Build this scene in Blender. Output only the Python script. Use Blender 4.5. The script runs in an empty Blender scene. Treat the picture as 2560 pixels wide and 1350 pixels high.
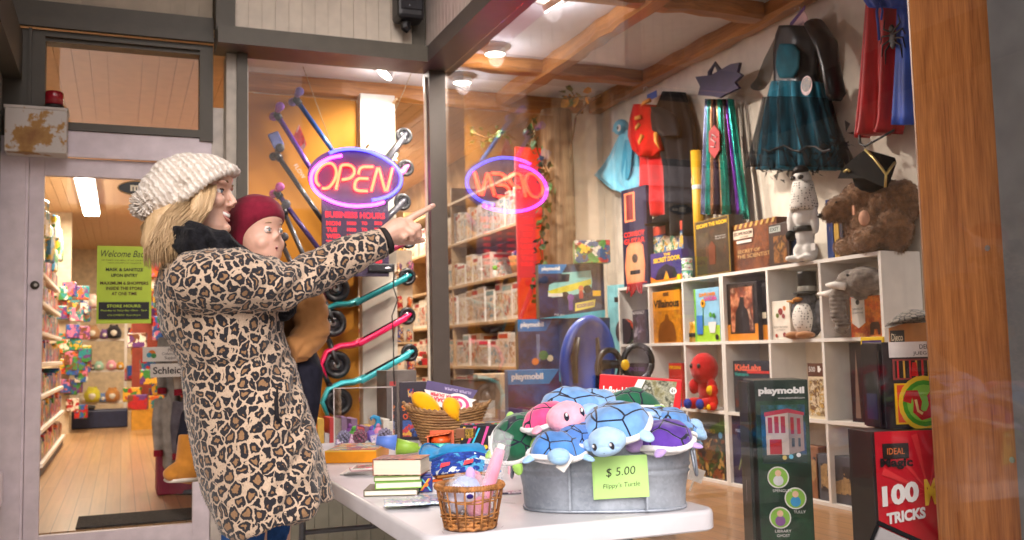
import bpy, bmesh, math, random
from mathutils import Vector, Matrix, Euler, noise
R = math.radians
PI = math.pi
sc = bpy.context.scene
COL = sc.collection
rnd = random.Random(7)

# ---------------------------------------------------------------- camera, world, sun, exposure
F = 2410.0; YAW, PITCH, ROLL, ZC = .385065, .0829243, -.022601, 1.15
FW = Vector((math.sin(YAW)*math.cos(PITCH), math.cos(YAW)*math.cos(PITCH), math.sin(PITCH)))
_r = Vector((math.cos(YAW), -math.sin(YAW), 0)); _u = _r.cross(FW)
RT = _r*math.cos(ROLL) + _u*math.sin(ROLL); UP = _u*math.cos(ROLL) - _r*math.sin(ROLL)
CP = Vector((0, 0, ZC))
cam = bpy.data.cameras.new("camera"); camo = bpy.data.objects.new("camera", cam); COL.objects.link(camo)
camo.matrix_world = Matrix((( RT.x, UP.x, -FW.x, CP.x), (RT.y, UP.y, -FW.y, CP.y), (RT.z, UP.z, -FW.z, CP.z), (0, 0, 0, 1)))
cam.sensor_fit = 'HORIZONTAL'; cam.sensor_width = 36; cam.lens = F/2560*36; cam.clip_end = 400; cam.clip_start = .05
cam.dof.use_dof = True; cam.dof.focus_distance = 2.75; cam.dof.aperture_fstop = 5.0
sc.camera = camo

world = bpy.data.worlds.new("World"); sc.world = world; world.use_nodes = True
wn = world.node_tree.nodes; wl = world.node_tree.links; wn.clear()
sky = wn.new('ShaderNodeTexSky'); sky.sky_type = 'NISHITA'; sky.sun_disc = False
sky.sun_elevation = R(32); sky.sun_rotation = R(200); sky.dust_density = 4; sky.air_density = 1.0
hs = wn.new('ShaderNodeHueSaturation'); hs.inputs['Saturation'].default_value = .25
tint = wn.new('ShaderNodeMix'); tint.data_type = 'RGBA'; tint.blend_type = 'MULTIPLY'; tint.inputs[0].default_value = 1
tint.inputs[7].default_value = (1.0, .925, .915, 1)
bg = wn.new('ShaderNodeBackground'); bg.inputs[1].default_value = .15
wo = wn.new('ShaderNodeOutputWorld')
wl.new(sky.outputs[0], hs.inputs['Color']); wl.new(hs.outputs[0], tint.inputs[6]); wl.new(tint.outputs[2], bg.inputs[0]); wl.new(bg.outputs[0], wo.inputs[0])
sl = bpy.data.lights.new("sun", 'SUN'); sl.energy = .5; sl.angle = R(25); sl.color = (1, .95, .88)
slo = bpy.data.objects.new("sun", sl); COL.objects.link(slo)
_sd = Vector((math.sin(R(200))*math.cos(R(32)), math.cos(R(200))*math.cos(R(32)), math.sin(R(32))))   # towards the sun
slo.rotation_euler = _sd.to_track_quat('Z', 'Y').to_euler()
slo.location = _sd*30
sc.view_settings.view_transform = 'Standard'; sc.view_settings.look = 'None'
sc.view_settings.exposure = .93; sc.view_settings.gamma = 1
sc.cycles.use_denoising = True
sc.cycles.max_bounces = 8; sc.cycles.diffuse_bounces = 3; sc.cycles.glossy_bounces = 4; sc.cycles.transparent_max_bounces = 16
sc.cycles.sample_clamp_indirect = 4.0; sc.cycles.caustics_reflective = False; sc.cycles.caustics_refractive = False

# ---------------------------------------------------------------- pixel (2560 wide photo) -> point on a world plane
def ray(x, y): return FW + RT*((x-1280)/F) - UP*((y-675)/F)
def onz(x, y, z): d = ray(x, y); return CP + d*((z-ZC)/d.z)
def ony(x, y, Y): d = ray(x, y); return CP + d*(Y/d.y)
def onx(x, y, X): d = ray(x, y); return CP + d*(X/d.x)

# ---------------------------------------------------------------- materials
MATS = {}
def _new(name):
    m = bpy.data.materials.new(name); m.use_nodes = True
    return m, m.node_tree.nodes, m.node_tree.links, m.node_tree.nodes['Principled BSDF']
def rgb(c):
    if isinstance(c, str):
        c = [int(c[i:i+2], 16)/255 for i in (0, 2, 4)]
        c = [v/12.92 if v <= .04045 else ((v+.055)/1.055)**2.4 for v in c]
    return (c[0], c[1], c[2], 1)
def M(c, rough=.55, metal=0, var=.12, scale=14, bump=0, bscale=80, coat=0, stretch=None, trans=0, sheen=0, sss=0):
    key = (c if isinstance(c, str) else tuple(c), rough, metal, var, scale, bump, bscale, coat, stretch, trans, sheen, sss)
    if key in MATS: return MATS[key]
    m, n, l, b = _new("surface"); col = rgb(c)
    b.inputs['Roughness'].default_value = rough; b.inputs['Metallic'].default_value = metal
    b.inputs['Coat Weight'].default_value = coat; b.inputs['Sheen Weight'].default_value = sheen
    if rough >= .7: b.inputs['Specular IOR Level'].default_value = .12
    if sss: b.inputs['Subsurface Weight'].default_value = sss; b.inputs['Subsurface Radius'].default_value = (.02, .008, .004); b.inputs['Subsurface Scale'].default_value = .5
    tc = n.new('ShaderNodeTexCoord'); vec = tc.outputs['Object']
    if stretch:
        mp = n.new('ShaderNodeMapping'); mp.inputs['Scale'].default_value = stretch; l.new(vec, mp.inputs['Vector']); vec = mp.outputs[0]
    nz = n.new('ShaderNodeTexNoise'); nz.inputs['Scale'].default_value = scale; nz.inputs['Detail'].default_value = 5; l.new(vec, nz.inputs['Vector'])
    rp = n.new('ShaderNodeValToRGB')
    a = [max(0, v*(1-var*1.6)) for v in col[:3]]; h = [min(1, v*(1+var)) for v in col[:3]]
    rp.color_ramp.elements[0].position = .3; rp.color_ramp.elements[1].position = .7
    rp.color_ramp.elements[0].color = (*a, 1); rp.color_ramp.elements[1].color = (*h, 1)
    l.new(nz.outputs['Fac'], rp.inputs[0]); l.new(rp.outputs[0], b.inputs['Base Color'])
    if bump:
        n2 = n.new('ShaderNodeTexNoise'); n2.inputs['Scale'].default_value = bscale; n2.inputs['Detail'].default_value = 3; l.new(vec, n2.inputs['Vector'])
        bp = n.new('ShaderNodeBump'); bp.inputs['Strength'].default_value = bump; bp.inputs['Distance'].default_value = .004
        l.new(n2.outputs['Fac'], bp.inputs['Height']); l.new(bp.outputs[0], b.inputs['Normal'])
    if trans:
        b.inputs['Alpha'].default_value = 1-trans
    MATS[key] = m; return m
def EM(c, s):
    key = ('em', tuple(c), s)
    if key in MATS: return MATS[key]
    m, n, l, b = _new("glow"); b.inputs['Base Color'].default_value = (.02, .02, .02, 1)
    b.inputs['Emission Color'].default_value = (*c, 1); b.inputs['Emission Strength'].default_value = s
    MATS[key] = m; return m
def glass(tintc=(1, 1, 1), ior=1.5, gain=1.6, rough=0.0):
    key = ('gl', tintc, ior, gain, rough)
    if key in MATS: return MATS[key]
    m, n, l, b = _new("pane_glass"); n.remove(b)
    fr = n.new('ShaderNodeLayerWeight'); fr.inputs[0].default_value = .5      # facing = 1-|cos|
    p5 = n.new('ShaderNodeMath'); p5.operation = 'POWER'; p5.inputs[1].default_value = 4
    mu = n.new('ShaderNodeMath'); mu.operation = 'MULTIPLY_ADD'; mu.use_clamp = True; mu.inputs[1].default_value = .95*gain*.6; mu.inputs[2].default_value = .010+.004*gain
    l.new(fr.outputs['Facing'], p5.inputs[0])
    tr = n.new('ShaderNodeBsdfTransparent'); tr.inputs[0].default_value = (*tintc, 1)
    gl = n.new('ShaderNodeBsdfGlossy'); gl.inputs['Roughness'].default_value = rough
    mx = n.new('ShaderNodeMixShader')
    l.new(p5.outputs[0], mu.inputs[0]); l.new(mu.outputs[0], mx.inputs[0]); l.new(tr.outputs[0], mx.inputs[1]); l.new(gl.outputs[0], mx.inputs[2])
    l.new(mx.outputs[0], n['Material Output'].inputs[0]); MATS[key] = m; return m
def ART(cols, scale=8, seed=0, rough=.35, kind='v', coat=.3):
    """printed picture: coloured patches"""
    key = ('art', tuple(cols), scale, seed, rough, kind)
    if key in MATS: return MATS[key]
    m, n, l, b = _new("printed_picture"); b.inputs['Roughness'].default_value = rough; b.inputs['Coat Weight'].default_value = coat
    tc = n.new('ShaderNodeTexCoord'); mp = n.new('ShaderNodeMapping'); mp.inputs['Location'].default_value = (seed*1.7, seed*.9, seed*2.3)
    l.new(tc.outputs['Object'], mp.inputs['Vector'])
    nz = n.new('ShaderNodeTexNoise'); nz.inputs['Scale'].default_value = scale*1.5; nz.inputs['Detail'].default_value = 4; l.new(mp.outputs[0], nz.inputs['Vector'])
    src = nz.outputs['Fac']
    if kind == 'v':
        ad = n.new('ShaderNodeMix'); ad.data_type = 'VECTOR'; ad.inputs[0].default_value = .12
        l.new(mp.outputs[0], ad.inputs[4]); l.new(nz.outputs['Color'], ad.inputs[5])
        vo = n.new('ShaderNodeTexVoronoi'); vo.inputs['Scale'].default_value = scale*2; l.new(ad.outputs[1], vo.inputs['Vector'])
        sp = n.new('ShaderNodeSeparateColor'); l.new(vo.outputs['Color'], sp.inputs[0]); src = sp.outputs[0]
    rp = n.new('ShaderNodeValToRGB'); e = rp.color_ramp
    if kind == 'v': e.interpolation = 'CONSTANT'
    N = len(cols)
    lo, hi = (0, 1) if kind == 'v' else (.3, .7)
    for i, c in enumerate(cols):
        p = lo + (hi-lo)*(i/N if kind == 'v' else i/max(1, N-1))
        el = e.elements[i] if i < 2 else e.elements.new(p)
        el.position = p; el.color = rgb(c)
    l.new(src, rp.inputs[0])
    n2 = n.new('ShaderNodeTexNoise'); n2.inputs['Scale'].default_value = scale*5; n2.inputs['Detail'].default_value = 6; n2.inputs['Roughness'].default_value = .7; l.new(mp.outputs[0], n2.inputs['Vector'])
    mr = n.new('ShaderNodeMapRange'); mr.inputs[1].default_value = .3; mr.inputs[2].default_value = .7; mr.inputs[3].default_value = .45; mr.inputs[4].default_value = 1.25; l.new(n2.outputs['Fac'], mr.inputs[0])
    vm = n.new('ShaderNodeVectorMath'); vm.operation = 'SCALE'; l.new(rp.outputs[0], vm.inputs[0]); l.new(mr.outputs[0], vm.inputs['Scale']); l.new(vm.outputs[0], b.inputs['Base Color']); MATS[key] = m; return m
def WOOD(c1, c2, axis='Z', scale=6, rough=.4, coat=.1, bump=.12):
    key = ('wood', c1, c2, axis, scale, rough, coat)
    if key in MATS: return MATS[key]
    m, n, l, b = _new("wood_grain"); b.inputs['Roughness'].default_value = rough; b.inputs['Coat Weight'].default_value = coat
    tc = n.new('ShaderNodeTexCoord'); mp = n.new('ShaderNodeMapping')
    s = [scale*3]*3; s['XYZ'.index(axis)] = scale*.14; mp.inputs['Scale'].default_value = s
    l.new(tc.outputs['Object'], mp.inputs['Vector'])
    nz = n.new('ShaderNodeTexNoise'); nz.inputs['Scale'].default_value = 1; nz.inputs['Detail'].default_value = 8; nz.inputs['Roughness'].default_value = .65; nz.inputs['Distortion'].default_value = .6
    l.new(mp.outputs[0], nz.inputs['Vector'])
    n2 = n.new('ShaderNodeTexNoise'); n2.inputs['Scale'].default_value = 7; n2.inputs['Detail'].default_value = 3; l.new(mp.outputs[0], n2.inputs['Vector'])
    mx = n.new('ShaderNodeMath'); mx.operation = 'MULTIPLY_ADD'; mx.inputs[1].default_value = .35; l.new(n2.outputs['Fac'], mx.inputs[0]); 
    m2 = n.new('ShaderNodeMath'); m2.operation = 'MULTIPLY'; m2.inputs[1].default_value = .7; l.new(nz.outputs['Fac'], m2.inputs[0]); l.new(m2.outputs[0], mx.inputs[2])
    rp = n.new('ShaderNodeValToRGB'); rp.color_ramp.elements[0].position = .36; rp.color_ramp.elements[1].position = .66
    rp.color_ramp.elements[0].color = rgb(c1); rp.color_ramp.elements[1].color = rgb(c2)
    l.new(mx.outputs[0], rp.inputs[0]); l.new(rp.outputs[0], b.inputs['Base Color'])
    bp = n.new('ShaderNodeBump'); bp.inputs['Strength'].default_value = bump; bp.inputs['Distance'].default_value = .003; l.new(mx.outputs[0], bp.inputs['Height']); l.new(bp.outputs[0], b.inputs['Normal'])
    MATS[key] = m; return m
def LINES(base, line, scale=18, width=.06, rough=.8, sheen=.4):
    """cloth with dark stitched cell lines (turtle shells)"""
    key = ('lines', base, line, scale, width)
    if key in MATS: return MATS[key]
    m, n, l, b = _new("stitched_plush"); b.inputs['Roughness'].default_value = rough; b.inputs['Sheen Weight'].default_value = sheen; b.inputs['Specular IOR Level'].default_value = .08
    tc = n.new('ShaderNodeTexCoord'); vo = n.new('ShaderNodeTexVoronoi'); vo.feature = 'DISTANCE_TO_EDGE'; vo.inputs['Scale'].default_value = scale; vo.inputs['Randomness'].default_value = .75
    l.new(tc.outputs['Object'], vo.inputs['Vector'])
    nz = n.new('ShaderNodeTexNoise'); nz.inputs['Scale'].default_value = 25; nz.inputs['Detail'].default_value = 5; l.new(tc.outputs['Object'], nz.inputs['Vector'])
    r1 = n.new('ShaderNodeValToRGB'); c = rgb(base)
    r1.color_ramp.elements[0].position = .3; r1.color_ramp.elements[1].position = .7
    r1.color_ramp.elements[0].color = tuple(v*.75 for v in c[:3])+(1,); r1.color_ramp.elements[1].color = tuple(min(1, v*1.2) for v in c[:3])+(1,); l.new(nz.outputs['Fac'], r1.inputs[0])
    r2 = n.new('ShaderNodeValToRGB'); r2.color_ramp.elements[0].position = width*.7; r2.color_ramp.elements[1].position = width; r2.color_ramp.elements[0].color = (0, 0, 0, 1); r2.color_ramp.elements[1].color = (1, 1, 1, 1)
    l.new(vo.outputs['Distance'], r2.inputs[0])
    mx = n.new('ShaderNodeMix'); mx.data_type = 'RGBA'; mx.inputs[6].default_value = rgb(line); l.new(r2.outputs[0], mx.inputs[0]); l.new(r1.outputs[0], mx.inputs[7])
    l.new(mx.outputs[2], b.inputs['Base Color'])
    bp = n.new('ShaderNodeBump'); bp.inputs['Strength'].default_value = .5; bp.inputs['Distance'].default_value = .006; l.new(r2.outputs[0], bp.inputs['Height']); l.new(bp.outputs[0], b.inputs['Normal'])
    MATS[key] = m; return m

# ---------------------------------------------------------------- mesh building
class MB:
    def __init__(s): s.v = []; s.f = []; s.mi = []; s.cur = 0
    def mat(s, i): s.cur = i; return s
    def add(s, vs, fs, T=None):
        o = len(s.v)
        for p in vs:
            p = Vector(p); s.v.append(T @ p if T else p)
        for f in fs: s.f.append([o+i for i in f]); s.mi.append(s.cur)
        return s
    def box(s, x0, x1, y0, y1, z0, z1, T=None, b=0):
        if b <= 0:
            return s.add([(x, y, z) for z in (z0, z1) for y in (y0, y1) for x in (x0, x1)],
                  [(0, 2, 3, 1), (4, 5, 7, 6), (0, 1, 5, 4), (2, 6, 7, 3), (0, 4, 6, 2), (1, 3, 7, 5)], T)
        bm = bmesh.new(); bmesh.ops.create_cube(bm, size=1)
        for v in bm.verts: v.co = Vector(((x0+x1)/2+v.co.x*(x1-x0), (y0+y1)/2+v.co.y*(y1-y0), (z0+z1)/2+v.co.z*(z1-z0)))
        bmesh.ops.bevel(bm, geom=bm.edges[:], offset=b, segments=2, profile=.5, affect='EDGES')
        bm.verts.index_update(); s.add([v.co.copy() for v in bm.verts], [[v.index for v in f.verts] for f in bm.faces], T); bm.free(); return s
    def tube(s, pts, r, n=8, T=None, caps=True, flat=1.0):
        pts = [Vector(p) for p in pts]; k = len(pts)
        rs = r if isinstance(r, (list, tuple)) else [r]*k
        vs = []; up = None
        for i, p in enumerate(pts):
            t = (pts[min(i+1, k-1)] - pts[max(i-1, 0)])
            t = t.normalized() if t.length > 1e-9 else Vector((0, 0, 1))
            if up is None: up = Vector((0, 0, 1)) if abs(t.z) < .9 else Vector((1, 0, 0))
            a = t.cross(up)
            a = a.normalized() if a.length > 1e-6 else t.orthogonal().normalized()
            bb = a.cross(t).normalized(); up = bb
            for j in range(n):
                q = 2*PI*j/n; vs.append(p + a*(rs[i]*math.cos(q)) + bb*(rs[i]*flat*math.sin(q)))
        fs = [(i*n+j, i*n+(j+1) % n, (i+1)*n+(j+1) % n, (i+1)*n+j) for i in range(k-1) for j in range(n)]
        if caps: fs += [list(range(n))[::-1], [(k-1)*n+j for j in range(n)]]
        return s.add(vs, fs, T)
    def loft(s, rings, T=None, caps=True):
        n = len(rings[0]); vs = [p for r_ in rings for p in r_]
        fs = [(i*n+j, i*n+(j+1) % n, (i+1)*n+(j+1) % n, (i+1)*n+j) for i in range(len(rings)-1) for j in range(n)]
        if caps: fs += [list(range(n))[::-1], [(len(rings)-1)*n+j for j in range(n)]]
        return s.add(vs, fs, T)
    def lathe(s, prof, n=24, T=None, caps=True):
        return s.loft([[(r_*math.cos(2*PI*j/n), r_*math.sin(2*PI*j/n), z) for j in range(n)] for r_, z in prof], T, caps)
    def ell(s, c, r, rot=(0, 0, 0), n=16, T=None):
        if not isinstance(r, (list, tuple)): r = (r, r, r)
        Q = Matrix.Translation(Vector(c)) @ Euler(rot).to_matrix().to_4x4() @ Matrix.Diagonal((*r, 1))
        if T: Q = T @ Q
        h = n//2; vs = [(0, 0, -1)] + [(math.cos(2*PI*j/n)*math.cos(-PI/2+PI*i/h), math.sin(2*PI*j/n)*math.cos(-PI/2+PI*i/h), math.sin(-PI/2+PI*i/h)) for i in range(1, h) for j in range(n)] + [(0, 0, 1)]
        fs = [(0, 1+(j+1) % n, 1+j) for j in range(n)]
        fs += [(1+i*n+j, 1+i*n+(j+1) % n, 1+(i+1)*n+(j+1) % n, 1+(i+1)*n+j) for i in range(h-2) for j in range(n)]
        e = len(vs)-1; fs += [(1+(h-2)*n+j, 1+(h-2)*n+(j+1) % n, e) for j in range(n)]
        return s.add(vs, fs, Q)
    def prism(s, poly, t, T=None):
        """poly in local XZ, thickness t along +Y (front at y=0)"""
        n = len(poly); vs = [(x, 0, z) for x, z in poly] + [(x, t, z) for x, z in poly]
        fs = [list(range(n)), list(range(n, 2*n))[::-1]] + [(i, i+n, (i+1) % n+n, (i+1) % n) for i in range(n)]
        bm = bmesh.new(); bv = [bm.verts.new(p) for p in vs]
        for f in fs: bm.faces.new([bv[i] for i in f])
        bmesh.ops.recalc_face_normals(bm, faces=bm.faces[:]); bm.verts.index_update()
        s.add(vs, [[v.index for v in f.verts] for f in bm.faces], T); bm.free(); return s
    def quad(s, a, b, c, d): return s.add([a, b, c, d], [(0, 1, 2, 3)])
    def mesh(s, name, mats):
        me = bpy.data.meshes.new(name); me.from_pydata(s.v, [], s.f)
        for m in (mats if isinstance(mats, (list, tuple)) else [mats]): me.materials.append(m)
        if len(me.materials) > 1: me.polygons.foreach_set('material_index', s.mi)
        me.update(); return me
    def build(s, name, mats, parent=None, smooth=False, loc=None, rot=None):
        me = s.mesh(name, mats)
        if smooth:
            me.polygons.foreach_set('use_smooth', [True]*len(me.polygons))
        o = bpy.data.objects.new(name, me); COL.objects.link(o)
        if parent: o.parent = parent
        if loc is not None: o.location = loc
        if rot is not None: o.rotation_euler = rot if isinstance(rot, (tuple, list)) else (0, 0, rot)
        if smooth == 'auto':
            with_angle(me, 40)
        return o
def with_angle(me, deg):
    bm = bmesh.new(); bm.from_mesh(me); lim = R(deg)
    for e in bm.edges:
        if len(e.link_faces) == 2 and e.calc_face_angle(0) > lim: e.smooth = False
    bm.to_mesh(me); bm.free()
def tag(o, label=None, cat=None, group=None, kind=None):
    if label: o['label'] = label
    if cat: o['category'] = cat
    if group: o['group'] = group
    if kind: o['kind'] = kind
    return o
def struct(o): o['kind'] = 'structure'; return o
def thing(name, label, cat, loc=(0, 0, 0), rot=0, group=None):
    o = bpy.data.objects.new(name, None); COL.objects.link(o); o.location = loc; o.empty_display_size = .05
    o.rotation_euler = rot if isinstance(rot, (tuple, list)) else (0, 0, rot)
    return tag(o, label, cat, group)
def copy_tree(o, parent=None):
    c = o.copy(); COL.objects.link(c)
    if parent: c.parent = parent
    for ch in list(o.children): copy_tree(ch, c)
    return c
def remesh(mb, name, mat, voxel, parent=None, smooth_it=3, fac=.5, disp=None):
    me = mb.mesh(name, mat); o = bpy.data.objects.new(name, me); COL.objects.link(o)
    md = o.modifiers.new('r', 'REMESH'); md.mode = 'VOXEL'; md.voxel_size = voxel; md.use_smooth_shade = True
    if smooth_it:
        sm = o.modifiers.new('s', 'SMOOTH'); sm.factor = fac; sm.iterations = smooth_it
    dg = bpy.context.evaluated_depsgraph_get(); ev = o.evaluated_get(dg)
    m2 = bpy.data.meshes.new_from_object(ev); o.modifiers.clear(); o.data = m2; m2.name = name
    bpy.data.meshes.remove(me)
    m2.materials.clear()
    for mm in (mat if isinstance(mat, (list, tuple)) else [mat]): m2.materials.append(mm)
    m2.polygons.foreach_set('use_smooth', [True]*len(m2.polygons))
    if disp:
        nn = [v.normal.copy() for v in m2.vertices]; cc = [v.co.copy() for v in m2.vertices]; fl = []
        for c, q in zip(cc, nn): fl.extend(c+q*disp(c))
        m2.vertices.foreach_set('co', fl); m2.update()
    if parent: o.parent = parent
    return o
# ---------------------------------------------------------------- lettering
TXT = {}
def text_geo(s, bold=0.0, shear=0.0, space=1.0):
    key = (s, bold, shear, space)
    if key in TXT: return TXT[key]
    cu = bpy.data.curves.new('t', 'FONT'); cu.body = s; cu.size = 1; cu.offset = bold; cu.shear = shear; cu.space_character = space; cu.resolution_u = 3; cu.align_x = 'CENTER'
    o = bpy.data.objects.new('t', cu); COL.objects.link(o)
    dg = bpy.context.evaluated_depsgraph_get(); me = bpy.data.meshes.new_from_object(o.evaluated_get(dg))
    vs = [v.co.copy() for v in me.vertices]; fs = [list(p.vertices) for p in me.polygons]
    bpy.data.objects.remove(o); bpy.data.curves.remove(cu); bpy.data.meshes.remove(me)
    x0 = min(v.x for v in vs); x1 = max(v.x for v in vs); y0 = min(v.y for v in vs); y1 = max(v.y for v in vs)
    TXT[key] = ([((v.x-(x0+x1)/2), (v.y-(y0+y1)/2)) for v in vs], fs, x1-x0, y1-y0); return TXT[key]
def put_text(mb, s, cx, cz, w=None, h=None, y=-.001, bold=0.0, shear=0.0, rot=0, T=None, slope=0):
    """lettering in local XZ facing -Y, fitted into w x h"""
    vs, fs, W, H = text_geo(s, bold, shear)
    sx = w/W if w else None; sz = h/H if h else None
    sx = sx or sz; sz = sz or sx
    c, q = math.cos(rot), math.sin(rot)
    mb.add([(cx+(x*sx)*c-(z*sz)*q, y, cz+(x*sx)*q+(z*sz)*c+slope*x*sx) for x, z in vs], fs, T)

# printed carton: root mesh is the carton, printed areas and lettering are its parts
def carton(name, label, cat, loc, rot, w, h, d, col, prints=(), group=None, bevel=.0015, side=None, top=None):
    """local: front faces -Y, base centre of the front edge at the origin, depth to +Y"""
    m = col if not isinstance(col, (str, tuple)) else M(col, .35, var=.06, coat=.2)
    mats = [m, side or m, top or m]
    mb = MB(); mb.box(-w/2, w/2, 0, d, 0, h, b=min(bevel, d/4)); o = mb.build(name, mats, loc=loc, rot=rot)
    for p in o.data.polygons:
        if abs(p.normal.x) > .8: p.material_index = 1
        elif p.normal.z > .8: p.material_index = 2
    tag(o, label, cat, group)
    texts = {}
    for i, p in enumerate(prints):
        k = p[0]; lay = -.0008-.0005*i
        T = None
        if k.startswith('S'):      # +X side face: local u across the depth
            T = Matrix.Translation((w/2, d/2, 0)) @ Matrix.Rotation(R(90), 4, 'Z'); W = d
        elif k.startswith('Q'):    # -X side face
            T = Matrix.Translation((-w/2, d/2, 0)) @ Matrix.Rotation(R(-90), 4, 'Z'); W = d
        elif k.startswith('U'):    # top face
            T = Matrix.Translation((0, d/2, h)) @ Matrix.Rotation(R(-90), 4, 'X') @ Matrix.Translation((0, 0, -d/2)); W = w
        else: W = w
        H = d if k.startswith('U') else h
        k = k[-1]
        if k == 'r':
            _, x0, x1, z0, z1, mm, nm = p
            q = MB(); q.box((x0-.5)*W, (x1-.5)*W, lay, lay+.0004-lay*.5, z0*H, z1*H, T); q.build(nm, mm, o)
        elif k == 'p':
            _, pts, mm, nm = p
            q = MB(); q.prism([((x-.5)*W, z*H) for x, z in pts], .0006, Matrix.Translation((0, lay, 0)) if T is None else T @ Matrix.Translation((0, lay, 0))); q.build(nm, mm, o)
        elif k == 's':
            _, pts, wd, mm, nm = p
            q = MB(); q.tube([((x-.5)*W, lay, z*H) for x, z in pts], .0007, 8, T, flat=wd/.0007); q.build(nm, mm, o)
        elif k == 'c':
            _, x, z, r_, mm, nm = p
            q = MB(); q.prism([((x-.5)*W+r_*math.cos(2*PI*j/20), z*H+r_*math.sin(2*PI*j/20)) for j in range(20)], .0006, Matrix.Translation((0, lay, 0)) if T is None else T @ Matrix.Translation((0, lay, 0))); q.build(nm, mm, o)
        elif k == 't':
            _, s, x, z, tw, th, mm = p[:7]; kw = p[7] if len(p) > 7 else {}
            q = texts.setdefault(mm.name, (MB(), mm))
            put_text(q[0], s, (x-.5)*W, z*H, tw*W if tw else None, th*H if th else None, y=lay-.0004, T=T, **kw)
    for q, mm in texts.values(): q.build('lettering', mm, o)
    return o
INK = M('141216', .5, var=.05); WHITE = M((.8, .79, .77), .4, var=.04); RED = M('c8141c', .4, var=.06); YEL = M('f2c21a', .4, var=.06)
GOLD = M('d9a33c', .4, var=.06); CREAM = M('e8dcc0', .5, var=.06); BLUE = M('1b57c8', .4, var=.06); ORANGE = M('e87a1a', .4, var=.06)
# ================================================================ the setting
TRIM = M('4f493e', .5, var=.06, bump=.15); BEIGE = M((.50, .44, .36), .6, var=.06, bump=.1); LAV = M((.80, .71, .76), .5, var=.07, bump=.15)
OLIVE = M((.22, .205, .155), .6, var=.07, bump=.1); CREAMW = M((.82, .73, .61), .7, var=.05, bump=.1); WHITEP = M((.78, .75, .70), .45, var=.04)
YELW = M((.47, .20, .026), .75, var=.08, scale=5); CEILW = M((.70, .68, .68), .8, var=.03)
BEAMW = WOOD((.20, .065, .014), (.54, .225, .05), 'Y', 5, .38, .25); BEAMX = WOOD((.20, .065, .014), (.54, .225, .05), 'X', 5, .38, .25)
POSTW = WOOD((.20, .055, .013), (.52, .20, .055), 'Z', 12, .42, .2)
PINE = WOOD((.42, .25, .11), (.66, .46, .25), 'Y', 4, .45, .1)
def PLANKS(name, c1, c2, rough=.3):
    m, n, l, b = _new(name); b.inputs['Roughness'].default_value = rough; b.inputs['Coat Weight'].default_value = .15
    tc = n.new('ShaderNodeTexCoord'); mp = n.new('ShaderNodeMapping'); mp.inputs['Rotation'].default_value = (0, 0, R(90)); l.new(tc.outputs['Object'], mp.inputs['Vector'])
    br = n.new('ShaderNodeTexBrick'); br.inputs['Scale'].default_value = 1; br.inputs['Brick Width'].default_value = 1.4; br.inputs['Row Height'].default_value = .085; br.inputs['Mortar Size'].default_value = .0025
    br.inputs['Color1'].default_value = rgb(c1); br.inputs['Color2'].default_value = rgb(c2); br.inputs['Mortar'].default_value = (.07, .035, .012, 1); l.new(mp.outputs[0], br.inputs['Vector'])
    m2 = n.new('ShaderNodeMapping'); m2.inputs['Scale'].default_value = (40, 1.5, 1); l.new(tc.outputs['Object'], m2.inputs['Vector'])
    nz = n.new('ShaderNodeTexNoise'); nz.inputs['Scale'].default_value = 1; nz.inputs['Detail'].default_value = 5; l.new(m2.outputs[0], nz.inputs['Vector'])
    mx = n.new('ShaderNodeMix'); mx.data_type = 'RGBA'; mx.blend_type = 'MULTIPLY'; mx.inputs[0].default_value = .6; l.new(br.outputs['Color'], mx.inputs[6]); l.new(nz.outputs['Fac'], mx.inputs[7])
    ga = n.new('ShaderNodeMix'); ga.data_type = 'RGBA'; ga.blend_type = 'ADD'; ga.inputs[0].default_value = .12; l.new(mx.outputs[2], ga.inputs[6]); ga.inputs[7].default_value = (1, .7, .4, 1)
    l.new(ga.outputs[2], b.inputs['Base Color']); return m
FLOORW = PLANKS('floor_boards', (.50, .28, .12), (.40, .21, .085)); DECKW = PLANKS('deck_boards', (.46, .22, .08), (.38, .17, .06))
def bx(name, m, *a, b=0, parent=None): return MB().box(*a, b=b).build(name, m, parent)
# ground
m_pav = M((.52, .48, .45), .85, var=.15, scale=3, bump=.3)
struct(bx('pavement', m_pav, -8, 12, -4, 5.52, -.3, 0)); struct(bx('road', M((.05, .05, .052), .85, var=.2, scale=4), -40, 40, -60, -4.002, -.4, -.12))
struct(bx('shop_floor', FLOORW, -1.6, 6, 5.70, 18, -.1, .25)); struct(bx('display_floor', DECKW, 1.84, 3.33, 1.25, 6.9, .262, .38)); struct(bx('display_floor', DECKW, .66, 1.838, 5.49, 6.34, .262, .38))
# shop shell
def beads(x0, x1, z0, z1, y, pitch=.077, axis='x', gap=.004, t=.014):
    """boards facing -Y (axis x) or facing -X (axis y, coordinates are y)"""
    mb = MB(); n = max(1, round((x1-x0)/pitch)); p = (x1-x0)/n
    for i in range(n):
        a, b_ = x0+i*p+gap/2, x0+(i+1)*p-gap/2
        if axis == 'x': mb.box(a, b_, y, y+t, z0, z1)
        else: mb.box(y, y+t, a, b_, z0, z1)
    if axis == 'x': mb.box(x0, x1, y+t*.55, y+t*1.6, z0+.001, z1-.001)
    else: mb.box(y+t*.55, y+t*1.6, x0, x1, z0+.001, z1-.001)
    return mb
def T_(o, l, c, g=None): return tag(o, l, c, g)
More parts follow.
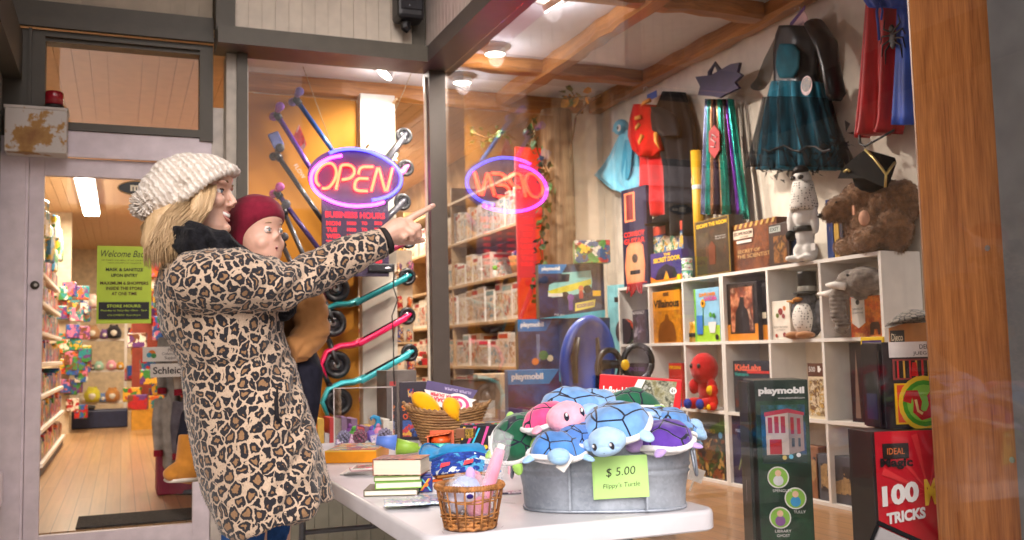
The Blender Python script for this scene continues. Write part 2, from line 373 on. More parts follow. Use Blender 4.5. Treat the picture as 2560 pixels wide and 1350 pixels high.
# ceilings
mb = MB()
for i in range(70):
    x = -1.6+i*.1
    if x < 5.9: mb.box(x+.002, x+.098, 6.42, 18, 3.0, 3.012)
    if x < .6: mb.box(x+.002, x+.098, 5.66, 6.419, 3.0, 3.012)
mb.box(-1.6, 6, 6.42, 18, 3.009, 3.03); mb.box(-1.6, .66, 5.66, 6.419, 3.009, 3.03)
struct(mb.build('shop_ceiling', M((.66, .44, .24), .6, var=.05)))
struct(bx('display_ceiling', CEILW, 1.70, 3.42, 1.2, 6.42, 3.0, 3.03)); struct(bx('display_ceiling', CEILW, .661, 1.699, 5.46, 6.42, 3.0, 3.03))
struct(bx('alcove_ceiling', M((.42, .36, .28), .7), -.62, 1.65, 2.9, 5.58, 4.302, 4.34))  # unseen; raised and cut back in front so daylight reaches the door
# walls of the shop
T_(bx('display_wall', CREAMW, 3.33, 3.42, 1.2, 6.35, 0, 3.0), 'long cream inner wall of the shop window with costumes hung on it', 'wall')
T_(bx('corner_wall', CREAMW, 3.0, 3.33, 6.352, 6.44, 0, 3.0), 'narrow cream wall return behind the bird poncho at the window corner', 'wall')
T_(bx('side_wall', M((.40, .26, .15), .8, var=.2, scale=6), 3.0, 3.08, 6.442, 12.0, 0, 3.0), 'brown shop wall beyond the tree trunk', 'wall')
T_(bx('back_wall', M((.72, .60, .42), .75), -1.6, 6, 17.6, 17.7, .25, 3.0), 'pale far wall at the back of the shop', 'wall')
T_(bx('shop_side_wall', M((.62, .52, .38), .75), -1.7, -1.602, 5.7, 17.6, .25, 3.0), 'beige shop wall behind the stocked white shelves left of the aisle', 'wall')
T_(bx('partition_wall', M((.62, .45, .26), .75), .60, .655, 5.66, 6.34, 0, 3.0), 'partition wall between the entrance door and the scooter display', 'wall')
T_(bx('scooter_wall', YELW, .60, 1.46, 6.345, 6.40, .38, 2.86), 'yellow wall panel behind the row of hanging scooters', 'wall')
o = thing('display_pillar', 'white wooden pillar with pegs standing right of the yellow wall', 'pillar', (1.59, 6.3, .38))
MB().box(-.12, .12, -.02, .06, 0, 2.52, b=.004).build('column', M((.62, .56, .47), .5, var=.05), o)
for px, pz in ((.11, 2.47), (-.08, 2.15), (.11, 1.30), (.10, .95), (.10, 2.05), (.10, .62)):
    MB().tube([(px, -.02, pz), (px+.01, -.07, pz+.015)], .009).build('peg', PINE, o)
# wall above door and door surround
o = thing('upper_wall', 'weathered beadboard wall above the door transom under the canopy', 'wall', (0, 0, 0))
beads(-.60, .46, 3.055, 4.3, 5.585).build('boards', M((.50, .42, .32), .6, var=.07), o)
MB().box(-.60, .46, 5.53, 5.60, 2.93, 3.053).box(-.6, .46, 5.50, 5.53, 2.905, 2.955).build('lintel', TRIM, o)
o = thing('transom_window', 'dark framed transom window above the entrance door showing the lit ceiling', 'window', (0, 5.596, 2.35))
MB().box(-.60, -.392, -.05, .05, -.03, .55).box(.388, .46, -.05, .05, -.0, .55).box(-.392, .388, -.05, .05, .491, .55).box(-.392, .388, -.05, .05, .02, .061).box(-.47, -.455, -.07, -.05, .0, .55).box(-.392, .388, -.075, -.05, .51, .525).build('frame', TRIM, o)
MB().box(-.392, .388, -.002, .002, .061, .491).build('pane', glass(gain=.6), o)
o = thing('door_surround', 'lavender white wooden surround and head panel of the entrance door', 'door frame', (0, 5.596, 0))
MB().box(-.60, -.475, -.05, .05, 0, 2.32).box(-.475, -.462, -.03, .03, 0, 2.25).build('jamb', LAV, o)
MB().box(.455, .52, -.03, .05, 0, 2.55, b=.004).build('jamb', M((.62, .56, .50), .5), o)
MB().box(-.462, .455, -.035, .05, 2.245, 2.368).box(-.462, .455, -.06, -.035, 2.225, 2.25).build('head_panel', LAV, o)
for i, (x, z) in enumerate(((-.25, 2.33), (-.03, 2.33), (.17, 2.335), (-.26, 2.28), (.3, 2.28))):
    pass
MB().box(-.6, .52, -.06, .25, 0, .075).build('threshold', M((.35, .33, .31), .5), o)
o = thing('entrance_door', 'lavender white glazed entrance door left of the woman', 'door', (0, 5.596, .08))
MB().box(-.460, -.388, -.02, .025, 0, 2.143, b=.003).build('stile', LAV, o); MB().box(.362, .452, -.02, .025, 0, 2.143, b=.003).build('stile', LAV, o)
MB().box(-.388, .362, -.02, .025, 2.045, 2.143, b=.003).build('top_rail', LAV, o); MB().box(-.388, .362, -.02, .025, 0, .175, b=.003).build('bottom_rail', LAV, o)
MB().box(-.388, .362, -.002, .002, .175, 2.045).build('pane', glass(gain=.9), o)
lk = MB().lathe([(.002, 0), (.022, 0), (.022, .008), (.014, .014), (.004, .014)], 20, Matrix.Translation((-.424, -.02, 1.463)) @ Matrix.Rotation(R(90), 4, 'X')).build('lock', M((.09, .08, .07), .35, .8), o, True)
MB().tube([(-.42, -.035, 1.463), (-.42, -.030, 1.463)], .009).build('cylinder', M((.45, .42, .38), .3, .9), lk)
# left side of the alcove
o = thing('left_shopfront', 'beige left side of the entrance alcove with a dark beam and window sill', 'wall', (-.6, 0, 0))
MB().box(-.12, 0, 1.2, 5.60, 0, .43).build('lower_wall', BEIGE, o); MB().box(-.12, .055, 1.2, 5.52, .432, .60, b=.012).build('sill', LAV, o)
MB().box(-.12, -.02, 1.2, 5.60, .602, 2.6).build('panel', M((.50, .44, .33), .6), o)
MB().box(-.12, .10, 1.2, 5.53, 2.62, 2.86).build('beam', TRIM, o); MB().box(-.12, .02, 1.2, 5.58, 2.862, 4.3).build('upper_panel', BEIGE, o)
for y in (5.40, 4.3, 3.0, 1.9): MB().box(-.02, .012, y, y+.11, .602, 2.618).build('mullion', M((.44, .40, .33), .5), o)
# header beam + front window (wall A)
o = thing('corner_header', 'grey painted header beam turning the corner above both shop windows', 'header', (0, 0, 2.83))
MB().box(.46, 1.63, 5.25, 5.5, 0, .095).build('beam', TRIM, o)
MB().box(1.63, 1.84, 1.2, 5.5, 0, .095).build('beam', M('4c4440', .35, var=.06), o)
beads(.56, 1.60, .098, 1.47, 5.40).build('boards', M((.74, .65, .54), .55, var=.05), o)
MB().box(.46, .56, 5.36, 5.46, .098, 1.47).build('trim', TRIM, o); MB().box(1.58, 1.66, 5.385, 5.44, .098, 1.47).build('trim', TRIM, o)
beads(1.25, 5.38, .098, 1.47, 1.66, axis='y', pitch=.06).build('boards', M((.70, .60, .55), .55, var=.05), o)
o = thing('scooter_window', 'glazed shop window with dark posts in front of the hanging scooters', 'window', (0, 5.45, 0))
MB().box(.575, .63, -.055, .06, .0, 2.828).build('post', TRIM, o); MB().box(1.68, 1.782, -.055, .06, 0, 2.828).build('post', M('4c433c', .45, var=.05), o)
MB().box(.521, .575, -.02, .14, 0, 2.828).build('jamb', M((.5, .45, .38), .5), o)
MB().box(.63, 1.68, -.002, .002, .44, 2.828).build('pane', glass(gain=.75), o)
MB().box(.63, .642, .004, .02, .44, 2.8).box(1.668, 1.68, .004, .02, .44, 2.8).build('inner_bead', M((.75, .65, .5), .3), o)
MB().box(.63, 1.68, -.05, .05, .38, .438).build('sill', TRIM, o)
beads(.52, 1.70, 0, .378, -.02).build('knee_boards', OLIVE, o)
o = thing('display_window', 'long plate glass shop window reflecting the neon sign', 'window', (1.79, 0, 0))
MB().box(-.002, .002, 1.2, 5.43, .36, 2.828).build('pane', glass(gain=2.3), o)
MB().box(-.05, .045, 1.2, 5.395, .29, .358).build('sill', TRIM, o)
beads(1.2, 5.40, 0, .288, 1.77-1.79, axis='y').build('knee_boards', OLIVE, o)
o = thing('timber_post', 'thick rough brown timber post at the right corner of the shop window', 'post', (0, 0, 0))
MB().box(1.85, 2.10, 1.560, 1.845, .382, 2.998, b=.012).build('shaft', POSTW, o)
for y, z in ((1.64, 1.36), (1.61, .88)): MB().tube([(1.848, y, z), (1.853, y, z)], .007).build('nail', M((.3, .3, .3), .4, .8), o)
T_(bx('street_front', M((.13, .125, .12), .6), 1.80, 2.9, 1.18, 1.556, 0, 4.3), 'grey painted street front beyond the timber post at the right edge', 'wall')
T_(MB().box(-1.8, 6.2, 5.62, 18, 4.31, 4.4).box(1.70, 6.2, 1.2, 5.61, 4.31, 4.4).build('roof', TRIM), 'unseen flat dark roof over the shop, cut away above the alcove for daylight', 'roof')  # out of view; shape left open above the alcove to let skylight in
# ceiling beams (rough timber)
def beam(lbl, p0, p1, w, z0, z1, m, seed):
    rr = random.Random(seed); p0, p1 = Vector(p0), Vector(p1); L = (p1-p0).length; d = (p1-p0)/L; s = Vector((d.y, -d.x)); mb = MB(); rings = []
    n = int(L/.12)+1
    for i in range(n+1):
        c = p0+d*(L*i/n); a, b_ = w/2+rr.uniform(-.010, .008), w/2+rr.uniform(-.010, .008); zb = z0+rr.uniform(0, .014); ch = .018+rr.uniform(-.008, .012)
        rings.append([(*(c-s*a), z1), (*(c-s*a), zb+ch), (*(c-s*(a-ch)), zb), (*(c+s*(b_-ch)), zb), (*(c+s*b_), zb+ch), (*(c+s*b_), z1)])
    mb.loft(rings); o = mb.build('ceiling_beam', m); return tag(o, lbl, 'beam', 'timber ceiling beams of the shop window')
beam('long timber ceiling beam running down the middle of the window bay', (2.53, 1.3), (2.53, 6.40), .12, 2.895, 3.0, BEAMW, 1)
beam('timber ceiling beam along the top of the costume wall', (3.27, 1.3), (3.27, 6.34), .11, 2.90, 3.0, BEAMW, 2)
beam('timber ceiling beam along the plate glass behind the header', (1.88, 1.3), (1.88, 5.50), .09, 2.89, 3.0, BEAMW, 3)
beam('timber cross beam right behind the window corner post', (1.93, 5.58), (3.21, 5.58), .12, 2.905, 3.0, BEAMX, 4)
beam('timber cross beam nearest the camera above the witch dress', (1.93, 4.25), (3.21, 4.25), .13, 2.905, 3.0, BEAMX, 5)
beam('timber cross beam over the yellow scooter wall', (.67, 6.38), (3.2, 6.38), .07, 2.87, 3.0, BEAMX, 6)
# recessed and surface spot lamps
def lamp(px, py, lbl, on=1, tilt=0, e=9, col=(1, .88, .76)):
    p = onz(px, py, 2.97); t = thing('ceiling_spotlight', lbl, 'spotlight', (p.x, p.y, 3.0), group='ceiling spotlights')
    MB().lathe([(.10, 0), (.10, -.008), (.06, -.016), (.03, -.016)], 28).build('trim_ring', WHITEP, t, True)
    Tm = Matrix.Translation((0, 0, -.012)) @ Matrix.Rotation(tilt, 4, 'Y')
    MB().lathe([(.060, 0), (.066, -.028), (.064, -.038), (.058, -.038)], 28, Tm, caps=False).build('housing', WHITEP, t, True)
    MB().lathe([(.059, -.0385), (.002, -.041)][::-1], 28, Tm).build('lens', EM((1, .9, .75), 9) if on else M((.75, .66, .52), .3), t)
    if on:
        l = bpy.data.lights.new('bulb', 'POINT'); l.energy = e*.11; l.color = (.95, .92, 1); l.shadow_soft_size = .045
        s_ = bpy.data.lights.new('spot', 'SPOT'); s_.energy = e*2.7; s_.color = col; s_.spot_size = R(165); s_.spot_blend = .6; s_.shadow_soft_size = .05; so = bpy.data.objects.new('spot', s_); COL.objects.link(so); so.parent = t; so.location = (0, 0, -.07)
        lo = bpy.data.objects.new('bulb', l); COL.objects.link(lo); lo.parent = t; lo.location = (0, 0, -.085)
lamp(1378, 8, 'lit round ceiling spotlight nearest the camera, tilted', tilt=R(-35), e=30)
lamp(1237, 128, 'lit round ceiling spotlight before the first cross beam', e=30)
lamp(1155, 200, 'lit round ceiling spotlight just behind the corner post', e=26)
lamp(968, 180, 'lit tilted ceiling spotlight above the neon sign', tilt=R(40), e=16)
lamp(668, 238, 'unlit round ceiling light above the purple scooter handles', 0)
lamp(900, 246, 'unlit round ceiling light left of the white pillar', 0)
# daylight beyond the street: houses opposite (seen only as reflections)
o = thing('street_house', 'pale brick house across the street reflected in the glass', 'house', (0, -16, 0))
MB().box(-14, 16, -3, 0, -.12, 5.2).build('wall', M((.5, .42, .36), .8, var=.2), o)
for i in range(9):
    for z in (.8,):
        x = -11.5+i*2.9; w = MB().box(x-.65, x+.65, .0, .06, z, z+1.9).build('window', M((.06, .07, .08), .1), o)
        MB().box(x-.75, x-.65, 0, .1, z-.1, z+2).box(x+.65, x+.75, 0, .1, z-.1, z+2).box(x-.65, x+.65, 0, .1, z+1.9, z+2).box(x-.65, x+.65, 0, .1, z-.1, z).box(x-.03, x+.03, .06, .1, z, z+1.9).box(x-.65, x+.65, .06, .1, z+.95, z+1.0).build('frame', WHITEP, w)
# ================================================================ shop interior seen through the door
def tubelamp(p0, p1, z, lbl, e=60, vis=True):
    c = (Vector(p0)+Vector(p1))/2; L = (Vector(p1)-Vector(p0)).length
    t = thing('tube_lamp', lbl, 'ceiling lamp', (c.x, c.y, z), group='long tube lamps on the shop ceiling')
    MB().box(-.10, .10, -L/2, L/2, -.03, -.002, b=.006).build('housing', WHITEP, t)
    MB().box(-.085, .085, -L/2+.02, L/2-.02, -.055, -.031, b=.008).build('diffuser', EM((1, .93, .80), 12), t)
    l = bpy.data.lights.new('tube', 'AREA'); l.shape = 'RECTANGLE'; l.size = .2; l.size_y = L; l.energy = e; l.color = (1, .80, .56)
    lo = bpy.data.objects.new('tube', l); COL.objects.link(lo); lo.parent = t; lo.location = (0, 0, -.06)
tubelamp((-.365, 10.07), (-.355, 12.8), 2.96, 'glowing tube lamp high on the shop ceiling seen through the door', 62)
tubelamp((2.2, 8.3), (2.2, 10.6), 2.97, 'glowing tube lamp above the red and white toy shelves', 34)
tubelamp((.9, 13.5), (.9, 16), 2.96, 'tube lamp at the far end of the shop', 42)
# mat
MAT = M((.07, .065, .06), .9, var=.25, scale=60, bump=.3)
T_(MB().box(-.22, .52, 5.72, 6.12, .251, .262, b=.003).build('door_mat', MAT), 'dark grey door mat on the boards inside the door', 'mat')
# white gondola shelf on the left, stocked
rr = random.Random(21)
SHW = M((.80, .76, .70), .4, var=.05)
o = thing('gondola_shelf', 'white stepped shop shelves full of small toys left of the aisle', 'shelf', (-.60, 10.4, .25))
MB().box(-.5, -.44, -2, 1.2, 0, 1.9).build('back_panel', SHW, o)
MB().box(-.44, .02, -1.95, 1.15, 0.0, .06).build('kick_plate', M((.05, .05, .06), .5), o)
for k in range(7):
    z = .07+k*.26; x1 = .04-.012*k
    MB().box(-.44, x1, -2, 1.2, z, z+.035, b=.006).build('shelf_board', SHW, o)
TOYC = ['c02a30', '3f8a3f', 'e7b13a', '2f5fb0', 'd87a9a', 'efe6d8', '7a4a2a', '6a3a80', 'e06a2a', '2a8f96']
def toyheap(name, lbl, cat, rot, w, h, d, cols, loc, seed, group=None):
    o = carton(name, lbl, cat, loc, rot, w, h, d, M(cols[0], .4), [('r', .08, .92, .1, .75, ART(tuple(cols), 9, seed), 'picture'), ('r', .08, .7, .8, .92, M(cols[-1], .4), 'title_band')], group); return o
for k in range(7):
    z = .25+.07+k*.26+.0355; y = 8.5
    while y < 11.4:
        w = rr.uniform(.14, .26); h = rr.uniform(.12, .21); d = rr.uniform(.12, .25)
        cs_ = rr.sample(TOYC, 4)
        c = rr.random()
        o = MB().box(-w*.45, w*.45, 0, d, 0, h, b=.008).build('toy_pack', ART(tuple(cs_), 11, rr.randint(0, 60)), loc=(-.585-.012*k, y+w/2, z), rot=R(90))
        tag(o, 'small bright toy pack in a row on the white stepped shelves by the aisle', 'toy', 'toy packs on the stepped shelves')
        y += w+.01
# hanging coloured bags above the gondola
for i in range(9):
    z = 2.15+.16*(i % 3)*.9; y = 8.6+.34*i
    o = MB().box(-.09, .09, 0, .05, -.12, .12, b=.02).build('hanging_bag', ART(('d8b83a', '4a90c0', 'e8e0d0', '3a8a50'), 8, i), loc=(-.62+.03*(i % 2), y, z), rot=R(80))
    tag(o, 'bright packet hanging on the wall over the stepped shelves', 'packet', 'packets hanging over the stepped shelves')
# plush rack at the back
o = thing('plush_rack', 'open white rack holding round plush animals at the back of the shop', 'rack', (-.26, 14.9, .25))
for x in (-.31, .31):
    MB().box(x-.02, x+.02, -.02, .02, 0, 1.62).build('upright', SHW, o)
for z in (.27, .72, 1.16, 1.60): MB().box(-.29, .29, -.02, .30, z, z+.03).build('shelf_board', SHW, o)
PLS = [('d8d040', .30, -.12, .12, 'yellow'), ('c98a4a', .30, .14, .11, 'tan'), ('c23a44', .75, -.2, .075, 'red'), ('a8d8c0', .75, -.04, .07, 'mint'), ('e8a0b0', .75, .12, .075, 'pink'), ('b08860', 1.19, -.13, .11, 'light brown'), ('2e2a30', 1.19, .15, .11, 'black'), ('e8c8c0', 1.63, -.15, .11, 'pale pink'), ('e0d0b0', 1.63, .12, .12, 'cream')]
PLS += [('6a8ac0', .30, .02, .07, 'small blue'), ('e8dcc8', .30, -.23, .06, 'small cream'), ('d8a03a', .75, .24, .06, 'small golden'), ('7a5a9a', 1.19, .03, .075, 'small violet'), ('8ab06a', 1.19, -.25, .06, 'small green'), ('c85a4a', 1.63, -.02, .065, 'small coral'), ('4a4a52', .75, -.12, .045, 'tiny dark'), ('e0b8a0', 1.63, .24, .06, 'small peach')]
for c, z, x, r_, nm in PLS:
    t = thing('round_plush', f'{nm} round plush animal sitting on the white back rack', 'plush toy', (-.26+x, 14.9, .25+z), group='plush animals on the back rack')
    MB().lathe([(.3*r_, 0), (.85*r_, .1*r_), (r_, .6*r_), (.85*r_, 1.2*r_), (.5*r_, 1.65*r_), (.05*r_, 1.8*r_)], 18).build('body', M(c, .9, sheen=.3), t, True)
    MB().ell((0, -.62*r_, .7*r_), (.5*r_, .42*r_, .5*r_)).build('belly', M((.8, .74, .64), .9), t, True)
    for s in (-1, 1): MB().ell((.35*s*r_, -.2*r_, 1.6*r_), (.18*r_, .12*r_, .26*r_)).build('ear', M(c, .9), t, True)
t = thing('toolbox', 'dark blue long box on the floor in front of the white back rack', 'box', (-.22, 14.0, .25))
MB().box(-.38, .30, -.15, .15, .0, .24, b=.02).build('case', M('28304f', .5), t); MB().box(-.36, -.1, -.1, .1, .245, .30, b=.02).build('handle', M((.03, .03, .03), .5), t)
# stand of bright goods at the right back and central posts
T_(bx('inner_wall', M((.66, .56, .42), .75), -1.6, -.60, 13.2, 13.3, .25, 3.0), 'beige inner wall stub behind the stepped shelves', 'wall')
for i in range(75):
    x = .12+.66*rr.random(); y = 12.2+3*rr.random(); z = .5+1.75*rr.random(); cs_ = rr.sample(TOYC, 3)
    o = MB().box(-.11, .11, 0, .1, -.09, .09, b=.012).build('hanging_toy', ART(tuple(cs_), 10, i), loc=(x, y, z), rot=R(rr.uniform(-20, 20)))
    tag(o, 'bright carded toy on the crowded display behind the hoodie rack', 'toy', 'carded toys behind the hoodie rack')
for i in range(34):
    cs_ = rr.sample(TOYC, 3); o = MB().box(-.075, .075, 0, .06, -.085, .085, b=.01).build('hanging_packet', ART(tuple(cs_), 13, i+30), loc=(-.68+.26*rr.random(), 13.05+.03*(i % 3), .42+1.75*rr.random()), rot=R(rr.uniform(-15, 15))); tag(o, 'bright small packet hanging on the end of the beige wall stub', 'packet', 'packets on the beige wall stub')
t = thing('toy_stand', 'tall red and yellow toy stand at the back right of the aisle', 'stand', (.62, 13.5, .25))
MB().box(-.5, .5, -.05, .05, 0, 1.9).build('panel', M('8f3a2a', .6), t); MB().box(-.5, .5, -.3, -.05, .0, .3).build('base', M('d9a03a', .5), t)
# hoodie rack with signs near the door
t = thing('hoodie_rack', 'round rail of grey and red hooded jumpers inside the door', 'clothes rack', (.52, 7.0, .25))
MB().tube([(0, 0, 0), (0, 0, 1.25)], .02).build('pole', M((.1, .1, .1), .4, .6), t); MB().tube([(.22*math.cos(a), .22*math.sin(a), 1.05) for a in [2*PI*i/20 for i in range(21)]], .012).build('rail', M((.5, .5, .5), .3, .8), t)
MB().lathe([(.001, 0), (.25, 0), (.24, .03), (.001, .05)], 24).build('base', M((.04, .04, .05), .5), t, True)
HC = ['8a8680', 'b0a69a', '5a565c', '7a1f30', '9a938a', '66626a', 'c0b4a6', '8a2a38']
for i, (dx, dy, z0) in enumerate(((-.20, -.18, 1.0), (-.10, -.26, .99), (.02, -.22, 1.0), (.14, -.27, .98), (-.22, -.20, .60), (-.11, -.28, .58), (.0, -.23, .60), (.12, -.28, .59))):
    h = thing('hooded_jumper', f'{["mid grey upper", "pale oat upper", "charcoal upper", "dark red upper", "warm grey lower", "slate lower", "cream lower", "burgundy lower"][i]} hooded jumper with red cuffs on the rail inside the door', 'jumper', (.52+dx, 7.0+dy, .25+z0), group='jumpers on the rail')
    mb = MB(); mb.tube([(0, 0, .12), (0, 0, 0), (0, -.01, -.22), (0, -.01, -.42)], [.04, .085, .09, .095], 14, flat=.5)
    for s in (-1, 1): mb.tube([(.06*s, 0, .03), (.085*s, -.04, -.12), (.075*s, -.06, -.30)], [.042, .034, .028], 10)
    remesh(mb, 'cloth', M(HC[i], .9, var=.2, bump=.3), .012, h, 2)
    for s in (-1, 1): MB().tube([(.075*s, -.06, -.295), (.074*s, -.062, -.335)], .030, 10).build('cuff', M('8a2030', .9), h)
T_(MB().box(.22, .70, 6.80, 7.15, .255, .75, b=.01).build('red_bin', M('7d1a34', .6)), 'dark red bin on the floor under the hanging jumpers', 'bin')
def sign_px(px0, py0, px1, py1, Y, name, lbl, m, lines, t=.006):
    a, b_ = ony(px0, py0, Y), ony(px1, py1, Y); w = b_.x-a.x; h = a.z-b_.z
    return carton(name, lbl, 'sign', ((a.x+b_.x)/2, Y, b_.z), 0, w, h, t, m, lines)
sign_px(357, 868, 470, 902, 6.62, 'card_sign', 'white card sign with an orange and blue blob logo above the jumpers', WHITEP,
        [('c', .20, .55, .022, ORANGE, 'logo'), ('c', .14, .45, .016, M('3aa0c0', .4), 'logo'), ('c', .24, .4, .016, M('4a9a4a', .4), 'logo'), ('t', 'Proud', .68, .78, .25, None, INK), ('t', 'Cobourg Local', .68, .5, .52, None, INK), ('t', 'Supporter', .68, .22, .4, None, INK)])
sign_px(376, 910, 470, 941, 6.60, 'name_sign', 'white sign reading Schleich above the jumpers', WHITEP, [('t', 'Schleich', .5, .5, .86, None, INK, dict(bold=.02))])
# things stuck on the door glass
GRN = M('b7d13a', .5, var=.04)
a, b_ = ony(243, 614, 5.585), ony(378, 808, 5.585)
carton('welcome_poster', 'lime green welcome poster with black lettering taped on the door glass', 'poster', ((a.x+b_.x)/2, 5.588, b_.z), 0, b_.x-a.x, a.z-b_.z, .002, GRN,
       [('t', 'Welcome Back', .5, .90, .86, .085, INK, dict(shear=.3)), ('t', 'the health and safety of our customers', .5, .815, .84, .022, INK), ('t', 'visitors and staff is our top priority', .5, .78, .62, .022, INK),
        ('t', 'MASK & SANITIZE', .5, .695, .68, .042, INK, dict(bold=.02)), ('t', 'UPON ENTRY', .5, .62, .48, .042, INK, dict(bold=.02)), ('t', 'MAXIMUM 6 SHOPPERS', .5, .52, .88, .042, M('4a2410', .5), dict(bold=.02)), ('t', 'INSIDE THE STORE', .5, .452, .66, .042, M('4a2410', .5), dict(bold=.02)), ('t', 'AT ONE TIME', .5, .384, .46, .042, M('4a2410', .5), dict(bold=.02)),
        ('r', .04, .96, .055, .275, INK, 'panel'), ('t', 'STORE HOURS:', .5, .225, .62, .038, GRN, dict(bold=.02)), ('t', 'Monday to Saturday 10am - 5pm', .5, .165, .84, .03, GRN), ('t', 'CLOSED Sundays', .5, .105, .6, .025, GRN)])
a = ony(336, 470, 5.585); s_ = MB(); s_.prism([(.098*math.cos(t)*abs(math.cos(t))**.25, .042*math.sin(t)) for t in [2*PI*j/40 for j in range(40)]], .002)
s_ = s_.build('shop_sticker', M((.012, .012, .012), .4), loc=(a.x+.012, 5.588, a.z)); T_(s_, 'black pointed oval shop sticker with a pale M on the door glass', 'sticker')
MB().tube([(.094*math.cos(t)*abs(math.cos(t))**.25, -.001, .038*math.sin(t)) for t in [2*PI*j/40 for j in range(41)]], .0013, 5).build('border', GOLD, s_)
q = MB(); put_text(q, 'm', -.01, 0, h=.034, y=-.001, bold=.05); put_text(q, 'tkids', .045, 0, w=.05, y=-.001, bold=.03); q.build('lettering', CREAM, s_)
# rusty beacon box and loudspeaker
def rusty():
    m, n, l, b = _new("rusty_paint"); b.inputs['Roughness'].default_value = .55
    tc = n.new('ShaderNodeTexCoord'); nz = n.new('ShaderNodeTexNoise'); nz.inputs['Scale'].default_value = 7; nz.inputs['Detail'].default_value = 8; nz.inputs['Roughness'].default_value = .62; l.new(tc.outputs['Object'], nz.inputs['Vector'])
    sx = n.new('ShaderNodeVectorMath'); sx.operation = 'LENGTH'; mp = n.new('ShaderNodeMapping'); mp.inputs['Scale'].default_value = (5.5, 0, 7.5); l.new(tc.outputs['Object'], mp.inputs[0]); l.new(mp.outputs[0], sx.inputs[0])
    ma = n.new('ShaderNodeMath'); ma.operation = 'MULTIPLY_ADD'; ma.inputs[1].default_value = -.22; l.new(sx.outputs['Value'], ma.inputs[0]); l.new(nz.outputs['Fac'], ma.inputs[2])
    rp = n.new('ShaderNodeValToRGB'); rp.color_ramp.elements[0].position = .36; rp.color_ramp.elements[0].color = (.60, .56, .52, 1); rp.color_ramp.elements[1].position = .40; rp.color_ramp.elements[1].color = (.42, .22, .05, 1); e = rp.color_ramp.elements.new(.56); e.color = (.28, .12, .025, 1)
    l.new(ma.outputs[0], rp.inputs[0]); l.new(rp.outputs[0], b.inputs['Base Color']); return m
a, b_ = ony(12, 262, 5.40), ony(166, 384, 5.40); w, h = b_.x-a.x, a.z-b_.z
t = thing('alarm_box', 'white metal alarm box with rusty patches mounted beside the transom', 'box', ((a.x+b_.x)/2, 5.40, (a.z+b_.z)/2))
MB().box(-w/2, w/2, 0, .145, -h/2, h/2, b=.005).build('case', rusty(), t); MB().box(-w/2-.006, w/2+.006, -.006, .146, h/2-.012, h/2+.004, b=.003).build('lid', rusty(), t)
a = ony(135, 262, 5.44); MB().lathe([(.048, 0), (.048, .02), (.044, .022)], 20, Matrix.Translation((a.x-t.location.x, .05, h/2+.004))).build('beacon_base', INK, t, True)
MB().lathe([(.044, .022), (.045, .085), (.040, .092), (.002, .094)], 20, Matrix.Translation((a.x-t.location.x, .05, h/2+.004))).build('beacon_lens', M((.32, .008, .02), .2, coat=.5), t, True)
a = ony(1022, 40, 5.30); t = thing('loudspeaker', 'small black loudspeaker hanging under the canopy above the neon sign', 'loudspeaker', (a.x, 5.30, 3.07))
MB().box(-.085, .075, -.08, .07, .0, .40, b=.022).build('cabinet', M((.014, .014, .018), .4), t); MB().box(-.07, .06, -.088, -.081, .05, .37, b=.004).build('grille', M((.02, .02, .026), .6, bump=.6, bscale=900), t)
MB().tube([(-.02, -.0, .0), (-.02, .0, -.035), (.0, .0, -.05)], [.032, .03, .022]).build('bracket', INK, t); MB().ell((-.02, -.09, .07), .006).build('logo', M((.4, .5, .6), .2, .8), t)
# notice and sanitiser bottle on the left side of the alcove (seen mirrored in the plate glass)
t = carton('notice', 'white attention notice board on the left side of the alcove', 'notice', (-.57, 4.05, .60), R(90), .46, .40, .01, M((.7, .62, .58), .5), [('r', .05, .95, .82, .95, M('8a3a2a', .5), 'band'), ('t', 'ATTENTION', .5, .885, .7, .09, WHITE), ('t', 'A MAXIMUM OF', .5, .72, .8, .06, M('8a3a2a', .5)), ('t', '6 SHOPPERS IN', .5, .62, .85, .06, M('8a3a2a', .5)), ('t', 'THE STORE', .5, .52, .6, .06, M('8a3a2a', .5)), ('t', 'WEAR A MASK', .5, .38, .7, .06, M('8a3a2a', .5)), ('t', 'THANK YOU', .5, .28, .5, .06, M('8a3a2a', .5)), ('r', .05, .95, .07, .17, M('8a3a2a', .5), 'band')])
t = thing('pump_bottle', 'clear pump bottle of hand gel on the left sill of the alcove', 'bottle', (-.58, 3.55, .60))
MB().lathe([(.045, 0), (.05, .01), (.05, .2), (.03, .24), (.014, .25), (.014, .28)], 20).build('body', M((.7, .68, .66), .2), t, True); MB().tube([(0, 0, .28), (0, 0, .33), (.05, 0, .33)], .008).build('pump', WHITEP, t)
